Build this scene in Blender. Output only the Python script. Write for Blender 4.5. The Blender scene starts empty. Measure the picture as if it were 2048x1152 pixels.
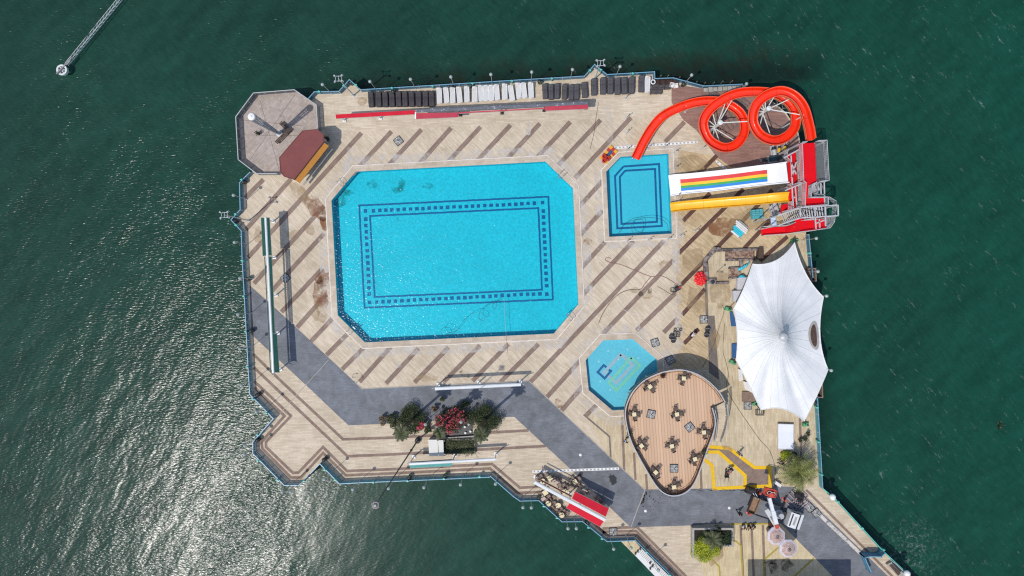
import bpy, bmesh, math, random
from mathutils import Vector, Matrix
from mathutils.geometry import delaunay_2d_cdt
R = math.radians
rnd = random.Random(7)
SC = bpy.context.scene
COL = SC.collection
S = 15.0; H = 91.0; NX, NY = 1044.0, 562.0      # 15 photo pixels per metre on the deck, flight height 91 m
ORD = ['first','second','third','fourth','fifth','sixth','seventh','eighth','ninth','tenth','eleventh','twelfth','thirteenth','fourteenth','fifteenth','sixteenth','seventeenth','eighteenth']

def P(px, py, z=0.0):
    k = (H - z) / H / S
    return Vector(((px-NX)*k, (NY-py)*k, z))
def PP(pts, z=0.0): return [P(a, b, z) for a, b in pts]

# ------------------------------------------------------------------ mesh builder
class MB:
    def __init__(s): s.v = []; s.f = []; s.mi = []
    def add(s, vs, fs, mi=0):
        o = len(s.v); s.v += [Vector(v) for v in vs]
        s.f += [tuple(i+o for i in f) for f in fs]; s.mi += [mi]*len(fs); return s
    def prism(s, pts, z0, z1, mi=0):
        n = len(pts); a = sum(pts[i][0]*pts[(i+1)%n][1]-pts[(i+1)%n][0]*pts[i][1] for i in range(n))
        if a < 0: pts = pts[::-1]
        vs = [(p[0],p[1],z0) for p in pts]+[(p[0],p[1],z1) for p in pts]
        fs = [tuple(range(n-1,-1,-1)), tuple(range(n,2*n))]+[(i,(i+1)%n,n+(i+1)%n,n+i) for i in range(n)]
        return s.add(vs, fs, mi)
    def box(s, c, sz, rz=0.0, mi=0, taper=1.0):
        x,y,z = [q/2 for q in sz]; ca,sa = math.cos(rz),math.sin(rz); vs=[]
        for k in (-1,1):
            t = taper if k==1 else 1.0
            for (i,j) in ((-1,-1),(1,-1),(1,1),(-1,1)):
                a,b = i*x*t, j*y*t
                vs.append((c[0]+a*ca-b*sa, c[1]+a*sa+b*ca, c[2]+k*z))
        return s.add(vs, [(3,2,1,0),(4,5,6,7),(0,1,5,4),(1,2,6,5),(2,3,7,6),(3,0,4,7)], mi)
    def bar(s, a, b, w, h=None, mi=0):
        a=Vector(a); b=Vector(b); h = w if h is None else h
        d=(b-a); 
        if d.length<1e-6: return s
        d.normalize(); up=Vector((0,0,1)) if abs(d.z)<0.98 else Vector((0,1,0))
        sx=d.cross(up).normalized()*(w/2); sy=sx.cross(d).normalized()*(h/2)
        vs=[a-sx-sy,a+sx-sy,a+sx+sy,a-sx+sy,b-sx-sy,b+sx-sy,b+sx+sy,b-sx+sy]
        return s.add(vs,[(0,1,2,3),(7,6,5,4),(4,5,1,0),(5,6,2,1),(6,7,3,2),(7,4,0,3)],mi)
    def tube(s, a, b, r, r2=None, n=8, mi=0, cap=True):
        a=Vector(a); b=Vector(b); r2 = r if r2 is None else r2
        d=(b-a).normalized(); up=Vector((0,0,1)) if abs(d.z)<0.98 else Vector((1,0,0))
        x=d.cross(up).normalized(); y=d.cross(x)
        vs=[]
        for (c,rr) in ((a,r),(b,r2)):
            for i in range(n):
                t=2*math.pi*i/n; vs.append(c+x*(rr*math.cos(t))+y*(rr*math.sin(t)))
        fs=[(i,n+i,n+(i+1)%n,(i+1)%n) for i in range(n)]
        if cap: fs+=[tuple(range(n)),tuple(range(2*n-1,n-1,-1))]
        return s.add(vs,fs,mi)
    def path(s, pts, r, n=6, mi=0, closed=False):
        pts=[Vector(p) for p in pts]; m=len(pts); vs=[]
        for i,p in enumerate(pts):
            if closed: d=pts[(i+1)%m]-pts[i-1]
            else: d=pts[min(i+1,m-1)]-pts[max(i-1,0)]
            if d.length<1e-6: d=Vector((1,0,0))
            d.normalize(); up=Vector((0,0,1)) if abs(d.z)<0.95 else Vector((1,0,0))
            x=d.cross(up).normalized(); y=d.cross(x)
            for k in range(n):
                t=2*math.pi*k/n; vs.append(p+x*(r*math.cos(t))+y*(r*math.sin(t)))
        fs=[]
        for i in range(m if closed else m-1):
            j=(i+1)%m
            for k in range(n): fs.append((i*n+k,j*n+k,j*n+(k+1)%n,i*n+(k+1)%n))
        return s.add(vs,fs,mi)
    def lathe(s, c, prof, n=16, mi=0):
        c=Vector(c); vs=[]; fs=[]; m=len(prof)
        for (r,z) in prof:
            for k in range(n):
                t=2*math.pi*k/n; vs.append(c+Vector((r*math.cos(t),r*math.sin(t),z)))
        for i in range(m-1):
            for k in range(n): fs.append((i*n+k,i*n+(k+1)%n,(i+1)*n+(k+1)%n,(i+1)*n+k))
        fs.append(tuple(range(n-1,-1,-1))); fs.append(tuple(range((m-1)*n,m*n)))
        return s.add(vs,fs,mi)
    def ball(s, c, r, n=12, m=8, sz=1.0, mi=0):
        prof=[(max(1e-4,r*math.sin(math.pi*i/m)), -r*sz*math.cos(math.pi*i/m)) for i in range(m+1)]
        return s.lathe(c, prof, n, mi)
    def ring(s, c, r0, r1, z0, z1, n=24, mi=0):
        vs=[];
        for (r,z) in ((r0,z0),(r1,z0),(r1,z1),(r0,z1)):
            for k in range(n):
                t=2*math.pi*k/n; vs.append((c[0]+r*math.cos(t),c[1]+r*math.sin(t),c[2]+z))
        fs=[]
        for i in range(4):
            for k in range(n): fs.append((i*n+k,i*n+(k+1)%n,((i+1)%4)*n+(k+1)%n,((i+1)%4)*n+k))
        return s.add(vs,fs,mi)
    def strip(s, pts, w, z, mi=0):
        """flat ribbon with mitred joints"""
        pts=[Vector((p[0],p[1],0)) for p in pts]; n=len(pts); L=[];Rr=[]
        for i in range(n):
            d0=(pts[i]-pts[i-1]).normalized() if i>0 else (pts[1]-pts[0]).normalized()
            d1=(pts[i+1]-pts[i]).normalized() if i<n-1 else d0
            t=(d0+d1); t=t.normalized() if t.length>1e-3 else d0
            nn=Vector((-t.y,t.x,0)); c=max(0.35,nn.dot(Vector((-d0.y,d0.x,0))))
            L.append(pts[i]+nn*(w/2/c)); Rr.append(pts[i]-nn*(w/2/c))
        vs=[(p.x,p.y,z) for p in Rr]+[(p.x,p.y,z) for p in L]
        return s.add(vs,[(i,i+1,n+i+1,n+i) for i in range(n-1)],mi)
    def wall(s, pts, w, z0, z1, mi=0):
        pts=[Vector((p[0],p[1],0)) for p in pts]; n=len(pts); L=[];Rr=[]
        for i in range(n):
            d0=(pts[i]-pts[i-1]).normalized() if i>0 else (pts[1]-pts[0]).normalized()
            d1=(pts[i+1]-pts[i]).normalized() if i<n-1 else d0
            t=(d0+d1); t=t.normalized() if t.length>1e-3 else d0
            nn=Vector((-t.y,t.x,0)); c=max(0.35,nn.dot(Vector((-d0.y,d0.x,0))))
            L.append(pts[i]+nn*(w/2/c)); Rr.append(pts[i]-nn*(w/2/c))
        vs=[]
        for z in (z0,z1):
            vs+=[(p.x,p.y,z) for p in Rr]+[(p.x,p.y,z) for p in L]
        fs=[]
        for i in range(n-1):
            fs+=[(2*n+i,2*n+i+1,3*n+i+1,3*n+i),(n+i,n+i+1,i+1,i),(i,i+1,2*n+i+1,2*n+i),(3*n+i,3*n+i+1,n+i+1,n+i)]
        fs+=[(0,2*n,3*n,n),(n-1,2*n-1,4*n-1,3*n-1)]
        return s.add(vs,fs,mi)
    def leaf(s, p, size, ar=0.45, up=0.5, mi=0):
        d=Vector((rnd.gauss(0,1),rnd.gauss(0,1),rnd.gauss(0,.6))).normalized()
        nn=Vector((rnd.gauss(0,1),rnd.gauss(0,1),rnd.gauss(0,1)+up*2)).normalized()
        x=d.cross(nn)
        if x.length<1e-3: return
        x.normalize(); l=size*rnd.uniform(.7,1.3); w=l*ar
        s.add([p-d*l*.5,p+x*w*.5,p+d*l*.5,p-x*w*.5],[(0,1,2,3)],mi)
    def build(s, name, mat, parent=None, smooth=False, origin=None):
        me=bpy.data.meshes.new(name)
        if parent is not None: off=world(parent)
        elif origin is not None: off=Vector(origin)
        else:
            xs=[v.x for v in s.v]; ys=[v.y for v in s.v]; zs=[v.z for v in s.v]
            off=Vector(((min(xs)+max(xs))/2,(min(ys)+max(ys))/2,min(zs)))
        me.from_pydata([v-off for v in s.v],[],s.f)
        for m in (mat if isinstance(mat,(list,tuple)) else [mat]): me.materials.append(m)
        me.polygons.foreach_set('material_index', s.mi)
        me.update()
        if smooth:
            me.polygons.foreach_set('use_smooth',[True]*len(me.polygons))
        o=bpy.data.objects.new(name,me); COL.objects.link(o)
        if parent is not None: o.parent=parent
        else: o.location=off
        return o

def world(o):
    p=Vector((0,0,0))
    while o is not None: p=p+o.location; o=o.parent
    return p
def tag(o,label=None,cat=None,group=None,kind=None):
    if label: o['label']=label
    if cat: o['category']=cat
    if group: o['group']=group
    if kind: o['kind']=kind
    return o
def thing(name,label,cat,loc=(0,0,0),group=None):
    o=bpy.data.objects.new(name,None); COL.objects.link(o); o.location=loc; o.empty_display_size=.3
    return tag(o,label,cat,group)
def dup(root,loc,rz=0.0,label=None,scale=None):
    def cp(o,par):
        c=o.copy(); COL.objects.link(c); c.parent=par
        for ch in KIDS.get(o.name) or list(o.children): cp(ch,c)
        return c
    r=cp(root,None); r.location=loc; r.rotation_euler=(0,0,rz)
    if label: r['label']=label
    if scale: r.scale=scale
    return r
KIDS={}
class Proto:
    """first call moves the prototype itself, later calls copy it with its parts"""
    def __init__(s,root): s.root=root; s.used=False
    def at(s,loc,rz=0.0,label=None,scale=None):
        if not s.used:
            s.used=True; r=s.root; s.kids=True
            r.location=loc; r.rotation_euler=(0,0,rz)
            if label: r['label']=label
            if scale: r.scale=scale
            return r
        return dup(s.root,loc,rz,label,scale or (1,1,1))

def inside(p,poly):
    x,y=p; c=False; n=len(poly); j=n-1
    for i in range(n):
        xi,yi=poly[i][0],poly[i][1]; xj,yj=poly[j][0],poly[j][1]
        if (yi>y)!=(yj>y) and x<(xj-xi)*(y-yi)/(yj-yi)+xi: c=not c
        j=i
    return c
def sheet(mb,poly,holes,z,mi=0):
    vs=[];es=[]
    for pl in [poly]+holes:
        o=len(vs); n=len(pl); vs+=[Vector((p[0],p[1])) for p in pl]; es+=[(o+i,o+(i+1)%n) for i in range(n)]
    V,E,F,_,_,_=delaunay_2d_cdt(vs,es,[],0,1e-5)
    fs=[]
    for f in F:
        c=sum((V[i] for i in f),Vector((0,0)))/len(f)
        if inside(c,poly) and not any(inside(c,h) for h in holes):
            a=V[f[0]];b=V[f[1]];d=V[f[2]]
            cr=(b-a).x*(d-a).y-(b-a).y*(d-a).x
            fs.append(tuple(f) if cr>0 else tuple(reversed(f)))
    mb.add([(v.x,v.y,z) for v in V],fs,mi)
def offset(poly,d):
    """offset a closed polygon outward by d"""
    n=len(poly); a=sum(poly[i][0]*poly[(i+1)%n][1]-poly[(i+1)%n][0]*poly[i][1] for i in range(n)); sg=1 if a>0 else -1
    out=[]
    for i in range(n):
        p0=Vector(poly[i-1][:2]);p1=Vector(poly[i][:2]);p2=Vector(poly[(i+1)%n][:2])
        d0=(p1-p0).normalized();d1=(p2-p1).normalized()
        n0=Vector((d0.y,-d0.x))*sg;n1=Vector((d1.y,-d1.x))*sg
        m=(n0+n1).normalized(); c=max(.4,m.dot(n0)); q=p1+m*(d/c); out.append(Vector((q.x,q.y,0)))
    return out
def ringsheet(mb,inner,outer,z0,z1,mi=0):
    n=len(inner)
    vs=[(p[0],p[1],z1) for p in inner]+[(p[0],p[1],z1) for p in outer]+[(p[0],p[1],z0) for p in inner]+[(p[0],p[1],z0) for p in outer]
    fs=[]
    for i in range(n):
        j=(i+1)%n
        fs+=[(i,j,n+j,n+i),(2*n+j,2*n+i,3*n+i,3*n+j),(i,2*n+i,2*n+j,j),(n+i,n+j,3*n+j,3*n+i)]
    mb.add(vs,fs,mi)
def cat_curve(pts,k=6,closed=False):
    """Catmull-Rom through points"""
    pts=[Vector(p) for p in pts]; n=len(pts); out=[]
    rng=range(n if closed else n-1)
    for i in rng:
        p0=pts[i-1] if (i>0 or closed) else pts[0]*2-pts[1]
        p1=pts[i];p2=pts[(i+1)%n]
        p3=pts[(i+2)%n] if (i+2<n or closed) else p2*2-p1
        for t in range(k):
            u=t/k
            out.append(.5*((2*p1)+(p2-p0)*u+(2*p0-5*p1+4*p2-p3)*u*u+(3*p1-p0-3*p2+p3)*u**3))
    if not closed: out.append(pts[-1].copy())
    return out

# ------------------------------------------------------------------ materials
KLIT=1.12
def lin(c):
    c=c/255.0
    return c/12.92 if c<=.04045 else ((c+.055)/1.055)**2.4
def C(r,g,b,k=KLIT):
    return tuple(min(.9,lin(q)/k) for q in (r,g,b))+(1.0,)
def newmat(name):
    m=bpy.data.materials.new(name); m.use_nodes=True; nt=m.node_tree
    return m,nt,nt.nodes['Principled BSDF']
def N(nt,t,**kw):
    n=nt.nodes.new(t)
    for k,v in kw.items():
        if k in n.inputs.keys() if hasattr(n.inputs,'keys') else False: n.inputs[k].default_value=v
        else: setattr(n,k,v)
    return n
def math_(nt,op,a,b=None,clamp=False):
    n=nt.nodes.new('ShaderNodeMath'); n.operation=op; n.use_clamp=clamp
    for i,x in enumerate((a,b)):
        if x is None: continue
        if isinstance(x,(int,float)): n.inputs[i].default_value=x
        else: nt.links.new(x,n.inputs[i])
    return n.outputs[0]
def mixc(nt,f,a,b,mode='MIX'):
    n=nt.nodes.new('ShaderNodeMix'); n.data_type='RGBA'; n.blend_type=mode
    for i,x in ((0,f),(6,a),(7,b)):
        if isinstance(x,(int,float,tuple)): n.inputs[i].default_value=x
        else: nt.links.new(x,n.inputs[i])
    return n.outputs[2]
def ramp(nt,x,a,b,va=0.0,vb=1.0):
    n=nt.nodes.new('ShaderNodeMapRange'); n.clamp=True
    nt.links.new(x,n.inputs[0]); n.inputs[1].default_value=a; n.inputs[2].default_value=b; n.inputs[3].default_value=va; n.inputs[4].default_value=vb
    return n.outputs[0]
def pos(nt,rot=0.0,scale=(1,1,1),obj=False,loc=(0,0,0)):
    if obj: src=nt.nodes.new('ShaderNodeTexCoord').outputs['Object']
    else: src=nt.nodes.new('ShaderNodeNewGeometry').outputs['Position']
    r=nt.nodes.new('ShaderNodeVectorRotate'); r.rotation_type='Z_AXIS'; r.inputs['Angle'].default_value=-rot
    nt.links.new(src,r.inputs['Vector'])
    m=nt.nodes.new('ShaderNodeMapping'); m.inputs['Scale'].default_value=scale; m.inputs['Location'].default_value=loc
    nt.links.new(r.outputs[0],m.inputs['Vector']); return m.outputs[0]
def noise(nt,vec,scale,detail=3,rough=.5,dist=0.0):
    n=nt.nodes.new('ShaderNodeTexNoise'); n.inputs['Scale'].default_value=scale; n.inputs['Detail'].default_value=detail; n.inputs['Roughness'].default_value=rough; n.inputs['Distortion'].default_value=dist
    nt.links.new(vec,n.inputs['Vector']); return n.outputs['Fac']
def bump(nt,h,strength=.3,dist=.02):
    b=nt.nodes.new('ShaderNodeBump'); b.inputs['Strength'].default_value=strength; b.inputs['Distance'].default_value=dist
    nt.links.new(h,b.inputs['Height']); return b.outputs[0]
def mul(c,k): return tuple(min(1,q*k) for q in c[:3])+(1,)
def plain(name,col,rough=.55,var=.12,scale=2.5,metal=0.0,dirt=0.0,coat=0.0):
    m,nt,b=newmat(name)
    v=pos(nt,obj=True)
    n1=noise(nt,v,scale,4,.6)
    c=mixc(nt,ramp(nt,n1,.3,.7),mul(col,1-var),mul(col,1+var))
    if dirt>0:
        n2=noise(nt,v,scale*.45,5,.65,.6)
        c=mixc(nt,ramp(nt,n2,.52,.75,0,dirt),c,mul(col,.35))
    nt.links.new(c,b.inputs['Base Color']); b.inputs['Roughness'].default_value=rough; b.inputs['Metallic'].default_value=metal
    if rough>.5: b.inputs['Specular IOR Level'].default_value=.2
    if coat: b.inputs['Coat Weight'].default_value=coat; b.inputs['Coat Roughness'].default_value=.08
    nt.links.new(bump(nt,noise(nt,v,scale*9,3),.15,.01),b.inputs['Normal'])
    return m
def paving(name,col,col2,rot,bw=1.1,bh=.19,stain=.35,spot=(0.10,0.075,0.05,1),wear=.90):
    m,nt,b=newmat(name)
    v=pos(nt,rot)
    br=nt.nodes.new('ShaderNodeTexBrick'); nt.links.new(v,br.inputs['Vector'])
    br.inputs['Color1'].default_value=mul(col,1.04); br.inputs['Color2'].default_value=mul(col2,1.0); br.inputs['Mortar'].default_value=mul(col2,.90)
    br.inputs['Scale'].default_value=1.0; br.inputs['Mortar Size'].default_value=.012; br.inputs['Brick Width'].default_value=bw; br.inputs['Row Height'].default_value=bh; br.inputs['Bias'].default_value=-.1
    c=br.outputs['Color']
    vs=pos(nt,rot,(.55,5.5,1))
    g=noise(nt,vs,1.0,5,.65)
    c=mixc(nt,1.0,c,mixc(nt,ramp(nt,g,.25,.75),(.88,.87,.85,1),(1.08,1.08,1.08,1)),'MULTIPLY')
    g2=noise(nt,pos(nt,rot,(.9,3.2,1),loc=(31,7,0)),1.0,6,.72)
    c=mixc(nt,ramp(nt,g2,.60,.74,0,stain),c,spot)
    big=noise(nt,pos(nt,0.3),.09,4,.6)
    c=mixc(nt,1.0,c,mixc(nt,ramp(nt,big,.3,.7),(.87,.855,.825,1),(1.07,1.07,1.07,1)),'MULTIPLY')
    md=noise(nt,pos(nt,1.1,loc=(5,3,0)),.55,6,.68,.5)
    c=mixc(nt,1.0,c,mixc(nt,ramp(nt,md,.36,.64),(wear,wear*.985,wear*.955,1),(1.05+(.9-wear)*.6,)*3+(1,)),'MULTIPLY')
    nt.links.new(c,b.inputs['Base Color']); b.inputs['Roughness'].default_value=.8; b.inputs['Specular IOR Level'].default_value=.25
    nt.links.new(bump(nt,g,.3,.01),b.inputs['Normal'])
    return m
def patchy(name,col,lo,hi,scale=1.0,rough=.8,stretch=(1,1,1),rot=0.0):
    """stain: own colour, ragged alpha"""
    m,nt,b=newmat(name)
    v=pos(nt,rot,stretch)
    a=ramp(nt,noise(nt,v,scale,6,.7,.4),lo,hi)
    nt.links.new(mixc(nt,noise(nt,v,scale*3,3),mul(col,.8),mul(col,1.15)),b.inputs['Base Color'])
    nt.links.new(a,b.inputs['Alpha']); b.inputs['Roughness'].default_value=rough
    return m
def foliage(name,c1,c2,scale=1.3):
    m,nt,b=newmat(name)
    v=pos(nt)
    n1=noise(nt,v,scale,3,.6); n2=noise(nt,v,9,2)
    c=mixc(nt,ramp(nt,n1,.35,.65),c1,c2)
    c=mixc(nt,1.0,c,mixc(nt,ramp(nt,n2,.3,.7),(.6,.6,.6,1),(1.4,1.4,1.3,1)),'MULTIPLY')
    nt.links.new(c,b.inputs['Base Color']); b.inputs['Roughness'].default_value=.65
    b.inputs['Subsurface Weight'].default_value=0.0
    return m
def struct(o): o['kind']='structure'; return o
# ------------------------------------------------------------------ camera, light, sky
cam=bpy.data.cameras.new('camera'); co=bpy.data.objects.new('camera',cam); COL.objects.link(co)
co.location=(0,0,H); cam.sensor_width=36; cam.lens=36*S*H/2048.0
cam.shift_x=-(NX-1024)/2048; cam.shift_y=-(576-NY)/2048
cam.clip_end=2000; SC.camera=co
EL=R(60.9); AZ=Vector((.757,.653,0)).normalized()
sd=Vector((AZ.x*math.cos(EL),AZ.y*math.cos(EL),-math.sin(EL)))
sl=bpy.data.lights.new('sun','SUN'); so=bpy.data.objects.new('sun',sl); COL.objects.link(so)
sl.energy=3.0; sl.angle=R(.53); sl.color=(1,.955,.89); so.rotation_euler=sd.to_track_quat('-Z','Y').to_euler(); so.location=(-40,-40,120)
w=bpy.data.worlds.new('World'); SC.world=w; w.use_nodes=True; nt=w.node_tree
sk=nt.nodes.new('ShaderNodeTexSky'); sk.sky_type='NISHITA'; sk.sun_disc=False; sk.sun_elevation=EL; sk.sun_rotation=math.atan2(-AZ.x,-AZ.y)
nt.links.new(sk.outputs[0],nt.nodes['Background'].inputs[0]); nt.nodes['Background'].inputs[1].default_value=.15
SC.view_settings.view_transform='Standard'; SC.view_settings.look='None'; SC.view_settings.exposure=0; SC.view_settings.gamma=1
SC.cycles.use_denoising=False; SC.cycles.filter_width=1.2; SC.cycles.max_bounces=8; SC.cycles.transparent_max_bounces=12; SC.cycles.caustics_reflective=False; SC.cycles.caustics_refractive=False

# ------------------------------------------------------------------ sea
ZW=-1.8
def sea_mat():
    m,nt,b=newmat('sea_water')
    v=pos(nt)
    big=noise(nt,pos(nt,R(20),(1,.6,1)),.018,4,.55)
    mid=noise(nt,pos(nt,R(40),(1,2.2,1)),.22,4,.6)
    c=mixc(nt,ramp(nt,big,.35,.65),(.0080,.043,.029,1),(.0070,.061,.038,1))
    # the water turns greener and clearer to the north-east
    sep=nt.nodes.new('ShaderNodeSeparateXYZ'); nt.links.new(v,sep.inputs[0])
    east=ramp(nt,math_(nt,'ADD',sep.outputs[0],math_(nt,'MULTIPLY',sep.outputs[1],.5)),-60,60)
    c=mixc(nt,east,mixc(nt,.6,c,(.016,.036,.027,1)),c)
    c=mixc(nt,1.0,c,mixc(nt,ramp(nt,mid,.3,.7),(.82,.82,.82,1),(1.2,1.2,1.2,1)),'MULTIPLY')
    # weed-covered stones showing through near the north quay
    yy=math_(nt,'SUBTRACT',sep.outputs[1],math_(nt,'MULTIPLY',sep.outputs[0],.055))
    near=math_(nt,'MULTIPLY',math_(nt,'MULTIPLY',ramp(nt,yy,31.5,27.0),ramp(nt,yy,24.5,25.5)),math_(nt,'MULTIPLY',ramp(nt,sep.outputs[0],-32,-6),ramp(nt,sep.outputs[0],42,34)))
    rk=noise(nt,v,.42,5,.65)
    c=mixc(nt,math_(nt,'MULTIPLY',near,ramp(nt,rk,.42,.60,.15,.9)),c,(.022,.024,.014,1))
    # ragged band of darker water along the north and east walls
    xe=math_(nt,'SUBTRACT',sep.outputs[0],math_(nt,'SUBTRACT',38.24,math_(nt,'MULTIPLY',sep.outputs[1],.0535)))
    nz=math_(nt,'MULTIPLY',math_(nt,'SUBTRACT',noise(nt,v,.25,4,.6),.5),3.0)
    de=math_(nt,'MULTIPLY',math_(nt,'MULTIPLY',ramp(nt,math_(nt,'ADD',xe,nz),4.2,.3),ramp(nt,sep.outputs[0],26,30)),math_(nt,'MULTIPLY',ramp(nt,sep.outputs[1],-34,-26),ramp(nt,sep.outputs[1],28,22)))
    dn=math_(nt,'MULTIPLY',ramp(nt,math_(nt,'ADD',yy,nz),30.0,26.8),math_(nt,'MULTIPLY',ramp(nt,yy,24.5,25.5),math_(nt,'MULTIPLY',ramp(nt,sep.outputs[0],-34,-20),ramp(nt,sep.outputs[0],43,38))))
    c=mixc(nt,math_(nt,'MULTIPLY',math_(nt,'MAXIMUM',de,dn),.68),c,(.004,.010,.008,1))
    # foam breaking at the south-east quay and thin whitecaps out at sea
    dx=math_(nt,'SUBTRACT',sep.outputs[0],52.5); dy=math_(nt,'ADD',sep.outputs[1],37.0)
    rr=math_(nt,'SQRT',math_(nt,'ADD',math_(nt,'MULTIPLY',dx,dx),math_(nt,'MULTIPLY',dy,dy)))
    fm=math_(nt,'MULTIPLY',ramp(nt,rr,6,.5),ramp(nt,noise(nt,v,2.4,8,.8,.3),.52,.74))
    cap=noise(nt,pos(nt,R(-50),(.5,1.5,1),loc=(3,9,0)),1.2,8,.82,.3)
    zone=noise(nt,pos(nt,R(-50),(.6,1.3,1)),.11,3,.5)
    wc=math_(nt,'MULTIPLY',ramp(nt,cap,.59,.70),ramp(nt,zone,.44,.62))
    wc=math_(nt,'MULTIPLY',wc,ramp(nt,sep.outputs[0],-25,25,.04,.42))
    foam=math_(nt,'MAXIMUM',math_(nt,'MULTIPLY',fm,.6),wc)
    c=mixc(nt,foam,c,(.55,.60,.58,1))
    fine=noise(nt,pos(nt,R(-48),(.5,1.7,1),loc=(7,1,0)),1.5,5,.7)
    c=mixc(nt,1.0,c,mixc(nt,ramp(nt,fine,.30,.72),(.84,.86,.86,1),(1.22,1.18,1.18,1)),'MULTIPLY')
    nt.links.new(c,b.inputs['Base Color'])
    b.inputs['IOR'].default_value=1.33
    b.inputs['Specular IOR Level'].default_value=.26
    b.inputs['Roughness'].default_value=.20
    h1=noise(nt,pos(nt,R(4),(.5,1.6,1)),3.7,1,.5)
    h2=noise(nt,pos(nt,R(62),(.5,1.2,1)),.42,2,.5)
    h3=noise(nt,pos(nt,R(-6),(.6,1.5,1)),5.5,2,.5)
    lee=math_(nt,'MULTIPLY',ramp(nt,math_(nt,'ADD',sep.outputs[0],math_(nt,'MULTIPLY',sep.outputs[1],.25)),-41.5,-38.0),ramp(nt,sep.outputs[1],-21,-27))
    h1=math_(nt,'MULTIPLY',h1,math_(nt,'SUBTRACT',1.0,math_(nt,'MULTIPLY',lee,.66)))
    h2=math_(nt,'MULTIPLY',h2,math_(nt,'SUBTRACT',1.0,math_(nt,'MULTIPLY',lee,.6)))
    h=math_(nt,'ADD',math_(nt,'MULTIPLY',h2,.12),math_(nt,'ADD',math_(nt,'MULTIPLY',math_(nt,'MULTIPLY',h1,ramp(nt,noise(nt,pos(nt,R(48),(.5,1.5,1)),.13,3,.6),.32,.68,.55,1.4)),.045),math_(nt,'MULTIPLY',h3,.007)))
    nt.links.new(bump(nt,h,1.0,1.0),b.inputs['Normal'])
    return m
M={}
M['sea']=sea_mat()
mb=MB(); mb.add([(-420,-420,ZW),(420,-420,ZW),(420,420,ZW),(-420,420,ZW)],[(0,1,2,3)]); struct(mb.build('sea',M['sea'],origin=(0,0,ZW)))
mb=MB(); mb.add([(-430,-430,-9),(430,-430,-9),(430,430,-9),(-430,430,-9)],[(0,1,2,3)]); struct(mb.build('seabed',plain('seabed_sand',(.06,.07,.05,1)),origin=(0,0,-9)))

# ------------------------------------------------------------------ island deck
ISL=[(622,200),(633,187),(682,185.5),(702.7,162),(725,182),(840,175.5),(1040,163),(1167,155.5),(1187.5,132),(1212,152.5),(1307,147),(1307.6,161),(1343,159),(1403.6,175),(1481,171.5),(1530,190),(1572,225),(1596,262),(1604,300),(1612,470),(1620,560),(1630,800),(1639.6,973),(1665,995),(1759,1097),(1814,1146),(1900,1230),(1900,1300),(1500,1300),(1440,1247),(1339.7,1147),(1268,1076),(1212,1078),(1164,1038.6),(1123,1039),(1077,997),(1040,998),(982,949.5),(978,951),(720,962),(683,964),(644,924.5),(603.7,967),(573,967),(511,904),(511,879),(552,834.4),(505,787),(502,740),(494,589),(491,540),(490,522),(488,463),(468,441),(486,421),(484.5,367),(498,354),(506,346),(500,330),(560,250)]
POOL1=[(711.6,343),(1091,323),(1146,376.5),(1156.8,608.6),(1107.6,667.4),(730,685),(675.5,630.5),(663,401)]
POOL2=[(1241,313.6),(1337,307),(1344,467.5),(1218,474),(1212,343.5)]
POOL3=[(1206,680.4),(1265.5,678),(1314,719),(1317,772),(1278,818.5),(1224.6,820.7),(1177,780),(1171,720)]
HOLES=[PP(POOL1),PP(POOL2),PP(POOL3)]
BEI=C(217,203,182); BEI2=C(202,186,164)
M['pave_h']=paving('paving_straight',BEI,BEI2,R(2))
M['pave_d']=paving('paving_diagonal',C(216,202,181),C(202,186,163),R(-45))
M['pave_e']=paving('paving_worn_tan',C(210,190,156),C(188,164,128),R(-40),stain=.5,spot=(.14,.09,.045,1))
M['pave_v']=paving('paving_upright',C(212,197,170),C(197,180,150),R(90))
M['pave_y']=paving('paving_pale_yellow',C(222,206,172),C(208,190,154),R(92))
M['pave_b']=paving('paving_red_brown',C(160,126,116),C(143,110,102),R(2),stain=.2)
M['asph']=paving('path_blue_grey',C(126,130,138),C(120,124,131),R(3),bw=.45,bh=.22,stain=.3,spot=(.06,.06,.062,1),wear=.78)
M['band']=paving('band_stone',C(150,130,119),C(137,118,107),R(47),bw=.6,bh=.25,stain=.15)
M['band_dk']=paving('band_stone_wet',C(108,80,70),C(92,66,58),R(47),bw=.6,bh=.25,stain=.3)
M['band_gr']=paving('band_grey',C(128,120,114),C(116,108,102),R(90),bw=.6,bh=.25,stain=.15)
M['concrete']=plain('quay_concrete',(.16,.15,.135,1),.85,.2,1.2,dirt=.5)
mb=MB(); sheet(mb,PP(ISL),HOLES,0)
isl=PP(ISL); n=len(isl)
mb.add([(p.x,p.y,0) for p in isl]+[(p.x,p.y,-8) for p in isl],[(i,n+i,n+(i+1)%n,(i+1)%n) for i in range(n)],1)
struct(mb.build('paving',[M['pave_h'],M['concrete']],origin=(0,0,0)))
Z1=[(486,366),(500,352),(640,272),(724,264),(1262,233),(1350,228),(1356,300),(1356,480),(1352,540),(1358,700),(1330,780),(1290,979),(1058,761),(870,770),(720,777),(504,573),(494,545),(490,470),(487,425)]
Z2=[(1356,300),(1434,313),(1464,333),(1603,320),(1611,480),(1520,500),(1440,500),(1408,522),(1411,560),(1414,635),(1418,740),(1340,735),(1358,700),(1352,540),(1356,480)]
Z3=[(1408,522),(1440,500),(1520,500),(1611,480),(1619,560),(1629,800),(1638,974),(1593,974),(1543,972),(1425,977),(1290,982),(1222,917),(1170,833),(1330,780),(1418,740),(1414,635)]
Z4=[(1380,1051),(1461,1046),(1548,1046),(1561,1046),(1627,1113),(1690,1180),(1690,1250),(1430,1250),(1400,1120)]
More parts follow.
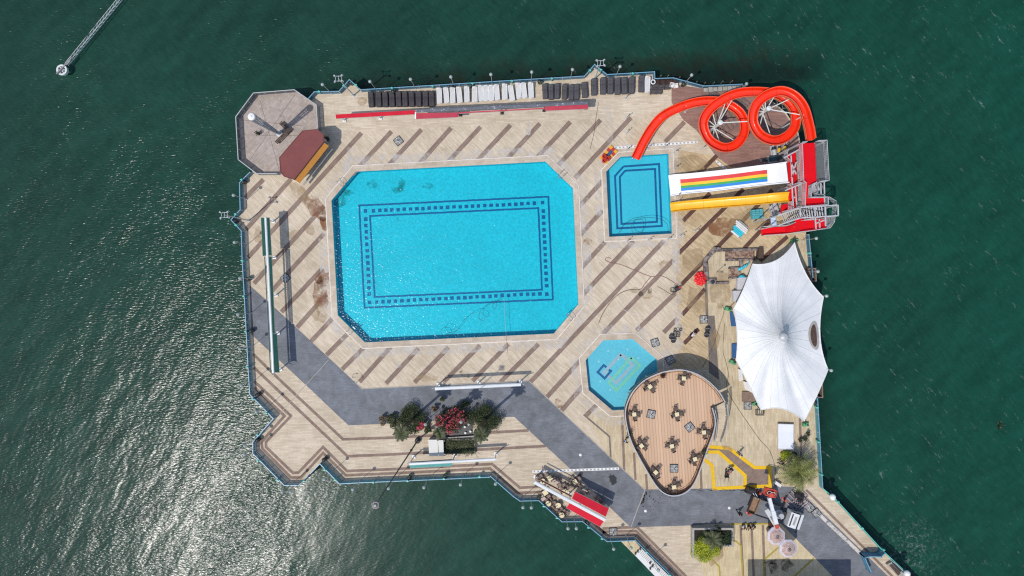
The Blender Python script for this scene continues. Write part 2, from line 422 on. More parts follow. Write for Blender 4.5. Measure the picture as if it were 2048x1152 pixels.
Z5=[(1343,168),(1403.6,177),(1481,174),(1530,193),(1570,228),(1594,264),(1601,300),(1603,322),(1464,335),(1434,315),(1393,261),(1367,240),(1343,205)]
for i,(nm,z,zz) in enumerate((('pave_d',Z1,.004),('pave_e',Z2,.008),('pave_v',Z3,.012),('pave_y',Z4,.012),('pave_b',Z5,.016))):
    mb=MB(); sheet(mb,PP(z),HOLES,zz); struct(mb.build('paving',M[nm],origin=(0,0,zz)))
ASPH=[(499.5,571),(548,614),(710.5,765),(725,776.5),(870,769.6),(1057.6,760.6),(1290,979),(1425,977),(1543,972),(1592,974),(1722,1100),(1830,1205),(1830,1290),(1700,1290),(1700,1188),(1627,1113),(1561,1046.5),(1462,1046),(1378,1051),(1261,1054.5),(1140,937.4),(1029,834),(1003,834),(755,848),(697,850.7),(606,764.6),(502,668)]
mb=MB(); sheet(mb,PP(ASPH),[],.020); struct(mb.build('path',M['asph'],origin=(0,0,.02)))
# pale kerb line along the path
M['kerb']=plain('kerb_stone',C(176,168,155),.8,.2)
mb=MB()
for a in ([(710.5,765),(724,777.5),(870,770.6),(1057.6,761.6),(1290,980)],[(1290,980),(1275,1018),(1262,1054)],[(1592,974),(1657,1037)]):
    mb.strip(PP(a),.10,.026)
mb.strip(PP([(657,720),(560,827)]),.07,.026)
struct(mb.build('kerb_line',M['kerb'],origin=(0,0,.026)))
# stripes
ST=[(527,359,490,396),(582,358,492,459),(723,266,496,515),(783,263,704,349),(648,412,508,567),(843,259,776,332),(648,467,538,588),(902,256,836,330),(645,537,563,624),(961,254,893,327),(653,589,594,655),(1021,250,952,324),(665,637,622,683),(1080,247,1012,320),(694,669,653,710),(1140.6,244,1072,317),(727,696,684,739),(1201,240,1112,335),(782,693,719,764),(1262,235,1150,356),(837,697,772,767),(897,695,829,765),(960,691,888,763),(1017,688,945,762),(1322,232,1296,262),(1205,362,1152,420),(1077,688,1001,764),(1369,244,1330,284),(1205,421,1160,470),(1210,484,1161,538),(1267,482,1163,592),(1327.5,482,1061,764),(1160,721,1094,794),(1166,772,1123,821),(1196,807,1171,832),(1347,520,1205,668),(1351,586,1273,661),(1355,637,1327,665)]
DK=[(1434,311,1356,388),(1420,386,1366,442),(1487,378,1357,507),(1545,380,1363,569),(1560,420,1488,497),(1410,578,1364,630),(1575,473,1520,522),(1397,658,1368,687)]
mb=MB()
for a,b_,c,d in ST: mb.strip(PP([(a,b_),(c,d)]),.60,.018)
struct(mb.build('paving_band',M['band'],origin=(0,0,.018)))
mb=MB()
for a,b_,c,d in DK: mb.strip(PP([(a,b_),(c,d)]),.55,.022)
struct(mb.build('paving_band',M['band_dk'],origin=(0,0,.022)))
LN=[[(506,708),(565,765),(686,878.5),(780,875.5),(1057,861)],[(508,735),(695,912.6),(780,909),(1092,892)],
[(508,762),(582,832),(532,884),(532,894),(586,946),(597,945),(646,894),(694,942),(780,938.6),(984,928),(1040,975.5),(1085,973)],
[(509,775),(569,832),(523,883),(524.5,897),(582,955),(601.6,955),(646,906),(691.6,950.5),(780,947),(980,937),(1036,986),(1080,984)],
[(1205,1057),(1274,1054),(1400,1181)],[(1205,1063.5),(1272,1062),(1392,1182)],[(1170,1030),(1213,1070),(1270,1069),(1384,1183)]]
mb=MB()
for l in LN: mb.strip(PP(l),.36,.010)
for l in ([(1599,800),(1604,975)],[(1612,979.5),(1790,1158)],[(1481,1050),(1487,1170)],[(1503,1051),(1508,1170)],[(1525.6,1050),(1530,1170)],[(1244,831),(1248.6,943)],[(1268,905),(1271,960)],[(1292,948),(1294,979)],[(1401,930),(1403,977)]):
    mb.strip(PP(l),.32,.0165)
struct(mb.build('paving_band',M['band'],origin=(0,0,.0165)))
mb=MB()
mb.strip(PP([(1167,829),(1219,873),(1221.5,916)]),.22,.020)
mb.strip(PP([(1411.5,557),(1414,632)]),.36,.021); 
sheet(mb,PP([(1415,632),(1429,631),(1438,760),(1418,745)]),[],.021)
struct(mb.build('paving_band',M['band_gr'],origin=(0,0,.02)))
# painted yellow lines
M['yellow']=plain('yellow_road_paint',C(236,190,38),.6,.12,4,dirt=.12)
mb=MB()
for l,wd in (([(1404,892),(1459,897),(1509,935),(1540,935),(1540,972),(1490,974),(1428,977),(1424,931),(1408,918)],.44),([(1415,904),(1437,904),(1490,951),(1490,973)],.44)):
    mb.strip(PP(l),wd,.028)
mk=MB()
for l in ([(1462,1082),(1471.5,1082),(1482,1092),(1486,1170)],[(1420,1115),(1439,1134),(1440,1170)],[(1557,1094.6),(1527.5,1120),(1528,1170)],[(1628,1116),(1585,1156)],[(1462,1048),(1548,1047)]):
    mk.strip(PP(l),.2,.028)
struct(mk.build('painted_line',plain('olive_yellow_paint',C(176,158,62),.6,.15,4,dirt=.2),origin=(0,0,.028)))
struct(mb.build('painted_line',M['yellow'],origin=(0,0,.028)))
mb=MB(); sheet(mb,PP([(1406,896),(1458,900),(1508,938),(1538,938),(1538,969),(1493,970),(1492,950),(1439,901),(1412,901)]),[],.0245)
struct(mb.build('path',M['band'],origin=(0,0,.0245)))
# stains, limescale, wet marks and a painted mast shadow
M['lime']=patchy('limescale',C(226,220,212),.42,.80,.7)
M['rust']=patchy('rust_stain',C(144,92,56),.38,.72,.6)
M['tanst']=patchy('tan_stain',C(182,156,118),.36,.85,.6)
M['kerbw']=patchy('worn_kerb',C(214,206,196),.36,.52,1.2)
mb=MB(); mb.strip(PP([(1590,984),(1650,1040),(1722,1108)]),.45,.035); struct(mb.build('kerb_line',M['kerbw'],origin=(0,0,.035)))
M['dark_st_shade']=patchy('dark_stain_shadow',(.05,.04,.03,1),.42,.75,.8)
mb=MB()
for po,d0,d1 in ((POOL1,.75,2.0),(POOL2,.8,1.6),(POOL3,.9,2.0)):
    pl=PP(po); ringsheet_in=offset(pl,d0); ringsheet_out=offset(pl,d1)
    n=len(pl); mb.add([(p.x,p.y,.032) for p in ringsheet_in]+[(p.x,p.y,.032) for p in ringsheet_out],[(i,(i+1)%n,n+(i+1)%n,n+i) if False else (n+i,n+(i+1)%n,(i+1)%n,i) for i in range(n)])
for l,wd in (([(1214,215),(1216,250),(1220,285)],.9),([(1350,475),(1354,560),(1360,700)],1.1),([(703,295),(702,320),(690,345)],1.2),([(795,695),(797,735)],.8),([(714,700),(712,730)],.8),([(1330,300),(1345,300)],1.0),([(1060,243),(1055,270)],.7)):
    mb.strip(PP(l),wd,.033)
struct(mb.build('limescale_mark',M['lime'],origin=(0,0,.032)))
def blob(mb,px,py,rx,ry,rz,z,n=18,j=.2):
    c=P(px,py); vs=[]
    for i in range(n):
        t=2*math.pi*i/n; q=1+rnd.uniform(-j,j)
        a=rx*q*math.cos(t)/S; b=ry*q*math.sin(t)/S
        vs.append((c.x+a*math.cos(rz)-b*math.sin(rz),c.y+a*math.sin(rz)+b*math.cos(rz),z))
    mb.add(vs,[tuple(range(n))])
mb=MB()
for a in ((640,590,16,38,0),(645,560,14,20,0),(632,415,30,16,-.9),(652,440,12,20,0),(1174,483,9,7,0),(1118,808,11,8,-.7),(1450,455,30,20,0)): blob(mb,*a,.034)
struct(mb.build('rust_mark',M['rust'],origin=(0,0,.034)))
mb=MB()
for a in ((600,385,30,14,-.8),(638,625,16,20,0),(590,470,14,10,0),(620,460,10,10,0),(516,470,8,16,0),(1290,590,16,8,0),(1270,580,10,6,0),(1330,530,12,10,0),(1375,330,38,18,.1),(1440,575,20,40,0),(1430,680,10,20,0),(1455,900,14,7,-.7),(1425,1100,20,30,0),(725,203,10,10,0),(855,755,20,8,0),(1395,600,22,30,.4),(1385,520,24,22,.4),(1500,440,40,22,.4)): blob(mb,*a,.036)
struct(mb.build('tan_mark',M['tanst'],origin=(0,0,.036)))
mb=MB()
for a in ((716,755,11,10,0),(1300,582,6,4,.8),(1282,588,5,6,.6),(930,748,12,5,-.5),(1560,1130,30,14,0),(1545,1135,10,12,0),(1232,958,0,0,0),(1515,760,0,0,0)):  # patch above the white awning is the mast head's shadow, painted in
    if a[2]: blob(mb,*a,.038)
struct(mb.build('dark_mark',M['dark_st_shade'],origin=(0,0,.038)))
M['tar']=plain('wet_tar',(.022,.022,.024,1),.35,.2)
mb=MB()
for a in ((1225,958,7,10,.2),(1161,948,6,4,.7)): blob(mb,*a,.030,22,.3)
for i in range(26): blob(mb,rnd.uniform(1285,1345),rnd.uniform(982,1022),rnd.uniform(.6,2),rnd.uniform(.5,1.2),rnd.random()*3,.030,7)
for i in range(40): blob(mb,1293-(i/40)*9+rnd.uniform(-2,2),984+i*.6,rnd.uniform(.5,1.5),rnd.uniform(.5,2),0,.030,7)
for i in range(45): blob(mb,rnd.uniform(1385,1530),980+rnd.gauss(0,1.2),rnd.uniform(1,5),.4,rnd.uniform(-.15,.15),.030,8)
struct(mb.build('tar_mark',M['tar'],origin=(0,0,.03)))
# white dashed drain gratings
M['white']=plain('white_paint',(.74,.74,.72,1),.45,.05,2)
M['grate']=plain('grey_grating',C(170,165,158),.7,.15)
def drain(a,b,label):
    A=P(*a);B=P(*b); L=(B-A).length; d=(B-A)/L; t=thing('drain_grating',label,'drain grating',A)
    m2=MB(); m2.strip([A,B],.32,.041); k=int(L/.5)
    for i in range(k):
        q=A+d*(i+.5)*L/k; m2.strip([q-d*.12,q+d*.12],.2,.046,1)
    m2.build('grating',[M['white'],M['grate']],t)
drain((1228,296),(1395,284),'long white slotted drain grating between the orange slide end and the small pool')
drain((1065,943),(1238,937),'white slotted drain grating crossing the blue grey path')
drain((1432,322),(1460,345),'short white slotted drain grating below the left orange spiral')
# ------------------------------------------------------------------ swimming pools
M['coping']=paving('coping_stone',C(206,192,174),C(194,178,160),R(3),bw=.7,bh=.7,stain=.12)
def pool_water(name,tint,glit):
    m,nt,b=newmat(name); out=[x for x in nt.nodes if x.type=='OUTPUT_MATERIAL'][0]; nt.nodes.remove(b)
    tr=nt.nodes.new('ShaderNodeBsdfTransparent'); tr.inputs[0].default_value=tint
    gl=nt.nodes.new('ShaderNodeBsdfGlossy'); gl.inputs['Roughness'].default_value=.20
    fr=nt.nodes.new('ShaderNodeFresnel'); fr.inputs['IOR'].default_value=1.33
    mx=nt.nodes.new('ShaderNodeMixShader')
    v=pos(nt,R(30),(1,1.25,1))
    h=math_(nt,'ADD',noise(nt,v,4.6,0,.5),math_(nt,'MULTIPLY',noise(nt,v,1.1,1),.9))
    nn=bump(nt,h,1.0,glit)
    nt.links.new(nn,gl.inputs['Normal']); nt.links.new(nn,fr.inputs['Normal'])
    nt.links.new(math_(nt,'MULTIPLY',fr.outputs[0],.55),mx.inputs[0]); nt.links.new(tr.outputs[0],mx.inputs[1]); nt.links.new(gl.outputs[0],mx.inputs[2])
    nt.links.new(mx.outputs[0],out.inputs[0]); return m
M['gutter']=plain('pale_gutter',C(226,218,208),.8,.16,1.5,dirt=.12)
M['pw1']=pool_water('pool_water_rippled',(.48,.92,.965,1),.045)
M['pw3']=pool_water('pool_water_shallow',(.74,.95,.975,1),.012)
M['pw2']=pool_water('pool_water_calm',(.62,.94,.97,1),.012)
def tiles(name,col,alg=0.0,caustic=.16):
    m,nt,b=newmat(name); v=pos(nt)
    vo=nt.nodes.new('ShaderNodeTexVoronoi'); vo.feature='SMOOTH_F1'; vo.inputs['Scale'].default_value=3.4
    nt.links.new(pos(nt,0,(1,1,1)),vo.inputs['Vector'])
    c=mixc(nt,ramp(nt,vo.outputs['Distance'],.1,.6),mul(col,1-caustic*.4),mul(col,1+caustic))  # caustic light net painted into the tile colour
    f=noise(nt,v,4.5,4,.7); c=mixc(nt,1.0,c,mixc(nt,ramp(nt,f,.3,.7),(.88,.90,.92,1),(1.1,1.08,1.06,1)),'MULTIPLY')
    if alg:
        a=noise(nt,v,.12,4,.6); c=mixc(nt,ramp(nt,a,.5,.75,0,alg),c,mul(col,.7))
    nt.links.new(c,b.inputs['Base Color']); b.inputs['Roughness'].default_value=.5
    return m
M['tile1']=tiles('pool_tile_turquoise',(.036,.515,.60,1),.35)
M['tile2']=tiles('pool_tile_plain',(.10,.53,.64,1),.15,.06)
M['tile3']=tiles('pool_tile_pale',(.185,.53,.64,1),.1,.05)
M['navy']=plain('navy_tile',(.012,.10,.27,1),.5,.1)
M['pinkt']=plain('pink_tile',(.50,.47,.52,1),.5,.1)
M['greent']=plain('green_tile',(.30,.58,.42,1),.5,.1)
M['algae']=patchy('algae',(.03,.16,.10,1),.42,.95,.7)
def make_pool(label,outline,dz,tile,water,cw,zw=-.16):
    pl=PP(outline); c=sum(pl,Vector())/len(pl); t=thing('swimming_pool',label,'swimming pool',(c.x,c.y,0))
    n=len(pl)
    a=sum(pl[i].x*pl[(i+1)%n].y-pl[(i+1)%n].x*pl[i].y for i in range(n))
    if a<0: pl=pl[::-1]
    m=MB(); m.add([(p.x,p.y,.0) for p in pl]+[(p.x,p.y,dz) for p in pl],[((i+1)%n,i,n+i,n+(i+1)%n) for i in range(n)]); m.add([(p.x,p.y,dz) for p in pl],[tuple(range(n))])
    m.build('basin',tile,t)
    ins=offset(pl,-.02); out=offset(pl,cw)
    m=MB(); ringsheet(m,ins,out,-.05,.09); m.build('coping',M['coping'],t)
    m=MB(); ringsheet(m,out,offset(pl,cw+.11),-.05,.075); m.build('gutter',M['gutter'],t)
    m=MB(); m.add([(p.x,p.y,zw) for p in pl],[tuple(range(n))]); m.build('water',water,t)
    return t
D1=-1.25
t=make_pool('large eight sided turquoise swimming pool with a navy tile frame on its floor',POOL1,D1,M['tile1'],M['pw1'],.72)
def lerp2(a,b,u): return (a[0]+(b[0]-a[0])*u,a[1]+(b[1]-a[1])*u)
m=MB()
for q,wd in (([(718.5,411),(1096.7,393.5),(1105.7,599),(729,615.4)],.24),([(740,432),(1076.7,416),(1084,579.5),(749.4,594)],.24)):
    pts=PP(q+[q[0]],D1)
    for i in range(4):
        d=(pts[i+1]-pts[i]).normalized()*wd/2; A_,B_=pts[i]-d,pts[i+1]+d; k=int((B_-A_).length/.35)
        m.strip([A_.lerp(B_,j/k)+Vector((rnd.uniform(-.02,.02),rnd.uniform(-.02,.02),0)) for j in range(k+1)],wd,D1+.006+.004*(i%2))
def sq(m,px,py,z):
    c=P(px,py,z); m.box((c.x+rnd.uniform(-.03,.03),c.y+rnd.uniform(-.03,.03),z+.003),(.48+rnd.uniform(-.04,.04),.48+rnd.uniform(-.04,.04),.012),R(2.8+rnd.uniform(-4,4)))
rows=[((747,421.5),(1068.5,406.7),27),((753.5,604),(1080,587.3),27),((731.3,438.5),(738.5,588.5),13),((1086.3,422),(1093.5,571.5),13)]
for a,b_,k in rows:
    for i in range(k): sq(m,*lerp2(a,b_,i/(k-1)),D1)
for q in ((730.8,422.2),(1085.2,405.3),(1093.7,588.3),(739.5,604.8)): sq(m,*q,D1)
m.build('floor_pattern',M['navy'],t)
for a in ((797,371,15,17,0),(797,372,9,11,0),(745,369,10,10,0),(680,402,12,12,0),(690,385,16,7,.9),(793,440,6,5,0),(855,372,12,6,0)):
    c=P(a[0],a[1],D1); vs=[]; m=MB()
    for i in range(20):
        tt=2*math.pi*i/20; q=1+rnd.uniform(-.2,.2); vs.append((c.x+a[2]*q*math.cos(tt)/S,c.y+a[3]*q*math.sin(tt)/S,D1+.02))
    m.add(vs,[tuple(range(20))]); m.build('algae_patch',M['algae'],t)
M['hose_dk']=plain('dark_hose',(.03,.035,.03,1),.5)
M['steel']=plain('brushed_steel',(.45,.46,.47,1),.35,.08,3,.6)
M['grey_metal']=plain('grey_painted_steel',(.40,.41,.42,1),.5,.1,3)
# ladders
def ladder(px,py,ang,label):
    c=P(px,py); t=thing('pool_ladder',label,'pool ladder',c)
    d=Vector((math.cos(ang),math.sin(ang),0)); s=Vector((-d.y,d.x,0))
    for k in (-1,1):
        m=MB(); o=c+s*(.28*k)
        m.path(cat_curve([o-d*.55+Vector((0,0,.1)),o-d*.5+Vector((0,0,.7)),o+Vector((0,0,.85)),o+d*.35+Vector((0,0,.6)),o+d*.38+Vector((0,0,-.7))],4),.03,6); m.build('handrail',M['steel'],t,True)
    for k in range(3):
        m=MB(); z=-.15-.25*k; m.bar(c-s*.28+d*.38+Vector((0,0,z)),c+s*.28+d*.38+Vector((0,0,z)),.09,.03); m.build('rung',M['steel'],t)
ladder(684,366,R(-45),'steel ladder at the top left corner edge of the large pool')
ladder(1123,350,R(225),'steel ladder at the top right corner edge of the large pool')
ladder(1139,633,R(135),'steel ladder at the lower right corner edge of the large pool')
ladder(703,660,R(45),'steel ladder at the lower left corner edge of the large pool')
def hose(label,pts,z,r,mat,name='hose',cat='hose',k=6):
    m=MB(); m.path(cat_curve(PP(pts,z),k),r,5); return tag(m.build(name,mat),label,cat)
D2=-1.3
t=make_pool('small five sided splash pool with a double navy line on its floor',POOL2,D2,M['tile2'],M['pw2'],.55)
m=MB()
for q,wd in (([(1247,333),(1318,328),(1323.5,452),(1234.7,456.8),(1230,352)],.27),([(1250,341.5),(1310,338),(1314,443.7),(1243,448),(1239.6,354)],.27)):
    m.strip(PP(q+[q[0]],D2),wd,D2+.008)
m.build('floor_pattern',M['navy'],t)
D3=-.75
t=make_pool("shallow octagonal children's pool beside the brown deck",POOL3,D3,M['tile3'],M['pw3'],.75)
def z160(x,y): return (1160+x/7.2,670+y/7.2)
for nm,mt,q,wd,zz in (('pink_line','pinkt',[(585,275),(760,430),(525,690),(350,540),(585,275)],.46,.008),('green_line','greent',[(735,320),(860,440),(525,800),(415,680),(500,600),(735,320)],.4,.012),('navy_line','navy',[(380,465),(340,435),(255,535),(355,625),(445,520),(415,500)],.3,.018)):
    m=MB(); m.strip(PP([z160(*a) for a in q],D3),wd,D3+zz); m.build(nm,M[mt],t)
for a in ((405,228),(685,205),(840,330),(272,378),(290,665),(435,790),(715,770),(555,355),(850,610)):
    c=P(*z160(*a),D3); m=MB(); m.lathe(c,[(.1,.0),(.1,.03)],8); m.build('floor_nozzle',M['white'],t)
hose('thin dark hose curling over the lower edge of the large pool',[(1005,598),(992,603),(985,612),(990,618),(993,610),(984,607),(968,615),(960,624),(958,636),(966,641),(970,634),(960,624),(945,627),(930,638),(918,655),(905,668),(890,672),(882,663),(888,655),(900,656),(903,664),(892,667)],-.12,.02,M['hose_dk'])
hose('thin pale hose lying straight across the bottom edge of the large pool',[(1008,598),(1010,640),(1012,668),(1014,690),(1015,707)],.12,.02,M['grate'])
hose('thin dark hose looped in the lower half of the small pool',[(1236,470),(1243,455),(1255,445),(1268,440),(1285,440),(1287,455),(1280,468),(1268,466),(1263,455),(1270,441),(1295,435),(1320,438),(1334,448),(1337,464)],-.13,.025,M['hose_dk'])
M['hose_br']=plain('brown_hose',(.16,.12,.09,1),.5); M['hose_rd']=plain('pink_hose',(.30,.16,.14,1),.5)
hose('thick dark hose snaking over the paving right of the large pool',[(1197,647),(1205,628),(1220,605),(1238,588),(1258,580),(1280,579),(1290,567),(1301,554)],.06,.045,M['hose_br'])
hose('pinkish hose with a hooked end running down right of the small pool',[(1222,517),(1213,515),(1211,520),(1220,525),(1240,529),(1268,540),(1301,553),(1320,551),(1340,560),(1352,568),(1358,568)],.06,.035,M['hose_rd'])
hose('thin white hose on the paving above the octagonal pool',[(1237,607),(1246,618),(1262,626),(1277,628),(1279,645),(1278,665),(1285,680),(1300,698)],.06,.02,M['white'])
hose('long thin dark cable running past the white tent to the palm',[(1449,648),(1446,700),(1452,725),(1457,750),(1453,770),(1462,795),(1478,820),(1495,845),(1520,880),(1538,900),(1548,925),(1552,950)],.05,.022,M['hose_dk'],'cable','cable')
hose('thin cable hanging slack from the green anchor beside the tent',[(1449,610),(1445,612),(1448,622),(1438,655),(1425,695),(1405,735)],.06,.02,M['hose_dk'],'cable','cable')
hose('thin black cable lying over the deck near the right end of the red top awning',[(1197,205),(1192,235),(1188,265),(1180,298)],.05,.02,M['hose_dk'],'cable','cable')
hose('short hose feeding the black pressure washer',[(1315,573),(1328,580),(1340,588),(1350,588),(1353,580)],.06,.025,M['hose_br'])

# ------------------------------------------------------------------ octagonal terrace, mast and kiosk
OCT=[(484,240),(517,196),(594,189),(636,219),(640,266),(638,320),(600,345),(523,347),(489,320)]
OCO=[(479,238),(514,191),(594.5,184.5),(638,214.5),(643,266),(641,322),(602,350),(520,351),(484,322)]
M['terr']=paving('terrace_pinkish_block',C(188,176,168),C(172,159,151),R(45),bw=.35,bh=.35,stain=.2)
m=MB(); m.prism(PP(OCO),-2.6,.06); struct(m.build('terrace',M['terr'],origin=(0,0,0)))
m=MB()
for a,b_ in (((484,240),(605,252)),((520,200),(560,345)),((590,190),(500,320)),((486,270),(630,272))): m.strip(PP([a,b_]),.05,.064)
struct(m.build('terrace_joint',M['band_gr'],origin=(0,0,.06)))
M['glass_gr']=None
def glassy(name,col,alpha,rough=.25):
    m,nt,b=newmat(name); b.inputs['Base Color'].default_value=col; b.inputs['Alpha'].default_value=alpha; b.inputs['Roughness'].default_value=rough
    v=pos(nt); nt.links.new(mixc(nt,noise(nt,v,1.5,3),mul(col,.8),mul(col,1.2)),b.inputs['Base Color']); return m
M['glass_gr']=glassy('smoked_grey_panel',(.13,.135,.14,1),.62)
M['glass_bl']=glassy('blue_mesh_panel',(.055,.20,.31,1),.58)
M['glass_tq']=glassy('turquoise_mesh_panel',(.07,.36,.44,1),.72)
M['rail_bl']=plain('blue_painted_rail',(.15,.33,.44,1),.4,.1)
M['rail_gr']=plain('pale_grey_rail',(.42,.43,.44,1),.4,.1)
M['teal']=plain('teal_paint',(.10,.50,.42,1),.45,.1)
M['green']=plain('green_paint',(.08,.36,.19,1),.5,.15)
def railing(label,pts,h=1.1,panel='glass_bl',rail='rail_bl',step=2.6,brackets=(),z=0.0,name='railing',solid=False,post='rail_gr'):
    pts=PP(pts) if not isinstance(pts[0],Vector) else pts
    c=pts[0]; t=thing(name,label,'railing',(c.x,c.y,z))
    m=MB(); m.wall(pts,.05,z+.12,z+h-.1); m.build('panel',M[panel],t)
    m=MB(); m.wall(pts,.10,z+h-.08,z+h); m.build('top_rail',M[rail],t)
    m=MB(); m.wall(pts,.08,z+.04,z+.11); m.build('bottom_rail',M[rail],t)
    for i in range(len(pts)-1):
        L=(pts[i+1]-pts[i]).length; k=max(1,round(L/step))
        for j in range(k):
            q=pts[i].lerp(pts[i+1],j/k); m=MB(); m.box((q.x,q.y,z+h/2),(.085,.085,h+.04)); m.build('post',M[post],t)
    for b in brackets:
        q=P(*b); m=MB(); m.box((q.x,q.y,.75),(.12,.26,.9),.3); m.bar((q.x-.16,q.y,1.18),(q.x+.16,q.y,1.22),.12,.1); m.build('bracket',M['teal'],t)
    return t
railing('blue railing along the top quay left of the pointed balcony',[(622,201),(633.5,188),(682,187),(702.7,164),(725,184),(840,177)],brackets=((643,188),(692,176),(716,175),(787,181)))
railing('blue railing along the top quay behind the white sun loungers',[(840.5,177),(1040,164.5),(1167,157)],brackets=((867,177),(946,172),(1024,167),(1103,162)))
railing('blue railing round the right hand pointed balcony of the top quay',[(1167.5,157),(1187.5,134),(1212,154),(1306,148.5),(1306.5,162),(1343,160.5),(1403,176.5),(1481,173)],brackets=((1178,146),(1200,145),(1263,152)))
railing('grey panelled railing enclosing the octagonal terrace',OCO[8:]+OCO[:4]+[(641,262)],h=1.25,panel='glass_gr',rail='rail_gr',step=1.4)
railing('grey panelled railing on the lower left side of the octagonal terrace',[(484.5,323),(520,350),(560,350)],h=1.2,panel='glass_gr',rail='rail_gr',step=1.4)
railing('blue railing on the left quay above the pointed balcony',[(506,347),(498,355),(485.5,368),(487,421),(469,441)],brackets=((490,362),))
railing('blue railing on the left quay beside the green awning',[(469,441.4),(489,463),(491,522),(492,540),(495,589),(503,740)],brackets=((478,430),(479,452),(491,522),(494,592),(498,662),(501,732)))
railing('blue railing round the lower left bastion',[(503,740.5),(506,786),(552.5,834),(512,880),(512,903),(574,966),(603,966),(644,923.5)],brackets=((512,795),(539,823),(521,866),(522,917),(560,955),(613,957)))
railing('blue railing along the bottom quay below the plant bed',[(644.5,923.5),(683,963),(720,961),(978,950)],panel='glass_tq',brackets=((654,935),(675,955),(750,960),(818,957),(890,953),(960,949)))
railing('blue railing along the bottom quay beside the red awning',[(978.5,950),(982,948.5),(1027,988),(1040,997),(1077,996),(1123,1038),(1164,1037.5),(1212,1077)],brackets=((993,960),(1087,1007),(1113,1030),(1175,1049),(1202,1071)))
railing('blue railing at the bottom edge above the white jetty',[(1212.5,1077),(1268,1075),(1339.7,1146),(1380,1188)],brackets=((1290,1098),(1335,1143)))
railing('turquoise railing along the right quay by the palm tree',[(1628,790),(1638.5,972)],panel='glass_tq',brackets=((1627,812),(1630,880),(1636,945)))
railing('blue railing along the right quay between the slide tower and the tent',[(1611,470),(1619,556)],brackets=((1613,507),))
railing('slim green railing down the lower right quay',[(1640,973),(1665,994),(1758,1095.5),(1812,1146)],h=.9,panel='glass_gr',rail='teal',brackets=((1668,998),(1716,1050),(1758,1093),(1800,1136)))
# tall louvred mast on the terrace
def mast_():
    b_=P(560,268); t=thing('light_mast','tall slim mast of vertical steel tubes under a round white cap on the terrace','mast',(b_.x,b_.y,.06))
    hh=9.6
    m=MB(); m.lathe((b_.x,b_.y,.06),[(.45,0),(.45,.25),(.2,.3),(.2,1.2)],16); m.build('base',M['rail_gr'],t)
    for i in range(10):
        a=2*math.pi*i/10; m=MB(); r0,r1=.16,.44
        m.path([(b_.x+r0*math.cos(a),b_.y+r0*math.sin(a),.9),(b_.x+.3*math.cos(a),b_.y+.3*math.sin(a),4.0),(b_.x+r1*math.cos(a),b_.y+r1*math.sin(a),hh-.1)],.055,6); m.build('tube',M['rail_gr'],t)
    m=MB()
    for zz,rr in ((3,.26),(5,.33),(7,.39),(9,.44)): m.ring((b_.x,b_.y,zz),rr-.05,rr,0,.1,20)
    m.build('collar',M['steel'],t)
    m=MB(); m.lathe((b_.x,b_.y,2.6),[(.14,0),(.26,3.2),(.16,3.6)],14); m.build('lantern',M['grey_metal'],t)
    m=MB(); m.lathe((b_.x,b_.y,hh),[(.44,-.12),(.46,0),(.40,.1),(.12,.15),(.08,.22)],24); m.build('cap',M['white'],t)
mast_()
def bench(px,py,ang,label,L=1.6):
    c=P(px,py); t=thing('bench',label,'bench',(c.x,c.y,.06)); d=Vector((math.cos(ang),math.sin(ang),0))
    for k in (-.13,.05,.23):
        s=Vector((-d.y,d.x,0))*k; m=MB(); m.bar(c+s-d*L/2+Vector((0,0,.5)),c+s+d*L/2+Vector((0,0,.5)),.14,.05); m.build('slat',M['brown'],t)
    for k in (-1,1): m=MB(); q=c+d*(k*L*.38); m.box((q.x,q.y,.27),(.1,.4,.42),ang); m.build('leg',M['darkm'],t)
M['brown']=plain('brown_wood',(.085,.055,.042,1),.6,.2,3); M['darkm']=plain('dark_metal',(.03,.03,.032,1),.45,.15)
bench(573,256,R(-40),'dark slatted bench standing right beside the foot of the terrace mast',1.8)
bench(567,276,R(45),'dark slatted bench below the foot of the terrace mast',2.2)
def potplant(px,py,label,r=.35,z=.0,colr='fol_dk',nm='potted_plant'):
    c=P(px,py,z); t=thing(nm,label,'potted plant',(c.x,c.y,z))
    m=MB(); m.lathe((c.x,c.y,z),[(r*.55,0),(r*.75,.45),(r*.8,.5),(r*.7,.5)],14); m.build('pot',M['brown'],t)
    m=MB()
    for i in range(90):
        q=Vector((rnd.gauss(0,.35),rnd.gauss(0,.35),rnd.uniform(0,1))); m.leaf(Vector((c.x,c.y,z+.5))+Vector((q.x*r*1.5,q.y*r*1.5,q.z*r*1.6)),.16)
    m.build('leaves',M[colr],t)
M['fol_dk']=foliage('leaves_dark',(.012,.028,.010,1),(.030,.055,.018,1))
M['fol_md']=foliage('leaves_mid',(.085,.10,.02,1),(.22,.23,.065,1))
M['fol_ol']=foliage('leaves_olive',(.045,.060,.022,1),(.10,.105,.045,1))
M['fol_yl']=foliage('leaves_lime',(.24,.31,.012,1),(.48,.52,.035,1))
M['fol_br']=foliage('leaves_dry',(.10,.065,.035,1),(.20,.14,.075,1))
M['red_dk']=plain('dark_red_leaf',(.09,.02,.015,1),.6,.3)
M['flower']=foliage('oleander_flower',(.34,.02,.05,1),(.55,.09,.13,1),3)
potplant(518,268,'small dark plant in a brown pot on the left side of the terrace',.28,.06)
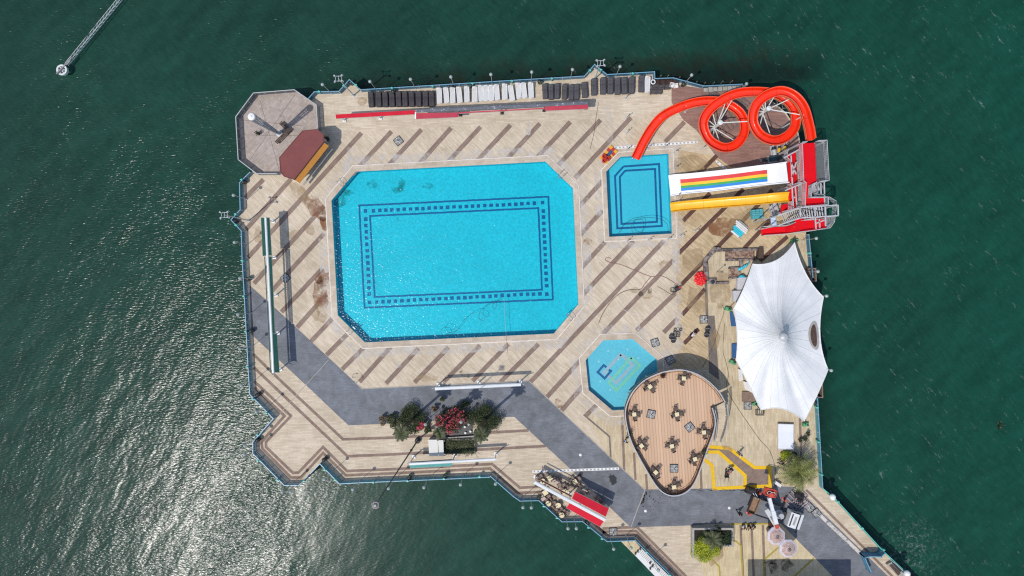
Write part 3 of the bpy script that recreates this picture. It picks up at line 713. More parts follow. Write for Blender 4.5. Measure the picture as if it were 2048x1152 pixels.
def kiosk():
    RF=[(605,261.6),(634,258.7),(647,269),(647,284),(588,359),(569,353),(561,344),(559,315)]
    roof=PP(RF,3.3); c=sum(roof,Vector())/len(roof); t=thing('kiosk','long eight sided kiosk with a flat red brown roof and an orange yellow front','kiosk',(c.x,c.y,.06))
    ins=offset(roof,-.35)
    m=MB(); m.prism(roof,3.12,3.3); rf=m.build('roof',M['roofred'],t)
    m=MB(); m.wall(roof+[roof[0]],.08,3.06,3.34); m.build('gutter',M['rooftrim'],rf)
    m=MB(); m.prism(ins,.06,3.12); m.build('wall',M['cream'],t)
    a=P(649,289,2.6); b_=P(590,363,2.6); d=(b_-a).normalized(); nn=Vector((d.y,-d.x,0)); nn=nn if nn.x>0 else -nn
    a3=roof[3]; b3=roof[4]
    m=MB(); A=a3.copy(); B=b3.copy(); e=.55
    m.add([(A.x,A.y,3.1),(B.x,B.y,3.1),(B.x+nn.x*e,B.y+nn.y*e,2.45),(A.x+nn.x*e,A.y+nn.y*e,2.45),(A.x,A.y,3.0),(B.x,B.y,3.0),(B.x+nn.x*e,B.y+nn.y*e,2.35),(A.x+nn.x*e,A.y+nn.y*e,2.35)],[(3,2,1,0),(4,5,6,7),(0,1,5,4),(1,2,6,5),(2,3,7,6),(3,0,4,7)])
    m.build('awning',M['orange_y'],t)
    m=MB(); m.bar((A.x+nn.x*.62,A.y+nn.y*.62,1.1),(B.x+nn.x*.62,B.y+nn.y*.62,1.1),.28,.06); m.build('counter',M['grate'],t)
    return A,nn
M['roofred']=plain('red_brown_roofing',C(132,78,75),.85,.07,.8); M['rooftrim']=plain('roof_edge',C(112,68,66),.6)
M['cream']=plain('cream_wall',(.45,.41,.33,1),.7,.1); M['orange_y']=plain('orange_fabric',C(222,150,70),.7,.08)
kiosk()
def acunit(px,py,z,ang,label):
    c=P(px,py,z); t=thing('condenser_unit',label,'air conditioner',(c.x,c.y,z-.6))
    m=MB(); m.box((c.x,c.y,z-.3),(.85,.4,.6),ang); m.build('case',M['grate'],t)
    m=MB(); m.ring((c.x,c.y,z),.05,.16,.0,.02,16); m.build('fan_grille',M['grey_metal'],t)
    m=MB(); m.bar((c.x-.3,c.y,z-.62),(c.x+.3,c.y,z-.62),.5,.04); m.build('bracket',M['grey_metal'],t)
acunit(650,290,1.6,R(48),'grey air conditioner box at the right corner of the red roofed kiosk')
potplant(656,279,'dark bushy plant in a pot right of the red roofed kiosk',.4)
# floodlight masts
def flood(px,py,h,label):
    b_=P(px,py); t=thing('floodlight_mast',label,'floodlight',b_)
    m=MB(); m.lathe(b_,[(.22,0),(.22,.06),(.1,.1)],10); m.build('base',M['grey_metal'],t)
    m=MB(); m.tube(b_,b_+Vector((0,0,h)),.09,.055,8); m.build('pole',M['rail_gr'],t)
    m=MB()
    for k in (-1,1): m.bar(b_+Vector((-.42,k*.3,h)),b_+Vector((.42,k*.3,h)),.06,.06)
    for k in (-1,0,1): m.bar(b_+Vector((k*.36,-.36,h)),b_+Vector((k*.36,.36,h)),.05,.05)
    m.build('crossarm',M['grey_metal'],t)
    for i,(x,y) in enumerate(((-.45,.3),(.42,.36),(-.38,-.36),(.46,-.28))):
        m=MB(); a=math.atan2(y,x); m.box((b_.x+x,b_.y+y,h+.12),(.26,.2,.2),a,0,.75); hd=m.build('lamp_head',M['grey_metal'],t)
        m=MB(); m.box((b_.x+x*1.12,b_.y+y*1.12,h+.0),(.26,.2,.03),a); m.build('lens',M['steel'],hd)
flood(707.6,191,7.6,'floodlight mast on the pointed balcony of the top left quay')
flood(1190,157,6.4,'floodlight mast behind the dark loungers on the right pointed balcony')
flood(498.5,441,7.6,'floodlight mast on the small pointed balcony of the left quay')
# far lattice boom over the water
def lattice():
    A=P(330,-112,-1.0); B=P(133,129,-.9); ax=(B-A).normalized(); sx=ax.cross(Vector((0,0,1))).normalized(); sy=sx.cross(ax)
    t=thing('lattice_boom','white lattice boom reaching over the water with a round wheel at its end','boom',(A.x,A.y,-1.8))
    L=(B-A).length; n=30
    def cor(u): 
        w=.22-.06*u; return [A+ax*L*u+sx*(i*w)+sy*(j*w) for i,j in ((-1,-1),(1,-1),(1,1),(-1,1))]
    m=MB()
    c0=cor(0);c1=cor(1)
    for k in range(4): m.tube(c0[k],c1[k],.03,.03,5)
    m.build('chord',M['pale'],t)
    m=MB()
    for i in range(n):
        a=cor(i/n);b_=cor((i+1)/n)
        for k in range(4):
            j=(k+1)%4; m.tube(a[k],b_[j],.016,.016,4,cap=False)
    m.build('lacing',M['pale'],t)
    c=P(124,140,-.8); wh=MB()
    wh.ring((c.x,c.y,c.z),.5,.72,-.1,.1,28)
    for k in range(6):
        a=k*math.pi/3; wh.bar((c.x,c.y,c.z),(c.x+.55*math.cos(a),c.y+.55*math.sin(a),c.z),.1,.1)
    wh.ring((c.x,c.y,c.z-.4),.45,.6,-.1,.1,28)
    w_=wh.build('wheel',M['pale'],t)
    m=MB(); m.lathe((c.x,c.y,c.z-1.1),[(.15,0),(.15,1.1),(.1,1.15)],12); m.build('hub',M['grey_metal'],w_)
    m=MB(); m.bar(B-ax*1.2,P(113,148,-.5),.16,.16); m.build('arm',M['pinkgrey'],t)
    m=MB(); m.tube((A.x,A.y,-8),(A.x,A.y,-1.1),.12,.1,10); m.build('pile',M['grey_metal'],t)
    m=MB(); m.path([P(217,-3,-.5),P(196,40,-.6),P(165,85,-.6),P(140,122,-.4)],.025,4); m.build('stay_cable',M['darkm'],t)
M['pale']=plain('pale_galvanised',(.62,.65,.62,1),.5,.1); M['pinkgrey']=plain('pinkish_grey',(.30,.25,.27,1),.6)
lattice()
def tallmast():
    b_=P(836,880); t=thing('slim_mast','very tall slim dark mast leaning away from the plant bed over the water','mast',b_)
    h=26.5
    m=MB(); m.lathe(b_,[(.38,0),(.38,.5),(.2,.6)],10); m.build('base',M['darkm'],t)
    m=MB(); m.tube(b_+Vector((0,0,.5)),b_+Vector((0,0,h)),.10,.05,8); m.build('pole',M['brngrey'],t)
    m=MB(); m.box((b_.x,b_.y,5.5),(.26,.22,.5)); m.build('junction_box',M['darkm'],t)
    m=MB(); q=.28
    for a,c in (((-q,-q),(q,-q)),((q,-q),(q,q)),((q,q),(-q,q)),((-q,q),(-q,-q)),((-q,-q),(q,q)),((-q,q),(q,-q))): m.bar(b_+Vector((a[0],a[1],h)),b_+Vector((c[0],c[1],h)),.08,.08)
    m.build('head_frame',M['pinkgrey'],t)
    m=MB(); m.box((b_.x,b_.y,h+.1),(.25,.25,.2)); m.build('lamp',M['grate'],t)
M['brngrey']=plain('brown_grey_paint',(.10,.085,.075,1),.6)
tallmast()
# ------------------------------------------------------------------ globe lamps
M['globe']=plain('globe_glass',(.33,.37,.36,1),.2,.06,2); M['globe_w']=plain('opal_globe',(.78,.78,.78,1),.3,.03,2)
def lamp_proto(r,h,nm,mat):
    t=thing(nm,None,'lamp post',(0,0,0))
    m=MB(); m.lathe((0,0,0),[(.12,0),(.12,.08),(.05,.14)],8); m.build('base',M['grey_metal'],t)
    m=MB(); m.tube((0,0,.1),(0,0,h-r*.8),.038,.03,6); m.build('pole',M['rail_gr'],t)
    m=MB(); m.lathe((0,0,h-r),[(.05,-.06),(r*.5,0),(r*.5,.04)],8); m.build('collar',M['grey_metal'],t)
    m=MB(); m.ball((0,0,h),r,14,10); g=m.build('globe',mat,t,True)
    m=MB(); m.lathe((0,0,h+r*.97),[(.06,0),(.04,.05)],6); m.build('finial',M['grey_metal'],g)
    return Proto(t)
bpy.context.view_layer.update()
LP=lamp_proto(.22,4.3,'globe_lamp',M['globe'])
def lamps(lst,fmt,grp):
    for i,(a,b_) in enumerate(lst):
        q=P(a,b_,4.3); o=LP.at((q.x,q.y,0),0,fmt.format(ORD[i])); o['group']='globe lamps round the quay'
lamps([(645,169),(740,163),(821,158.5),(901.7,153.7),(981.8,148.8),(1063.5,144),(1145,139),(1240,133),(1383.4,150),(1493,167.7)],'frosted globe lamp on the top quay, {} from the left','n')
lamps([(467,390.5),(469,484.7),(480,556.6),(476,629),(480,698),(482.6,771)],'frosted globe lamp on the left quay, {} from the top','w')
lamps([(513,823.8),(489.8,891),(489,909),(564.7,984),(581.4,984),(648.7,959)],'frosted globe lamp round the lower left bastion, {} counting from the top','sw')
lamps([(705.7,979.4),(777,977),(848,975),(921,969.5),(991,968)],'frosted globe lamp on the quay below the plant bed, {} from the left','s')
lamps([(1046,1015),(1062.8,1015.4),(1136,1057),(1152.7,1057),(1227.4,1098),(1262,1096),(1316.6,1140)],'frosted globe lamp along the lower quay near the red awning, {} from the left','s2')
lamps([(1632.7,476.7),(1636,543),(1653.4,592),(1662.6,741)],'frosted globe lamp on the right quay by the tent, {} from the top','e')
lamps([(851,849),(922,844)],'frosted globe lamp inside the plant bed, {} from the left','p')
for px,py,lb in ((1665,994,'big white globe lamp on a short post at the bend of the right quay'),(1814,1147,'big white globe lamp at the far lower right end of the quay')):
    q=P(px,py,1.5); t=thing('globe_lamp',lb,'lamp post',(q.x,q.y,0))
    m=MB(); m.tube((q.x,q.y,0),(q.x,q.y,1.2),.08,.06,8); m.build('pole',M['green'],t)
    m=MB(); m.ball((q.x,q.y,1.5),.42,18,12); m.build('globe',M['globe_w'],t,True)
for px,py,lb in ((1161,909.5,'round white light dome set in the blue grey path above the dashed drain'),(1291,1021.5,'round white light dome on the path below the brown deck'),(1458.5,1015.5,'round white light dome on the path left of the truck')):
    q=P(px,py); t=thing('ground_light',lb,'ground light',(q.x,q.y,.02))
    m=MB(); m.ring((q.x,q.y,.02),.19,.23,0,.04,20); m.build('ring',M['grate'],t)
    m=MB(); m.lathe((q.x,q.y,.02),[(.19,0),(.18,.06),(.1,.11),(.01,.12)],18); m.build('dome',M['globe_w'],t,True)
# litter bins
def bin_proto():
    t=thing('litter_bin',None,'litter bin')
    m=MB(); m.lathe((0,0,0),[(.24,0),(.28,.7),(.28,.75)],14); m.build('bucket',M['darkm'],t)
    m=MB(); m.lathe((0,0,.75),[(.30,0),(.26,.12),(.08,.2),(.02,.21)],14); m.build('lid',M['darkm'],t,True)
    m=MB(); m.bar((.27,-.1,0),(.27,-.1,1.0),.05); m.bar((.27,.1,0),(.27,.1,1.0),.05); m.build('stand',M['green'],t)
    return Proto(t)
BP=bin_proto()
for i,(a,b_,lb) in enumerate(((788,186,'behind the dark loungers of the top quay'),(904,175,'behind the white loungers of the top quay'),(942,173,'behind the middle of the white loungers'),(1079,166,'between the white and dark lounger rows'),(704.6,168,'in the tip of the top left balcony'),(1365,171,'beside the stacked chairs at the top right'),(491,365,'under the left railing below the terrace'),(474,443,'in the tip of the left balcony'),(500,558,'where the blue grey path starts on the left quay'),(506,661,'on the lower edge of the blue grey path at the left quay'),(519,788,'at the upper corner of the lower left bastion'),(519,878,'at the left corner of the lower left bastion'),(651,917,'at the inner corner right of the bastion'),(820,953,'on the bottom quay below the teal awning'),(892,949,'on the bottom quay right of the teal awning'),(1078,992,'beside the tables at the bottom quay'),(1174,1041,'under the red awning at the bottom quay'),(1625,803,'by the right railing below the tent'))):
    q=P(a,b_); o=BP.at((q.x,q.y,0),rnd.random()*6,'black litter bin '+lb); o['group']='black litter bins along the railings'
# ------------------------------------------------------------------ sun loungers
M['blackcov']=plain('black_cover',C(70,66,68),.6,.18,2,dirt=.2); M['greycov']=plain('charcoal_cover',C(84,82,86),.65,.15,2,dirt=.2)
M['wplastic']=plain('white_plastic',(.70,.69,.67,1),.4,.06,3,dirt=.05); M['offw']=plain('off_white_plastic',(.62,.60,.55,1),.5,.06,3)
def prof(y):
    # top line of a stacked, covered lounger: raised head, dip, knee
    y=(y+.97)/1.94
    return .60+.10*math.sin(y*math.pi*1.1)+(.24*max(0,(y-.62)/.38)**1.2)
def cover_proto(mat,name):
    t=thing(name,None,'sun lounger'); m=MB(); nx,ny=8,22; vs=[];fs=[]
    def ring_(y,inset):
        w=.33-inset; z=prof(y)
        w*=1-.10*math.sin((y+.97)/1.94*math.pi*3)**2*.6
        return [(-w-.03,y,.16),(-w-.015,y,z*.6),(-w,y,z-.06),(-w*.8,y,z),(-w*.3,y,z-.035),(w*.3,y,z-.035),(w*.8,y,z),(w,y,z-.06),(w+.015,y,z*.6),(w+.03,y,.16)]
    ys=[-.97+1.94*i/(ny-1) for i in range(ny)]
    for i,y in enumerate(ys):
        e=min(i,ny-1-i); vs+=ring_(y,.06 if e==0 else 0)
    k=10
    for i in range(ny-1):
        for j in range(k-1): fs.append((i*k+j,i*k+j+1,(i+1)*k+j+1,(i+1)*k+j))
    fs.append(tuple(range(k-1,-1,-1))); fs.append(tuple(range((ny-1)*k,ny*k)))
    m.add(vs,fs); m.build('cover',mat,t,True)
    m=MB()
    m.box((0,.10,prof(.10)-.005),(.5,.03,.03)); m.box((0,.55,prof(.55)+.0),(.5,.02,.02)); m.build('strap',M['darkm'],t)
    for sx in (-1,1):
        for sy in (-.8,.8): m=MB(); m.box((sx*.27,sy,.09),(.07,.07,.18)); m.build('leg',M['darkm'],t)
    return t
def white_proto():
    t=thing('sun_lounger',None,'sun lounger')
    m=MB()
    for sx in (-1,1): m.path(cat_curve([(sx*.31,-.95,.50),(sx*.31,-.3,.55),(sx*.31,.3,.58),(sx*.31,.6,.72),(sx*.29,.96,.86)],4),.045,6)
    m.bar((-.31,-.95,.5),(.31,-.95,.5),.09,.09); m.bar((-.29,.96,.86),(.29,.96,.86),.09,.08); m.build('frame',M['wplastic'],t,True)
    m=MB()
    for i in range(15):
        y=-.86+1.25*i/14; m.box((0,y,.55+.03*(i/14)),(.58,.07,.03))
    m.build('seat_slats',M['wplastic'],t)
    m=MB()
    for i in range(6):
        y=.48+.44*i/5; m.box((0,y,.64+.21*i/5),(.54,.066,.03))
    m.build('backrest',M['wplastic'],t)
    m=MB(); m.box((0,-.05,.42),(.6,1.8,.03)); m.box((0,-.05,.28),(.6,1.8,.03)); m.build('stacked_frame',M['offw'],t)
    for sx in (-1,1):
        for sy in (-.75,.6): m=MB(); m.box((sx*.27,sy,.25),(.07,.1,.5)); m.build('leg',M['offw'],t)
    return t
pb=Proto(cover_proto(M['blackcov'],'sun_lounger')); pg=Proto(cover_proto(M['greycov'],'sun_lounger')); pw=Proto(white_proto())
bx=[741.6,757,770,783.5,796.8,809.5,822.6,837,850.5,862.7]
for i,x in enumerate(bx):
    q=P(x+1,200-.17*(i)-.4,.4); o=pb.at((q.x,q.y,.02),R(2)+rnd.uniform(-.03,.03),'black covered sun lounger, %s from the left in the left black row'%ORD[i],(1.12,1.0,1)); o['group']='black covered loungers at the top left'
wx=[(879,192.5),(893,192),(905.6,192),(919,191),(934,190),(950,190),(962,188),(972.6,187.5),(983,187),(994,186),(1009.7,184.5),(1023,187.5),(1037,182.5),(1048,182),(1062,182)]
for i,(x,y) in enumerate(wx):
    q=P(x,y,.4); o=pw.at((q.x,q.y,.02),R(3)+rnd.uniform(-.06,.06)+(.09 if i in (11,13) else 0),'white plastic sun lounger, %s from the left in the white row of the top quay'%ORD[i],(1,1.0,1)); o['group']='white loungers on the top quay'
gx=[(1090,183),(1102,184.5),(1114,183),(1129,184),(1142.6,185),(1153,184),(1169,180.5),(1188,174.5),(1206,172.5),(1220.5,172),(1235,173),(1248.5,172),(1263,171),(1283,168)]
for i,(x,y) in enumerate(gx):
    q=P(x,y,.4); o=pg.at((q.x,q.y,.02),R(1)+rnd.uniform(-.05,.05)+(.12 if i==6 else 0),'charcoal covered sun lounger, %s from the left in the right dark row'%ORD[i],(1.0 if i<6 else 1.12,1.0 if i<7 else 1.1,1)); o['group']='charcoal covered loungers at the top right'
q=P(1294.5,170,.4); o=pw.at((q.x,q.y,.02),R(1),'single white sun lounger right of the dark loungers beside the stacked chairs',(1.05,1.02,1))
M['chairdk']=plain('dark_brown_rattan',C(74,58,54),.7,.2,6); M['chairgr']=plain('dark_grey_rattan',C(92,88,88),.7,.2,6)
def armchair(mat,w=.62):
    t=thing('armchair',None,'armchair'); h=w/2
    m=MB(); m.box((0,0,.36),(w-.1,w-.1,.14)); m.build('seat',mat,t)
    m=MB(); m.box((0,h-.05,.58),(w,.1,.6),0,0,.95); m.build('backrest',mat,t)
    for sx in (-1,1): m=MB(); m.box((sx*(h-.04),-.02,.46),(.08,w-.1,.36)); m.build('armrest',mat,t)
    for sx in (-1,1):
        for sy in (-1,1): m=MB(); m.box((sx*(h-.08),sy*(h-.1),.15),(.06,.06,.3)); m.build('leg',M['darkm'],t)
    return t
a1=Proto(armchair(M['chairdk'],.78)); a2=Proto(armchair(M['chairgr'],.76)); a3=Proto(armchair(M['wplastic'],.56))
for i,(x,y) in enumerate(((1310,166),(1323,166.5),(1335.7,166),(1347.5,165.5))):
    q=P(x,y); o=a1.at((q.x,q.y,.02),R(3),'dark brown rattan armchair under the top railing, %s from the left'%ORD[i]); o['group']='stacked brown armchairs'
for i,(x,y) in enumerate(((1308,175.5),(1320,175.5),(1332.7,175))):
    q=P(x,y); o=a2.at((q.x,q.y,.02),R(183),'dark grey rattan armchair in the middle stacked row, %s from the left'%ORD[i]); o['group']='grey armchairs'
for i,(x,y) in enumerate(((1304,185),(1316,184.7))):
    q=P(x,y); o=a2.at((q.x,q.y,.02),R(5),'dark grey rattan armchair in front of the chair stack, %s one'%('left','right')[i]); o['group']='grey armchairs'
for i,(x,y) in enumerate(((1341.5,173),(1350,174.5))):
    q=P(x,y); o=a3.at((q.x,q.y,.02),R(-8+20*i),'white plastic armchair at the right end of the stacked chairs, %s one'%('left','right')[i])
q=P(1303.5,168); t=thing('life_ring','white ring leaning between the white lounger and brown armchairs','life ring',(q.x,q.y,.9))
m=MB(); m.path([(q.x+.27*math.cos(i*math.pi/9),q.y+.27*math.sin(i*math.pi/9),.95) for i in range(18)],.075,8,closed=True); m.build('ring',M['wplastic'],t,True)
m=MB(); m.lathe((q.x,q.y,.05),[(.25,0),(.25,.85),(.1,.86)],12); m.build('stand',M['darkm'],t)

# ------------------------------------------------------------------ awnings
M['redfab']=plain('red_fabric',C(206,34,54),.8,.10,1.0,dirt=.08); M['redfab2']=plain('faded_red_fabric',C(188,66,82),.7,.12,1.0,dirt=.15); M['greenfab']=plain('dark_green_fabric',C(38,86,74),.7,.15,1.5); M['tealfab']=plain('teal_fabric',C(92,158,152),.7,.1)
def speck(name,col):
    m,nt,b=newmat(name); v=pos(nt); s=noise(nt,v,3.2,4,.75)
    nt.links.new(mixc(nt,ramp(nt,s,.60,.66),mixc(nt,noise(nt,v,1.2,3),mul(col,.7),mul(col,1.3)),(.62,.62,.64,1)),b.inputs['Base Color']); b.inputs['Roughness'].default_value=.5; return m
M['speck']=speck('spattered_grey_cover',C(104,106,114))
def awn_mat():
    m,nt,b=newmat('awning_white'); v=pos(nt); nt.links.new(mixc(nt,noise(nt,v,.8,4),(.58,.60,.60,1),(.75,.75,.74,1)),b.inputs['Base Color']); b.inputs['Roughness'].default_value=.3; return m
M['awnw']=awn_mat()
def awning(label,beam,bw,bmat,fabrics,posts,h=3.2,postmat='white',name='awning'):
    A=P(*beam[0],h);B=P(*beam[1],h); d=(B-A).normalized(); c=(A+B)/2
    t=thing(name,label,'awning',(c.x,c.y,0))
    n_=Vector((-d.y,d.x,0))
    m=MB()
    w=bw/S; prof_=[(-w/2,-.12),(-w/2,.02),(-w*.25,.10),(w*.25,.10),(w/2,.02),(w/2,-.12)]
    vs=[];
    for E in (A,B): vs+=[E+n_*u+Vector((0,0,vv)) for u,vv in prof_]
    k=len(prof_); m.add(vs,[((i+1)%k,i,k+i,k+(i+1)%k) for i in range(k)]+[tuple(range(k)),tuple(range(2*k-1,k-1,-1))]); m.build('cassette',M[bmat],t)
    for (quad,zs,mt) in fabrics:
        q=[P(x,y,z) for (x,y),z in zip(quad,zs)]; m=MB(); dn=Vector((0,0,-.04))
        m.add(q+[p+dn for p in q],[(0,1,2,3),(7,6,5,4),(0,4,5,1),(1,5,6,2),(2,6,7,3),(3,7,4,0)]); fb=m.build('fabric',M[mt],t)
        m=MB(); m.bar(q[3]+Vector((0,0,-.06)),q[2]+Vector((0,0,-.06)),.07,.07); m.build('front_bar',M['grate'],fb)
    for (x,y) in posts:
        b_=P(x,y); u=max(0,min((B-A).length,(b_-Vector((A.x,A.y,0))).dot(d))); tp=A+d*u
        pp=thing_part('post',t)
        m=MB(); m.box((b_.x,b_.y,.08),(.42,.42,.16),math.atan2(d.y,d.x)); m.bar(b_,b_+Vector((0,0,2.5)),.13,.13); o=m.build('post',M[postmat],t)
        m=MB()
        for k in (-1,1): m.bar(b_+Vector((0,0,2.3)),tp+d*(.45*k)+Vector((0,0,-.14)),.07,.07)
        m.bar(b_+Vector((0,0,2.5)),tp+Vector((0,0,-.1)),.09,.09); m.build('arm',M[postmat],o)
    return t
def thing_part(n,t): return None
awning('long top awning with red fabric at both ends and a spattered grey cover',((831,221.5),(1176,205.5)),6.5,'speck',
 [([(671,229),(829.5,220.5),(829.5,228.5),(672,237)],(3.2,3.2,3.1,3.1),'redfab'),([(832,226.2),(917,225.2),(917,234),(832,238)],(3.15,3.15,2.75,2.75),'redfab2'),([(1090,211.5),(1176,207.5),(1176,217.5),(1090,221.5)],(3.15,3.15,3.0,3.0),'redfab2'),([(918,224.4),(1089,215.4),(1089,217.6),(918,226.8)],(3.12,3.12,3.05,3.05),'redfab2')],
 [(689,241),(761,237)],h=3.2)
for i,(x,y) in enumerate(((921,230),(1004,226),(1088,221),(1172,216))):
    pass
t=[o for o in COL.objects if o.get('label','').startswith('long top awning')][0]
for (x,y) in ((921,230),(1004,226),(1088,221),(1172,216)):
    b_=P(x,y); m=MB(); m.box((b_.x,b_.y,.08),(.42,.42,.16)); m.bar(b_,b_+Vector((0,0,2.6)),.13,.13); o=m.build('post',M['darkm'],t)
    m=MB(); q=P(x-2,y-14,3.05); m.bar(b_+Vector((0,0,2.4)),q,.09,.09); m.build('arm',M['darkm'],o)
b_=P(831,230); m=MB(); m.bar(P(831,224,3.1),P(831,237,2.8),.14,.1); m.build('end_cap',M['white'],t)
A=P(671,233,3.1); m=MB(); m.bar(P(672,233,3.0),P(829,224.5,3.0),.25,.1); m.build('fabric_roller',M['redfab'],t)
awning('long left awning with a white ridge and dark green sides',((531,435),(546.5,746)),4.6,'awnw',
 [([(529,435.5),(532.5,511),(525.5,512),(522,435.5)],(3.2,3.2,3.05,3.05),'greenfab'),([(537.5,511),(534,435),(538.5,435),(543,511)],(3.2,3.2,3.1,3.1),'greenfab'),
  ([(545.5,667),(537.8,513),(543,513),(549.5,667)],(3.2,3.2,3.1,3.1),'greenfab'),([(549,745),(545.5,668),(553.5,668),(558.5,745)],(3.2,3.2,3.0,3.0),'greenfab'),([(530,513),(542,745),(540.5,745),(528.5,513)],(3.2,3.2,3.1,3.1),'greenfab')],
 [(547,443),(550,515),(553,590),(557,666),(562,738)])
awning('white closed awning across the edge of the blue grey path',((870,777.5),(1042,769)),6,'awnw',[],[(877,769),(958,764),(1041,762)])
awning('white awning with teal flaps on the bottom quay below the plant bed',((819,928),(991,918.5)),5.2,'awnw',
 [([(820,930),(904,925.5),(904,932),(820,936)],(3.15,3.15,2.95,2.95),'tealfab'),([(904,922),(822,926.5),(822,924),(904,919)],(3.15,3.15,3.0,3.0),'greenfab')],[(828,913),(910,910),(992,907)])
awning('double red awning with a white ridge over the tables at the bottom quay',((1068.5,964),(1211,1040)),6.8,'awnw',
 [([(1211.5,1033.5),(1144,997.5),(1150,983.6),(1217.5,1017)],(3.2,3.2,3.0,3.0),'redfab'),([(1139.5,1006.5),(1207,1042.5),(1200,1053.6),(1133,1015.8)],(3.2,3.2,3.0,3.0),'redfab'),([(1143,994),(1075,958.5),(1076.5,956.5),(1144,992)],(3.2,3.2,3.15,3.15),'red_dk')],[(1070.7,953.5),(1138,986.5)])

# ------------------------------------------------------------------ water slides
def gloss(name,col,var=.13): return plain(name,col,.42,var,.6,coat=.12)
M['orange']=gloss('orange_fibreglass',(.78,.030,.004,1)); M['tgrey2']=plain('slide_steel',(.30,.31,.32,1),.5,.1); M['rimd']=plain('flange_dark_red',(.34,.02,.005,1),.5); M['rimo']=plain('orange_rim',(.85,.10,.03,1),.5); M['peach']=plain('peach_underside',(.70,.29,.12,1),.5,.1,1); M['yslide']=gloss('yellow_fibreglass',(.86,.43,.004,1)); M['yslide2']=plain('yellow_underside',(.60,.30,.03,1),.5)
M['wslide']=gloss('white_fibreglass',(.80,.80,.80,1),.05)
def flume(path,w,d,t,mi,mo,name,th=.05,k=13):
    """half-pipe swept along 3-D path points"""
    pts=[Vector(p) for p in path]; n=len(pts); inn=[];out=[]
    for i,p in enumerate(pts):
        a=(pts[min(i+1,n-1)]-pts[max(i-1,0)]).normalized(); s=Vector((a.y,-a.x,0)).normalized(); up=s.cross(a).normalized()
        ri=[];ro=[]
        for j in range(k):
            u=-1+2*j/(k-1); an=u*math.pi/2
            x=math.copysign(abs(math.sin(an))**.42,an); z=-abs(math.cos(an))**.42
            ri.append(p+s*(w/2*x)+up*(d*z+d)); ro.append(p+s*((w/2+th)*x)+up*((d+th)*z+d))
        lip=[p+s*(w/2+.10)+up*(d+.0)+up*.0, p-s*(w/2+.10)+up*d]
        inn.append([lip[1]]+ri+[lip[0]]); out.append([lip[1]-up*.05]+ro+[lip[0]-up*.05])
    kk=k+2
    m=MB(); m.add([q for r in inn for q in r],[(i*kk+j,i*kk+j+1,(i+1)*kk+j+1,(i+1)*kk+j) for i in range(n-1) for j in range(kk-1)]); MC=m
    m=MB(); m.add([q for r in out for q in r],[(i*kk+j+1,i*kk+j,(i+1)*kk+j,(i+1)*kk+j+1) for i in range(n-1) for j in range(kk-1)]); m.build('underside',mo,t,True)
    m=MC; seg=0.0; nxt=2.4
    for i in range(1,n-1):
        seg+=(pts[i]-pts[i-1]).length
        if seg>nxt:
            nxt+=2.6; a=(pts[i+1]-pts[i-1]).normalized(); s=Vector((a.y,-a.x,0)).normalized(); up=s.cross(a).normalized()
            A=[q+up*.012-a*.025 for q in inn[i]]; B=[q+up*.012+a*.025 for q in inn[i]]
            m.add(A+B,[(j,j+1,kk+j+1,kk+j) for j in range(kk-1)],1)
    m.build(name,[mi,M['rimd'] if mi==M['orange'] else mo],t,True)
    for cidx in (0,kk-1):
        m=MB(); m.path([r[cidx]+Vector((0,0,.01)) for r in inn],.045,6); m.build('rim',M['rimo'] if name and mi==M['orange'] else mo,t,True)
SPIR=[(1618,281),(1612.4,250.6),(1602.5,218),(1584.5,195.5),(1558.6,185.5),(1530.6,193),(1509,212),(1501.6,237.6),(1507,259),(1522,276),(1545.7,283.5),(1569.4,275),(1584.5,257),(1587,235.5),(1580,214),(1563,199),(1545,190.5),(1520,187),(1494,187),(1470,190.5),(1444.5,201),(1418.7,220),(1404.7,242),(1405.8,263.5),(1418.7,285),(1444.5,297.5),(1468,291.5),(1483,272),(1485.4,250.6),(1476.8,229),(1457.4,214),(1438,207),(1417,205),(1390,207.5),(1360.6,216),(1326,233),(1304.6,255),(1287.4,282),(1270,317)]
z0,z1=7.75,.35
Ls=[0]
for i in range(1,len(SPIR)): Ls.append(Ls[-1]+math.dist(SPIR[i],SPIR[i-1]))
sp=[P(x,y,z0+(z1-z0)*(l/Ls[-1])**.92) for (x,y),l in zip(SPIR,Ls)]
spc=cat_curve(sp,5)
t=thing('spiral_slide','orange double spiral water slide ending in the small pool','water slide',P(1494,250))
flume(spc,.94,.78,t,M['orange'],M['peach'],'channel')
for ci,(bx_,by_,rr,zt) in enumerate(((1420,262,44,4.8),(1500,243,46,6.9))):
    b_=P(bx_,by_); tp=b_+Vector((0,0,zt)); m=MB(); m.tube(b_,tp,.22,.18,12); m.lathe(tp,[(.3,-.15),(.3,.1),(.1,.14)],12); o=m.build('support_column',M['pale'],t)
    near=[p for p in spc if (Vector((p.x,p.y,0))-Vector((b_.x,b_.y,0))).length<4.4 ]
    sel=[]
    for i in range(10):
        a=2*math.pi*i/10+.2; u=Vector((math.cos(a),math.sin(a),0)); cc=[p for p in near if (Vector((p.x-b_.x,p.y-b_.y,0)).normalized()).dot(u)>.96]
        if cc: sel.append(min(cc,key=lambda p:abs(p.z-zt+.6)))
    near=sel
    m=MB()
    for p in near:
        q=p+Vector((0,0,-.05)); zc=min(zt-.1,max(1.2,p.z-.7)); 
        m.tube(Vector((b_.x,b_.y,zc)),q,.075,.06,6)
    m.build('support_arm',M['pale'],o)
for (x,y,i) in ((1375,222,0),(1326,240,0),(1604,232,0)):
    cand=min(spc,key=lambda p:(p-P(x,y,p.z)).length); b_=Vector((cand.x,cand.y,0)); m=MB(); m.tube(b_,cand,.1,.08,8); m.build('support_column',M['pale'],t)
m=MB(); e=spc[-1]; 
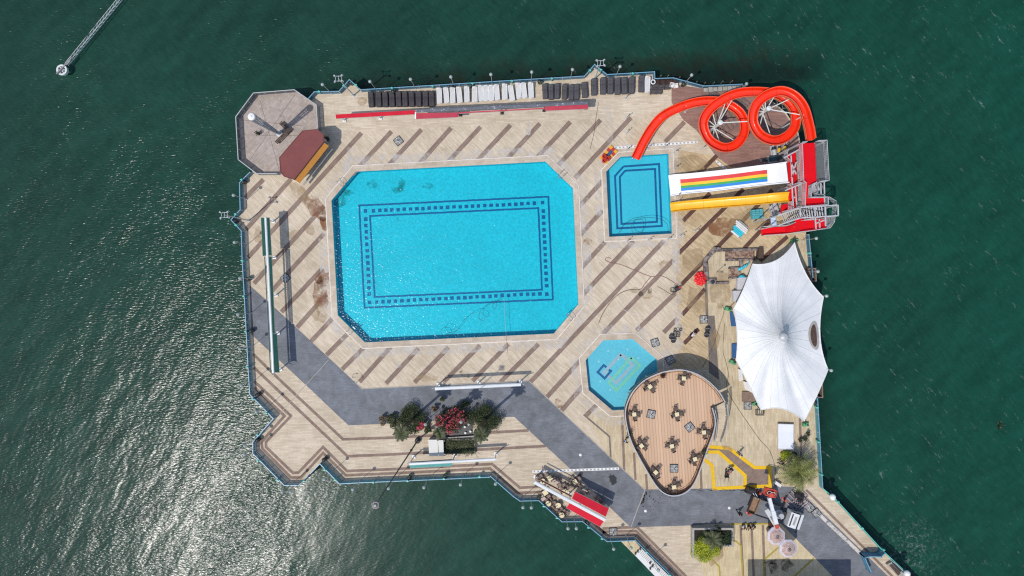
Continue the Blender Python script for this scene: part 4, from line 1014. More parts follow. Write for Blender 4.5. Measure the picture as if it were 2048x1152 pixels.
m.tube((e.x-.3,e.y,-1.3),(e.x-.3,e.y,e.z),.06,.06,8); m.build('support_column',M['pale'],t)
# rainbow slide: centreline from tower to pool
def rainbow():
    t=thing('wide_slide','wide white water slide with a red, yellow, green and blue rainbow stripe panel','water slide',P(1460,358))
    # px: top edge and bottom edge sample lines with height
    smp=[(0,(1572,324),(1577,366),5.6),(.12,(1545,328),(1547,369),5.5),(.25,(1515,331.5),(1516,372),4.6),(.45,(1470,337.5),(1470,377.5),3.2),(.65,(1420,343),(1420,383.5),2.0),(.82,(1375,347.5),(1376,387.5),1.05),(.92,(1352,349),(1356,390),.6),(1,(1337.5,350.5),(1342,392.5),.42)]
    up=cat_curve([P(*a,z) for _,a,_,z in smp],5); lo=cat_curve([P(*b,z) for _,_,b,z in smp],5); n=len(up)
    m=MB(); vs=[];k=7; fs=[]
    for a,b in zip(up,lo):
        e=(b-a).normalized(); w=.10; Z=Vector((0,0,1))
        vs+=[a-e*0+Z*0.0-Z*.25,a+Z*.32,a+e*w+Z*.32,a+e*(w+.06),b-e*(w+.06),b-e*w+Z*.32,b+Z*.32,b-Z*.25]
    k=8
    for i in range(n-1):
        for j in range(k-1): fs.append((i*k+j,(i+1)*k+j,(i+1)*k+j+1,i*k+j+1))
        fs.append((i*k+7,(i+1)*k+7,(i+1)*k,i*k))
    m.add(vs,fs); m.build('chute',M['wslide'],t)
    cols=(('red_stripe',(.62,.035,.03,1)),('yellow_stripe',(.85,.46,.01,1)),('green_stripe',(.035,.33,.06,1)),('blue_stripe',(.01,.20,.58,1)))
    edges=[.12,.40,.60,.77,.97]
    i0=next(i for i,a in enumerate(up) if a.x<P(1537,330,5.4).x); i1=next(i for i,a in enumerate(up) if a.x<P(1359,350,.8).x)
    for (nm,cl),u0,u1 in zip(cols,edges[:-1],edges[1:]):
        m=MB(); vs=[];fs=[]
        for i in range(i0,i1):
            a,b=up[i],lo[i]; vs+=[a.lerp(b,.17+.68*u0)+Vector((0,0,.012)),a.lerp(b,.17+.68*u1)+Vector((0,0,.012))]
        for i in range(len(vs)//2-1): fs.append((2*i,2*i+2,2*i+3,2*i+1))
        m.add(vs,fs); m.build(nm,gloss(nm,cl),t)
    for u in (8,16,24):
        a,b=up[u],lo[u]
        for q in (a.lerp(b,.15),a.lerp(b,.85)):
            m=MB(); m.tube((q.x,q.y,0),(q.x,q.y,q.z-.1),.09,.09,8); m.build('support_column',M['grey_metal'],t)
rainbow()
t=thing('yellow_slide','narrow yellow half pipe water slide beside the rainbow slide','water slide',P(1460,404))
ys=[(1578,394.5,4.9),(1550,396.5,4.6),(1500,401.5,3.4),(1450,405.5,2.3),(1400,409.5,1.3),(1370,412,.75),(1352,414,.45),(1341,415.5,.35)]
flume(cat_curve([P(x,y,z) for x,y,z in ys],6),1.05,.42,t,M['yslide'],M['yslide2'],'channel')
for x,y,z in ys[1:6]:
    q=P(x,y,z); m=MB(); m.tube((q.x,q.y,0),(q.x,q.y,z),.09,.08,8); m.build('support_column',M['grey_metal'],t)

# ------------------------------------------------------------------ slide tower
M['redfloor']=plain('red_floor_matting',C(224,8,26),.85,.07,1.2); M['tgrey']=plain('tower_galvanised',(.46,.46,.47,1),.5,.12,2); M['mesh']=glassy('steel_mesh',(.26,.26,.27,1),.30,.5)
def tw(x,y,z): return P(1490+x/5.485,270+y/5.485,z)
tw_t=thing('slide_tower','grey steel slide tower with red floors, stairs and railings','slide tower',P(1600,375))
def deck(pts,z,mat='redfloor',nm='platform'):
    q=[tw(x,y,z) for x,y in pts]; m=MB(); m.prism(q,z-.16,z); return m.build(nm,M[mat],tw_t)
def trail(pts,z,h=1.05,bal=True,zs=None):
    q=[tw(x,y,(z if zs is None else zs[i])) for i,(x,y) in enumerate(pts)]; m=MB(); Z=Vector((0,0,1))
    for a,b in zip(q[:-1],q[1:]):
        for k in (1.0,.68,.36,.08): m.bar(a+Z*h*k,b+Z*h*k,.06 if k==1.0 else .035)
        L=(b-a).length; kk=max(1,int(L/.28))
        for i in range(kk+1):
            c=a.lerp(b,i/kk); m.bar(c,c+Z*h,.03 if i%4 else .06)
    return m.build('railing',M['tgrey'],tw_t)
ZT,ZM,ZL=7.6,4.9,3.9
deck([(595,95),(765,85),(785,515),(750,528),(695,555),(690,690),(870,685),(872,770),(625,790),(628,640),(635,530),(610,515)],ZT)
deck([(465,215),(555,180),(575,540),(580,810),(470,830),(480,540),(470,290)],ZM)
deck([(545,940),(600,900),(885,900),(890,1015),(770,1040),(600,1060),(545,1000)],ZL)
deck([(395,770),(470,750),(470,840),(400,860)],ZM-1.6)
m=MB(); a0,a1_,b0,b1=tw(175,1020,.1),tw(178,1100,.1),tw(430,1005,1.9),tw(450,1082,1.9); c0,c1=tw(545,975,3.8),tw(600,1058,3.8)
m.add([a0,b0,b1,a1_,c0,c1]+[p-Vector((0,0,.14)) for p in (a0,b0,b1,a1_,c0,c1)],[(3,2,1,0),(2,5,4,1),(6,7,8,9),(7,10,11,8),(0,1,7,6),(1,4,10,7),(9,8,2,3),(8,11,5,2)]); m.build('ramp',M['redfloor'],tw_t)
trail([(175,1010),(430,1000),(520,965)],0,zs=[.1,1.9,3.6]); trail([(178,1108),(460,1088),(600,1066),(885,1030)],0,zs=[.1,1.9,3.8,3.9])
trail([(455,975),(480,1020),(540,1085)],1.9); trail([(520,970),(545,1010),(610,1070)],2.8)
deck([(772,90),(858,80),(880,505),(790,515)],ZT-.5,'mesh','grating')
trail([(765,80),(858,75),(882,510),(790,520)],ZT); trail([(590,95),(648,92)],ZT); trail([(590,95),(606,515),(632,535),(622,790)],ZT)
trail([(752,532),(698,558),(688,692),(870,690)],ZT); trail([(885,690),(965,740),(940,960),(890,1030)],ZT-2)
trail([(872,690),(874,772),(625,792)],ZT)
trail([(440,170),(420,250),(465,300)],ZM); trail([(465,215),(545,180)],ZM); trail([(468,545),(455,600)],ZM); trail([(475,740),(470,835)],ZM); trail([(560,190),(582,540),(585,800)],ZM)
trail([(615,940),(770,930),(890,905)],ZL); trail([(890,905),(890,1020)],ZL)
# stairs
def flight(p0,p1,w,za,zb,n):
    A=tw(*p0,za);B=tw(*p1,zb); d=Vector((B.x-A.x,B.y-A.y,0)); L=d.length; d.normalize(); s=Vector((-d.y,d.x,0)); m=MB()
    for i in range(n):
        u=(i+.5)/n; c=A.lerp(B,u); m.bar(c-s*w/2,c+s*w/2,L/n*.8,.05)
    o=m.build('stair',M['tgrey'],tw_t); m=MB()
    for k in (-1,1):
        m.bar(A+s*(w/2*k)-Vector((0,0,.1)),B+s*(w/2*k)-Vector((0,0,.1)),.06,.22)
        m.bar(A+s*(w/2*k)+Vector((0,0,.95)),B+s*(w/2*k)+Vector((0,0,.95)),.05,.05)
        for i in range(n+1):
            c=A.lerp(B,i/n)+s*(w/2*k); m.bar(c,c+Vector((0,0,.95)),.03,.03)
    m.build('handrail',M['tgrey'],o)
flight((640,870),(860,830),1.5,ZL,ZL+2.2,8); flight((640,830),(400,910),1.5,ZM+.4,1.2,12); flight((735,560),(720,650),1.1,ZT-.2,ZT-2.2,8); flight((800,640),(760,545),1.0,ZT-2.4,ZT-.4,7)
flight((350,900),(300,760),1.1,.3,2.2,8)
# columns and trusses
m=MB()
for (x,y,z) in ((600,100,ZT),(765,90,ZT),(785,515,ZT),(860,80,ZT),(880,505,ZT),(610,520,ZT),(625,790,ZT),(870,770,ZT),(690,690,ZT),(470,290,ZM),(470,830,ZM),(570,540,ZM),(560,190,ZM),(885,1015,ZL),(770,1040,ZL),(560,1000,ZL)):
    q=tw(x,y,z); m=MB(); m.bar((q.x,q.y,-2.0),(q.x,q.y,z-.1),.17,.17); m.build('column',M['tgrey'],tw_t)
m=MB(); zb=8.4
seg=[((600,795),(1020,770),zb),((620,910),(1022,885),zb),((600,795),(610,910),zb),((765,788),(770,902),zb),((880,780),(885,890),zb),((1020,770),(1022,885),zb),((350,890),(600,800),zb),((370,990),(620,905),zb),((505,225),(520,550),6.6),((505,300),(560,430),6.6),((560,300),(510,470),6.6),((515,560),(530,800),6.6),((550,550),(570,800),6.6),((440,610),(620,535),6.9),((430,250),(590,160),6.9),((828,520),(834,650),7.2),((868,515),(872,690),7.2),((770,650),(870,655),7.2),((870,690),(885,1000),7.6),((770,905),(778,1030),6.2),((778,970),(885,930),6.2),((815,920),(820,1020),6.2),((525,690),(560,680),6.6)]
for a,b,z in seg: m.bar(tw(*a,z),tw(*b,z),.13,.15)
for (x,y) in ((600,795),(1020,770),(620,910),(1022,885),(350,890),(370,990)):
    q=tw(x,y,zb); m.bar((q.x,q.y,(3.9 if x>500 and x<1000 else 0.0) if x<1000 else 3),(q.x,q.y,zb),.12,.12)
for a,b,za,zc in (((600,100),(610,520),1,ZT-1),((610,520),(600,100),1,ZT-1),((860,80),(880,505),1,ZT-1),((880,505),(860,80),1,ZT-1),((470,290),(470,830),1,ZM-.6),((625,790),(870,770),1,ZT-1),((600,100),(765,90),1,ZT-1)): m.bar(tw(*a,za),tw(*b,zc),.07,.07)
m.build('truss',M['tgrey'],tw_t)
q=tw(365,935,6.2); m=MB(); m.box((q.x,q.y,4.6),(.7,1.1,.06),.1); pnl=m.build('sign_panel',plain('pale_blue_sign',(.36,.47,.60,1),.5),tw_t)
m=MB()
for i in range(5): m.box((q.x-.05,q.y-.38+.19*i,4.64),(.5,.06,.02),.1)
m.build('sign_lines',M['white'],pnl)
# machinery under the slides
def pump(px,py,label,colr,s=1.0,ang=0):
    c=P(px,py); t=thing('pump',label,'pump',c); ca=Vector((math.cos(ang),math.sin(ang),0))
    m=MB(); m.box((c.x,c.y,.1),(1.3*s,.6*s,.2),ang); m.build('base',M['grey_metal'],t)
    m=MB(); m.tube(c-ca*.55*s+Vector((0,0,.5*s)),c+ca*.1*s+Vector((0,0,.5*s)),.24*s,.24*s,14); m.build('motor',M[colr],t)
    m=MB(); m.tube(c+ca*.1*s+Vector((0,0,.5*s)),c+ca*.45*s+Vector((0,0,.5*s)),.32*s,.2*s,14); m.build('housing',M['darkm'],t)
    m=MB(); m.path(cat_curve([c+ca*.45*s+Vector((0,0,.5*s)),c+ca*.9*s+Vector((0,0,.5*s)),c+ca*.95*s+Vector((0,0,1.2*s))],4),.1*s,8); m.build('pipe',M['grey_metal'],t)
M['ypaint']=plain('yellow_machine_paint',C(236,190,40),.45); M['dblue']=plain('dark_teal_machine',(.02,.07,.09,1),.5)
pump(1556,299,'yellow topped pump under the right orange spiral, left one','ypaint',.8,R(80)); pump(1568,295.5,'yellow topped pump under the right orange spiral, right one','ypaint',.8,R(70))
pump(1548,318,'dark teal pump in the shade above the rainbow slide','dblue',1.5,R(10)); pump(1545,303,'grey pump left of the yellow pumps under the spiral','tgrey',1.1,R(100))
pump(1527,322,'small dark pump at the left edge of the shade above the rainbow slide','darkm',.7,R(170))
M['rackg']=plain('dull_rack_steel',(.16,.15,.15,1),.6,.2)
def rackthing(px,py,label,w=2.2,l=3.2,ang=0):
    c=P(px,py); t=thing('steel_rack',label,'steel rack',(c.x,c.y,.02)); d=Vector((math.cos(ang),math.sin(ang),0)); s=Vector((-d.y,d.x,0)); m=MB()
    for k in range(6): q=c+d*(l*(k/5-.5)); m.bar(q-s*w/2+Vector((0,0,.25)),q+s*w/2+Vector((0,0,.25)),.09,.09)
    for k in range(4): q=c+s*(w*(k/3-.5)); m.bar(q-d*l/2+Vector((0,0,.35)),q+d*l/2+Vector((0,0,.35)),.09,.09)
    m.build('frame',M['rackg'],t)
    for i in (-1,1):
        for j in (-1,1): q=c+d*(l/2*i)+s*(w/2*j); m=MB(); m.bar((q.x,q.y,.02),(q.x,q.y,.3),.1); m.build('foot',M['darkm'],t)
rackthing(1452,244,'grey steel rack lying inside the left orange spiral',2.6,3.0,.6); rackthing(1530,262,'grey steel rack lying inside the right orange spiral',2.6,3.4,-.5); rackthing(1473,205,'small grey steel rack behind the left spiral',1.6,3.0,-.6); rackthing(1425,192,'small pale steel rack left of the left spiral',.9,1.3,-.5)
rackthing(1548,205,'grey steel rack in the shade behind the right spiral',2.2,3.0,.2)
m=MB(); 
for a in ((1487,188,70,12,.05),): pass
t=thing('wall_block_row','row of pale concrete blocks under the top right railing','concrete blocks',P(1440,180))
for i in range(9):
    c=P(1410+i*9.5,181.5-i*.7); m=MB(); m.box((c.x,c.y,.22),(.55,.5+.12*(i%2),.4),R(3)); m.build('block',M['grate'],t)
# showers and small posts round the small pool
def post_proto():
    t=thing('shower_post',None,'shower post'); m=MB(); m.lathe((0,0,0),[(.14,0),(.14,.05),(.05,.08)],8); m.build('base',M['grey_metal'],t)
    m=MB(); m.tube((0,0,.05),(0,0,1.3),.045,.04,6); m.build('pole',M['pale'],t)
    m=MB(); m.bar((0,0,1.25),(.26,.2,1.35),.06); m.lathe((.28,.22,1.28),[(.09,0),(.06,.08)],8); m.build('head',M['darkm'],t)
    return Proto(t)
SP=post_proto()
for i,(x,y,lb) in enumerate(((1250,197,'upper of two on the open paving left of the slide'),(1252,236,'second on the open paving left of the slide'),(1252,267,'third on the open paving above the small pool'),(1252,302,'beside the orange slide end'),(1295,297,'right of the orange slide end'),(1326,296,'second right of the orange slide end'),(1347,306,'at the upper right corner of the small pool'),(1348,337,'just above the rainbow slide end'),(1352,394,'between the rainbow and yellow slide ends'),(1353,405,'just above the yellow slide end'),(1360,472,'at the lower right corner of the small pool'),(1335,479,'below the small pool, rightmost'),(1295,481,'below the small pool, middle one'),(1253,483,'below the small pool, leftmost'),(1389,462,'right of the small pool on the tan paving'),(1402,298,'left of the left spiral above the brown stripe'),(1370,224,'inside the bend of the orange slide'))):
    q=P(x,y); o=SP.at((q.x,q.y,.02),rnd.uniform(-.3,.3),'short shower post '+lb); o['group']='short posts round the small pool'
# play toy beside the small pool
t=thing('play_platform','red and yellow checkered play platform with red barrels beside the small pool','play platform',P(1218,310))
M['toyred']=plain('red_plastic',(.48,.035,.025,1),.4); M['toyyel']=plain('yellow_plastic',(.75,.36,.02,1),.4); M['toyblue']=plain('blue_plastic',(.03,.09,.22,1),.4)
ax=(P(1228,297)-P(1206,322)); ax.z=0; LL=ax.length; ax.normalize(); sx=Vector((-ax.y,ax.x,0)); o0=P(1206,322)
m1=MB();m2=MB()
for i in range(5):
    for j in range(3):
        if j==1 and i>0 and i<4: continue
        c=o0+ax*(LL*(i+.5)/5)+sx*((j-1)*.42); (m1 if (i+j)%2 else m2).box((c.x,c.y,.15),(LL/5-.01,.41,.26),math.atan2(ax.y,ax.x))
m1.build('red_blocks',M['toyred'],t); m2.build('yellow_blocks',M['toyyel'],t)
m=MB(); c=o0+ax*LL*.62; m.box((c.x,c.y,.1),(LL*.5,.38,.12),math.atan2(ax.y,ax.x)); m.build('mat',M['toyblue'],t)
for i,(u,v) in enumerate(((.02,-.1),(.2,.25),(.28,-.3))):
    c=o0+ax*LL*u+sx*v; m=MB(); m.lathe((c.x,c.y,.05),[(.28,0),(.32,.35),(.28,.7),(.2,.7),(.2,.3)],14); m.build('barrel',M['toyred'],t)
# ------------------------------------------------------------------ raised brown deck
def decking(name,col):
    m,nt,b=newmat(name); v=pos(nt,R(4)); sep=nt.nodes.new('ShaderNodeSeparateXYZ'); nt.links.new(v,sep.inputs[0])
    f=math_(nt,'FRACT',math_(nt,'MULTIPLY',sep.outputs[0],1/.375)); g=ramp(nt,math_(nt,'ABSOLUTE',math_(nt,'SUBTRACT',f,.5)),.26,.42)
    pid=math_(nt,'FLOOR',math_(nt,'MULTIPLY',sep.outputs[0],1/.375))
    wn=nt.nodes.new('ShaderNodeTexWhiteNoise'); wn.noise_dimensions='1D'; nt.links.new(pid,wn.inputs['W'])
    c=mixc(nt,ramp(nt,wn.outputs['Value'],0,1),mul(col,.92),mul(col,1.08))
    c=mixc(nt,1.0,c,mixc(nt,noise(nt,pos(nt,R(4),(3,.5,1)),1.0,4,.6),(.92,.91,.90,1),(1.07,1.07,1.07,1)),'MULTIPLY')
    c=mixc(nt,math_(nt,'MULTIPLY',g,.55),c,mul(col,.62)); nt.links.new(c,b.inputs['Base Color']); b.inputs['Roughness'].default_value=.65
    nt.links.new(bump(nt,g,.4,.02),b.inputs['Normal']); return m
M['decking']=decking('brown_decking',C(214,177,144)); M['ply']=plain('dark_brown_parapet',C(106,80,66),.6,.15,1.5)
ZD=3.5
DK_=[(1250.6,825),(1253.6,851.8),(1264,887),(1287.5,931.5),(1311,970),(1329,987),(1348,992),(1370,986),(1388,968),(1402.6,934),(1416,896),(1427.7,863.6),(1430.6,840),(1424.7,816),(1450.7,805),(1438,784),(1417,763),(1394,748.5),(1364,740),(1337.7,742),(1314,748.5),(1287.5,762),(1267,782.5),(1256.5,801.6)]
dk=PP(DK_,ZD+.95)
loop=[Vector((p.x,p.y,0)) for p in dk]
seq=cat_curve(loop[14:]+loop[:14],4)         # from the stair notch all the way round to the stair notch
out=seq
t=thing('raised_deck','raised teardrop shaped deck of brown boards with cafe tables on it','raised deck',(sum(p.x for p in out)/len(out),sum(p.y for p in out)/len(out),0))
m=MB(); m.prism([Vector((p.x,p.y,0)) for p in out],ZD-.3,ZD); m.build('floor',M['decking'],t)
m=MB(); m.prism(offset(out,-2.2)[::1],.0,ZD-.3); m.build('base_wall',M['ply'],t)
m=MB(); m.wall(out,.05,ZD+.05,ZD+.86); m.build('parapet',M['ply'],t)
m=MB(); m.wall(out,.13,ZD+.87,ZD+.96); m.build('top_rail',M['rail_gr'],t)
m=MB(); ins=[p for p in offset(out,-.28)]; m.wall(ins[1:-1],.05,ZD+.45,ZD+.52); m.build('inner_rail',M['red_dk'],t)
for i in range(0,len(out),5):
    q=out[i]; m=MB(); m.box((q.x,q.y,ZD+.45),(.1,.1,1.0)); m.build('post',M['darkm'],t)
for i in range(2,len(out),8):
    q=out[i]; c=Vector((t.location.x,t.location.y,0)); q=q.lerp(c,.08); m=MB(); m.tube((q.x,q.y,0),(q.x,q.y,ZD-.3),.14,.14,10); m.build('column',M['grey_metal'],t)
# curved stair
inn=cat_curve([P(1426,817,3.5),P(1431,838,2.6),P(1430,858,1.5),P(1426,880,.1)],4); ou=cat_curve([P(1450,805,3.5),P(1453,832,2.6),P(1448,858,1.5),P(1438,882,.1)],4)
n=len(inn); m=MB()
for i in range(n-1):
    a,b,c,d=inn[i],ou[i],ou[i+1],inn[i+1]; z=ZD*(1-(i+1)/n)
    m.prism([a,b,c,d],max(0.0,z-.28),z)
st=m.build('stair',M['pave_h'],t)
for cu,mt in ((inn,'rail_gr'),(ou,'glass_gr')):
    m=MB(); hs=[Vector((p.x,p.y,ZD*(1-i/n)+.9)) for i,p in enumerate(cu)]
    vs=[(p.x,p.y,p.z-.85) for p in hs]+[(p.x,p.y,p.z) for p in hs]; k=len(hs)
    m.add(vs,[(i,i+1,k+i+1,k+i) for i in range(k-1)]); pn=m.build('side_panel',M['glass_gr'],st)
    m=MB(); m.path(hs,.06,6); m.build('handrail',M['rail_gr'],t)
# cafe tables and chairs
M['band_top']=plain('dull_table_top',C(188,168,152),.5,.1,3); M['cream_top']=plain('cream_table_top',C(226,212,170),.5,.06,3); M['seat']=plain('brown_grey_rattan',C(104,91,84),.7,.2,6); M['umb']=plain('umber_metal',C(92,76,70),.5,.2)
def table_proto(sz,rnd_=False,mat='cream_top'):
    t=thing('cafe_table',None,'table'); m=MB()
    if rnd_: m.lathe((0,0,.72),[(sz/2,0),(sz/2,.04)],20)
    else: m.box((0,0,.74),(sz,sz,.045))
    m.build('tabletop',M[mat],t); m=MB(); m.tube((0,0,.03),(0,0,.72),.04,.04,8); m.build('column',M['darkm'],t)
    m=MB(); m.bar((-.28,-.28,.03),(.28,.28,.03),.07,.05); m.bar((-.28,.28,.03),(.28,-.28,.03),.07,.05); m.build('foot',M['darkm'],t); return Proto(t)
def chair_proto(sz=.5,sm='seat'):
    t=thing('cafe_chair',None,'chair'); h=sz/2; m=MB(); m.box((0,0,.44),(sz,sz,.06)); m.build('seat',M[sm],t)
    m=MB()
    for i in range(4): m.bar((-h,h+.03+.02*i,.55+.1*i),(h,h+.03+.02*i,.55+.1*i),.035,.05)
    for s in (-1,1): m.bar((s*h,h,.42),(s*h,h+.1,.92),.035)
    m.build('backrest',M['umb'],t)
    for sx in (-1,1):
        for sy in (-1,1): m=MB(); m.bar((sx*(h-.03),sy*(h-.03),.42),(sx*(h+.08),sy*(h+.08),0),.035); m.build('leg',M['umb'],t)
    for sx in (-1,1): m=MB(); m.path(cat_curve([(sx*(h+.02),h,.66),(sx*(h+.06),0,.66),(sx*(h+.02),-h,.62),(sx*(h+.02),-h,.44)],3),.022,5); m.build('armrest',M['umb'],t)
    return Proto(t)
TP=table_proto(.50); CP=chair_proto(.44)
tabs=[(1300,773.6,40,'at the upper left rim'),(1367.6,757,0,'at the top rim'),(1268.6,829,5,'at the left rim'),(1354,829,12,'in the upper middle'),(1408,865,5,'at the right rim'),(1283,892,40,'at the lower left rim'),(1344,892.5,15,'in the lower middle'),(1390,918.5,18,'at the lower right rim'),(1311.5,945,42,'by the lower left parapet'),(1348,974.7,10,'in the bottom tip')]
side=[('upper',0),('left',90),('lower',180),('right',270)]
for (x,y,a,w_) in tabs:
    q=P(x,y,ZD+.75); o=TP.at((q.x,q.y,ZD),R(a),'small cream topped table %s of the raised brown deck'%w_); o['group']='tables on the raised deck'
    for nm,b in side:
        an=R(a+b)+rnd.uniform(-.3,.3); dd=.53+rnd.uniform(-.07,.1)
        o=CP.at((q.x-dd*math.sin(an),q.y+dd*math.cos(an),ZD),an,'brown chair, %s side of the table %s of the raised deck'%(nm,w_)); o['group']='chairs on the raised deck'
# parasol bases
M['slab']=plain('grey_slab',C(150,148,146),.75,.12,3)
def pbase_proto():
    t=thing('parasol_stand',None,'parasol base'); m=MB()
    m.bar((-.5,-.5,.04),(.5,-.5,.04),.06,.08); m.bar((-.5,.5,.04),(.5,.5,.04),.06,.08); m.bar((-.5,-.5,.04),(-.5,.5,.04),.06,.08); m.bar((.5,-.5,.04),(.5,.5,.04),.06,.08); m.build('frame',M['darkm'],t)
    for i in (-1,1):
        for j in (-1,1): m=MB(); m.box((i*.235,j*.235,.07),(.43,.43,.08)); m.build('slab',M['slab'],t)
    m=MB(); m.bar((-.48,0,.14),(.48,0,.14),.06,.05); m.bar((0,-.48,.145),(0,.48,.145),.06,.05); m.build('cross',M['pale'],t)
    m=MB(); m.tube((0,0,.1),(0,0,.85),.05,.05,8); m.build('pole',M['darkm'],t); return Proto(t)
PB=pbase_proto()
for x,y,z,a,lb in ((1302,828,ZD,-12,'on the left part of the raised deck'),(1379,854,ZD,38,'turned cornerwise on the right part of the raised deck'),(1347.6,936.5,ZD,0,'on the lower part of the raised deck'),(797,282,0,38,'on the striped paving above the large pool'),(1310,685,0,18,'beside the upper right corner of the octagonal pool'),(1407,639,0,2,'at the end of the grey strip left of the tent'),(1226,1063,0,2,'on the bottom quay right of the red awning'),(1340,720,0,30,'in the shadow above the raised deck'),(1619,1015,0,42,'right of the truck by the pale kerb, upper one'),(1632,1025.5,0,38,'right of the truck by the pale kerb, lower one'),(571,556,0,45,'in the shadow of the green awning'),(1495,811,0,0,'at the lower left edge of the white tent'),(1095,720,0,8,'on the striped paving below the large pool')):
    if x==1095: continue
    q=P(x,y,z); o=PB.at((q.x,q.y,z+.03),R(a),'grey four slab parasol base '+lb); o['group']='empty parasol bases'
for x,y,lb in ((1324,751,'dark red leafed plant in a pot by the upper rim of the raised deck'),(1257.5,864,'dark bushy plant in a pot by the left rim of the raised deck'),(1406.5,901,'dark bushy plant in a pot by the right rim of the raised deck')):
    potplant(x,y,lb,.36,ZD,'red_dk' if x==1324 else 'fol_dk')
# tables under the red awning
ST_=table_proto(.64); RT=table_proto(.74,True); TT=table_proto(.68,False,'band_top')
def z1060(x,y): return (1060+x/8.86,930+y/8.86)
tl=[((350,230),ST_,35,'cream table in the upper left awning shadow'),((470,290),TT,32,'grey table second from the left'),((800,300),ST_,30,'bright square table on the path edge'),((960,460),TT,35,'grey table in the deep awning shadow'),((610,470),ST_,28,'cream table just above the awning ridge'),((270,490),ST_,35,'cream table below the left ridge end'),((220,590),TT,40,'pinkish table in the rail corner'),((325,685),RT,0,'upper round table by the railing'),((560,890),RT,0,'lower round table by the railing'),((500,720),RT,0,'round table between the railing tables'),((225,290),RT,0,'small round table at the left end')]
for (p,pr,a,lb) in tl:
    x,y=z1060(*p); q=P(x,y,.75); o=pr.at((q.x,q.y,.02),R(a),lb); o['group']='tables under the red awning'
M['seat2']=plain('pale_brown_rattan',C(146,126,114),.7,.2,6); CQ=chair_proto(.5,'seat2')
cl=[(180,195),(150,245),(245,258),(275,310),(295,185),(400,250),(520,355),(430,230),(600,365),(650,395),(560,440),(735,355),(740,240),(865,240),(870,350),(330,560),(375,610),(285,630),(415,570),(430,680),(400,745),(455,800),(515,830),(600,820),(650,850),(545,780),(520,235),(905,505),(1030,460),(800,375),(190,520),(1180,590),(1260,640),(1290,680)]
for i,p in enumerate(cl):
    x,y=z1060(*p); q=P(x,y,.45)
    ts=min(tl,key=lambda u:math.dist(u[0],p)); an=math.atan2(-(ts[0][0]-p[0]),-(ts[0][1]-p[1])); a=R(30)+round((an-R(30))/(math.pi/2))*math.pi/2
    dx,dy=p[0]-ts[0][0],p[1]-ts[0][1]; wh=('left' if dx<0 else 'right') if abs(dx)>abs(dy) else ('upper' if dy<0 else 'lower')
    o=CQ.at((q.x,q.y,.02),a,'brown chair on the %s side of the %s'%(wh,ts[3])); o['label']=o['label'].strip(); o['group']='chairs under the red awning'
# make labels single: number chairs that share a side
from collections import defaultdict
dd=defaultdict(list)
for o in COL.objects:
    if o.get('group')=='chairs under the red awning': dd[o['label']].append(o)
for l,os_ in dd.items():
    if len(os_)>1:
        os_.sort(key=lambda o:o.location.x)
        for o,k in zip(os_,('leftmost','next','third','fourth','fifth')): o['label']=k+' '+l
# ------------------------------------------------------------------ white tent
def tent_mat():
    m,nt,b=newmat('tent_membrane'); v=pos(nt,obj=True)
    n1=noise(nt,v,.5,5,.6); c=mixc(nt,ramp(nt,n1,.35,.7),(.66,.67,.67,1),(.76,.76,.755,1))
    sp=nt.nodes.new('ShaderNodeSeparateXYZ'); nt.links.new(v,sp.inputs[0]); an=math_(nt,'ARCTAN2',sp.outputs[1],sp.outputs[0])
    w1=nt.nodes.new('ShaderNodeTexNoise'); w1.noise_dimensions='1D'; w1.inputs['Scale'].default_value=9; w1.inputs['Detail'].default_value=4; nt.links.new(an,w1.inputs['W'])
    c=mixc(nt,1.0,c,mixc(nt,ramp(nt,w1.outputs['Fac'],.3,.7),(.94,.94,.93,1),(1.02,1.02,1.02,1)),'MULTIPLY'); nt.links.new(c,b.inputs['Base Color']); b.inputs['Roughness'].default_value=.5
    return m
M['tent']=tent_mat(); M['seam']=plain('tent_seam',(.60,.605,.61,1),.6)
ZA=8.2
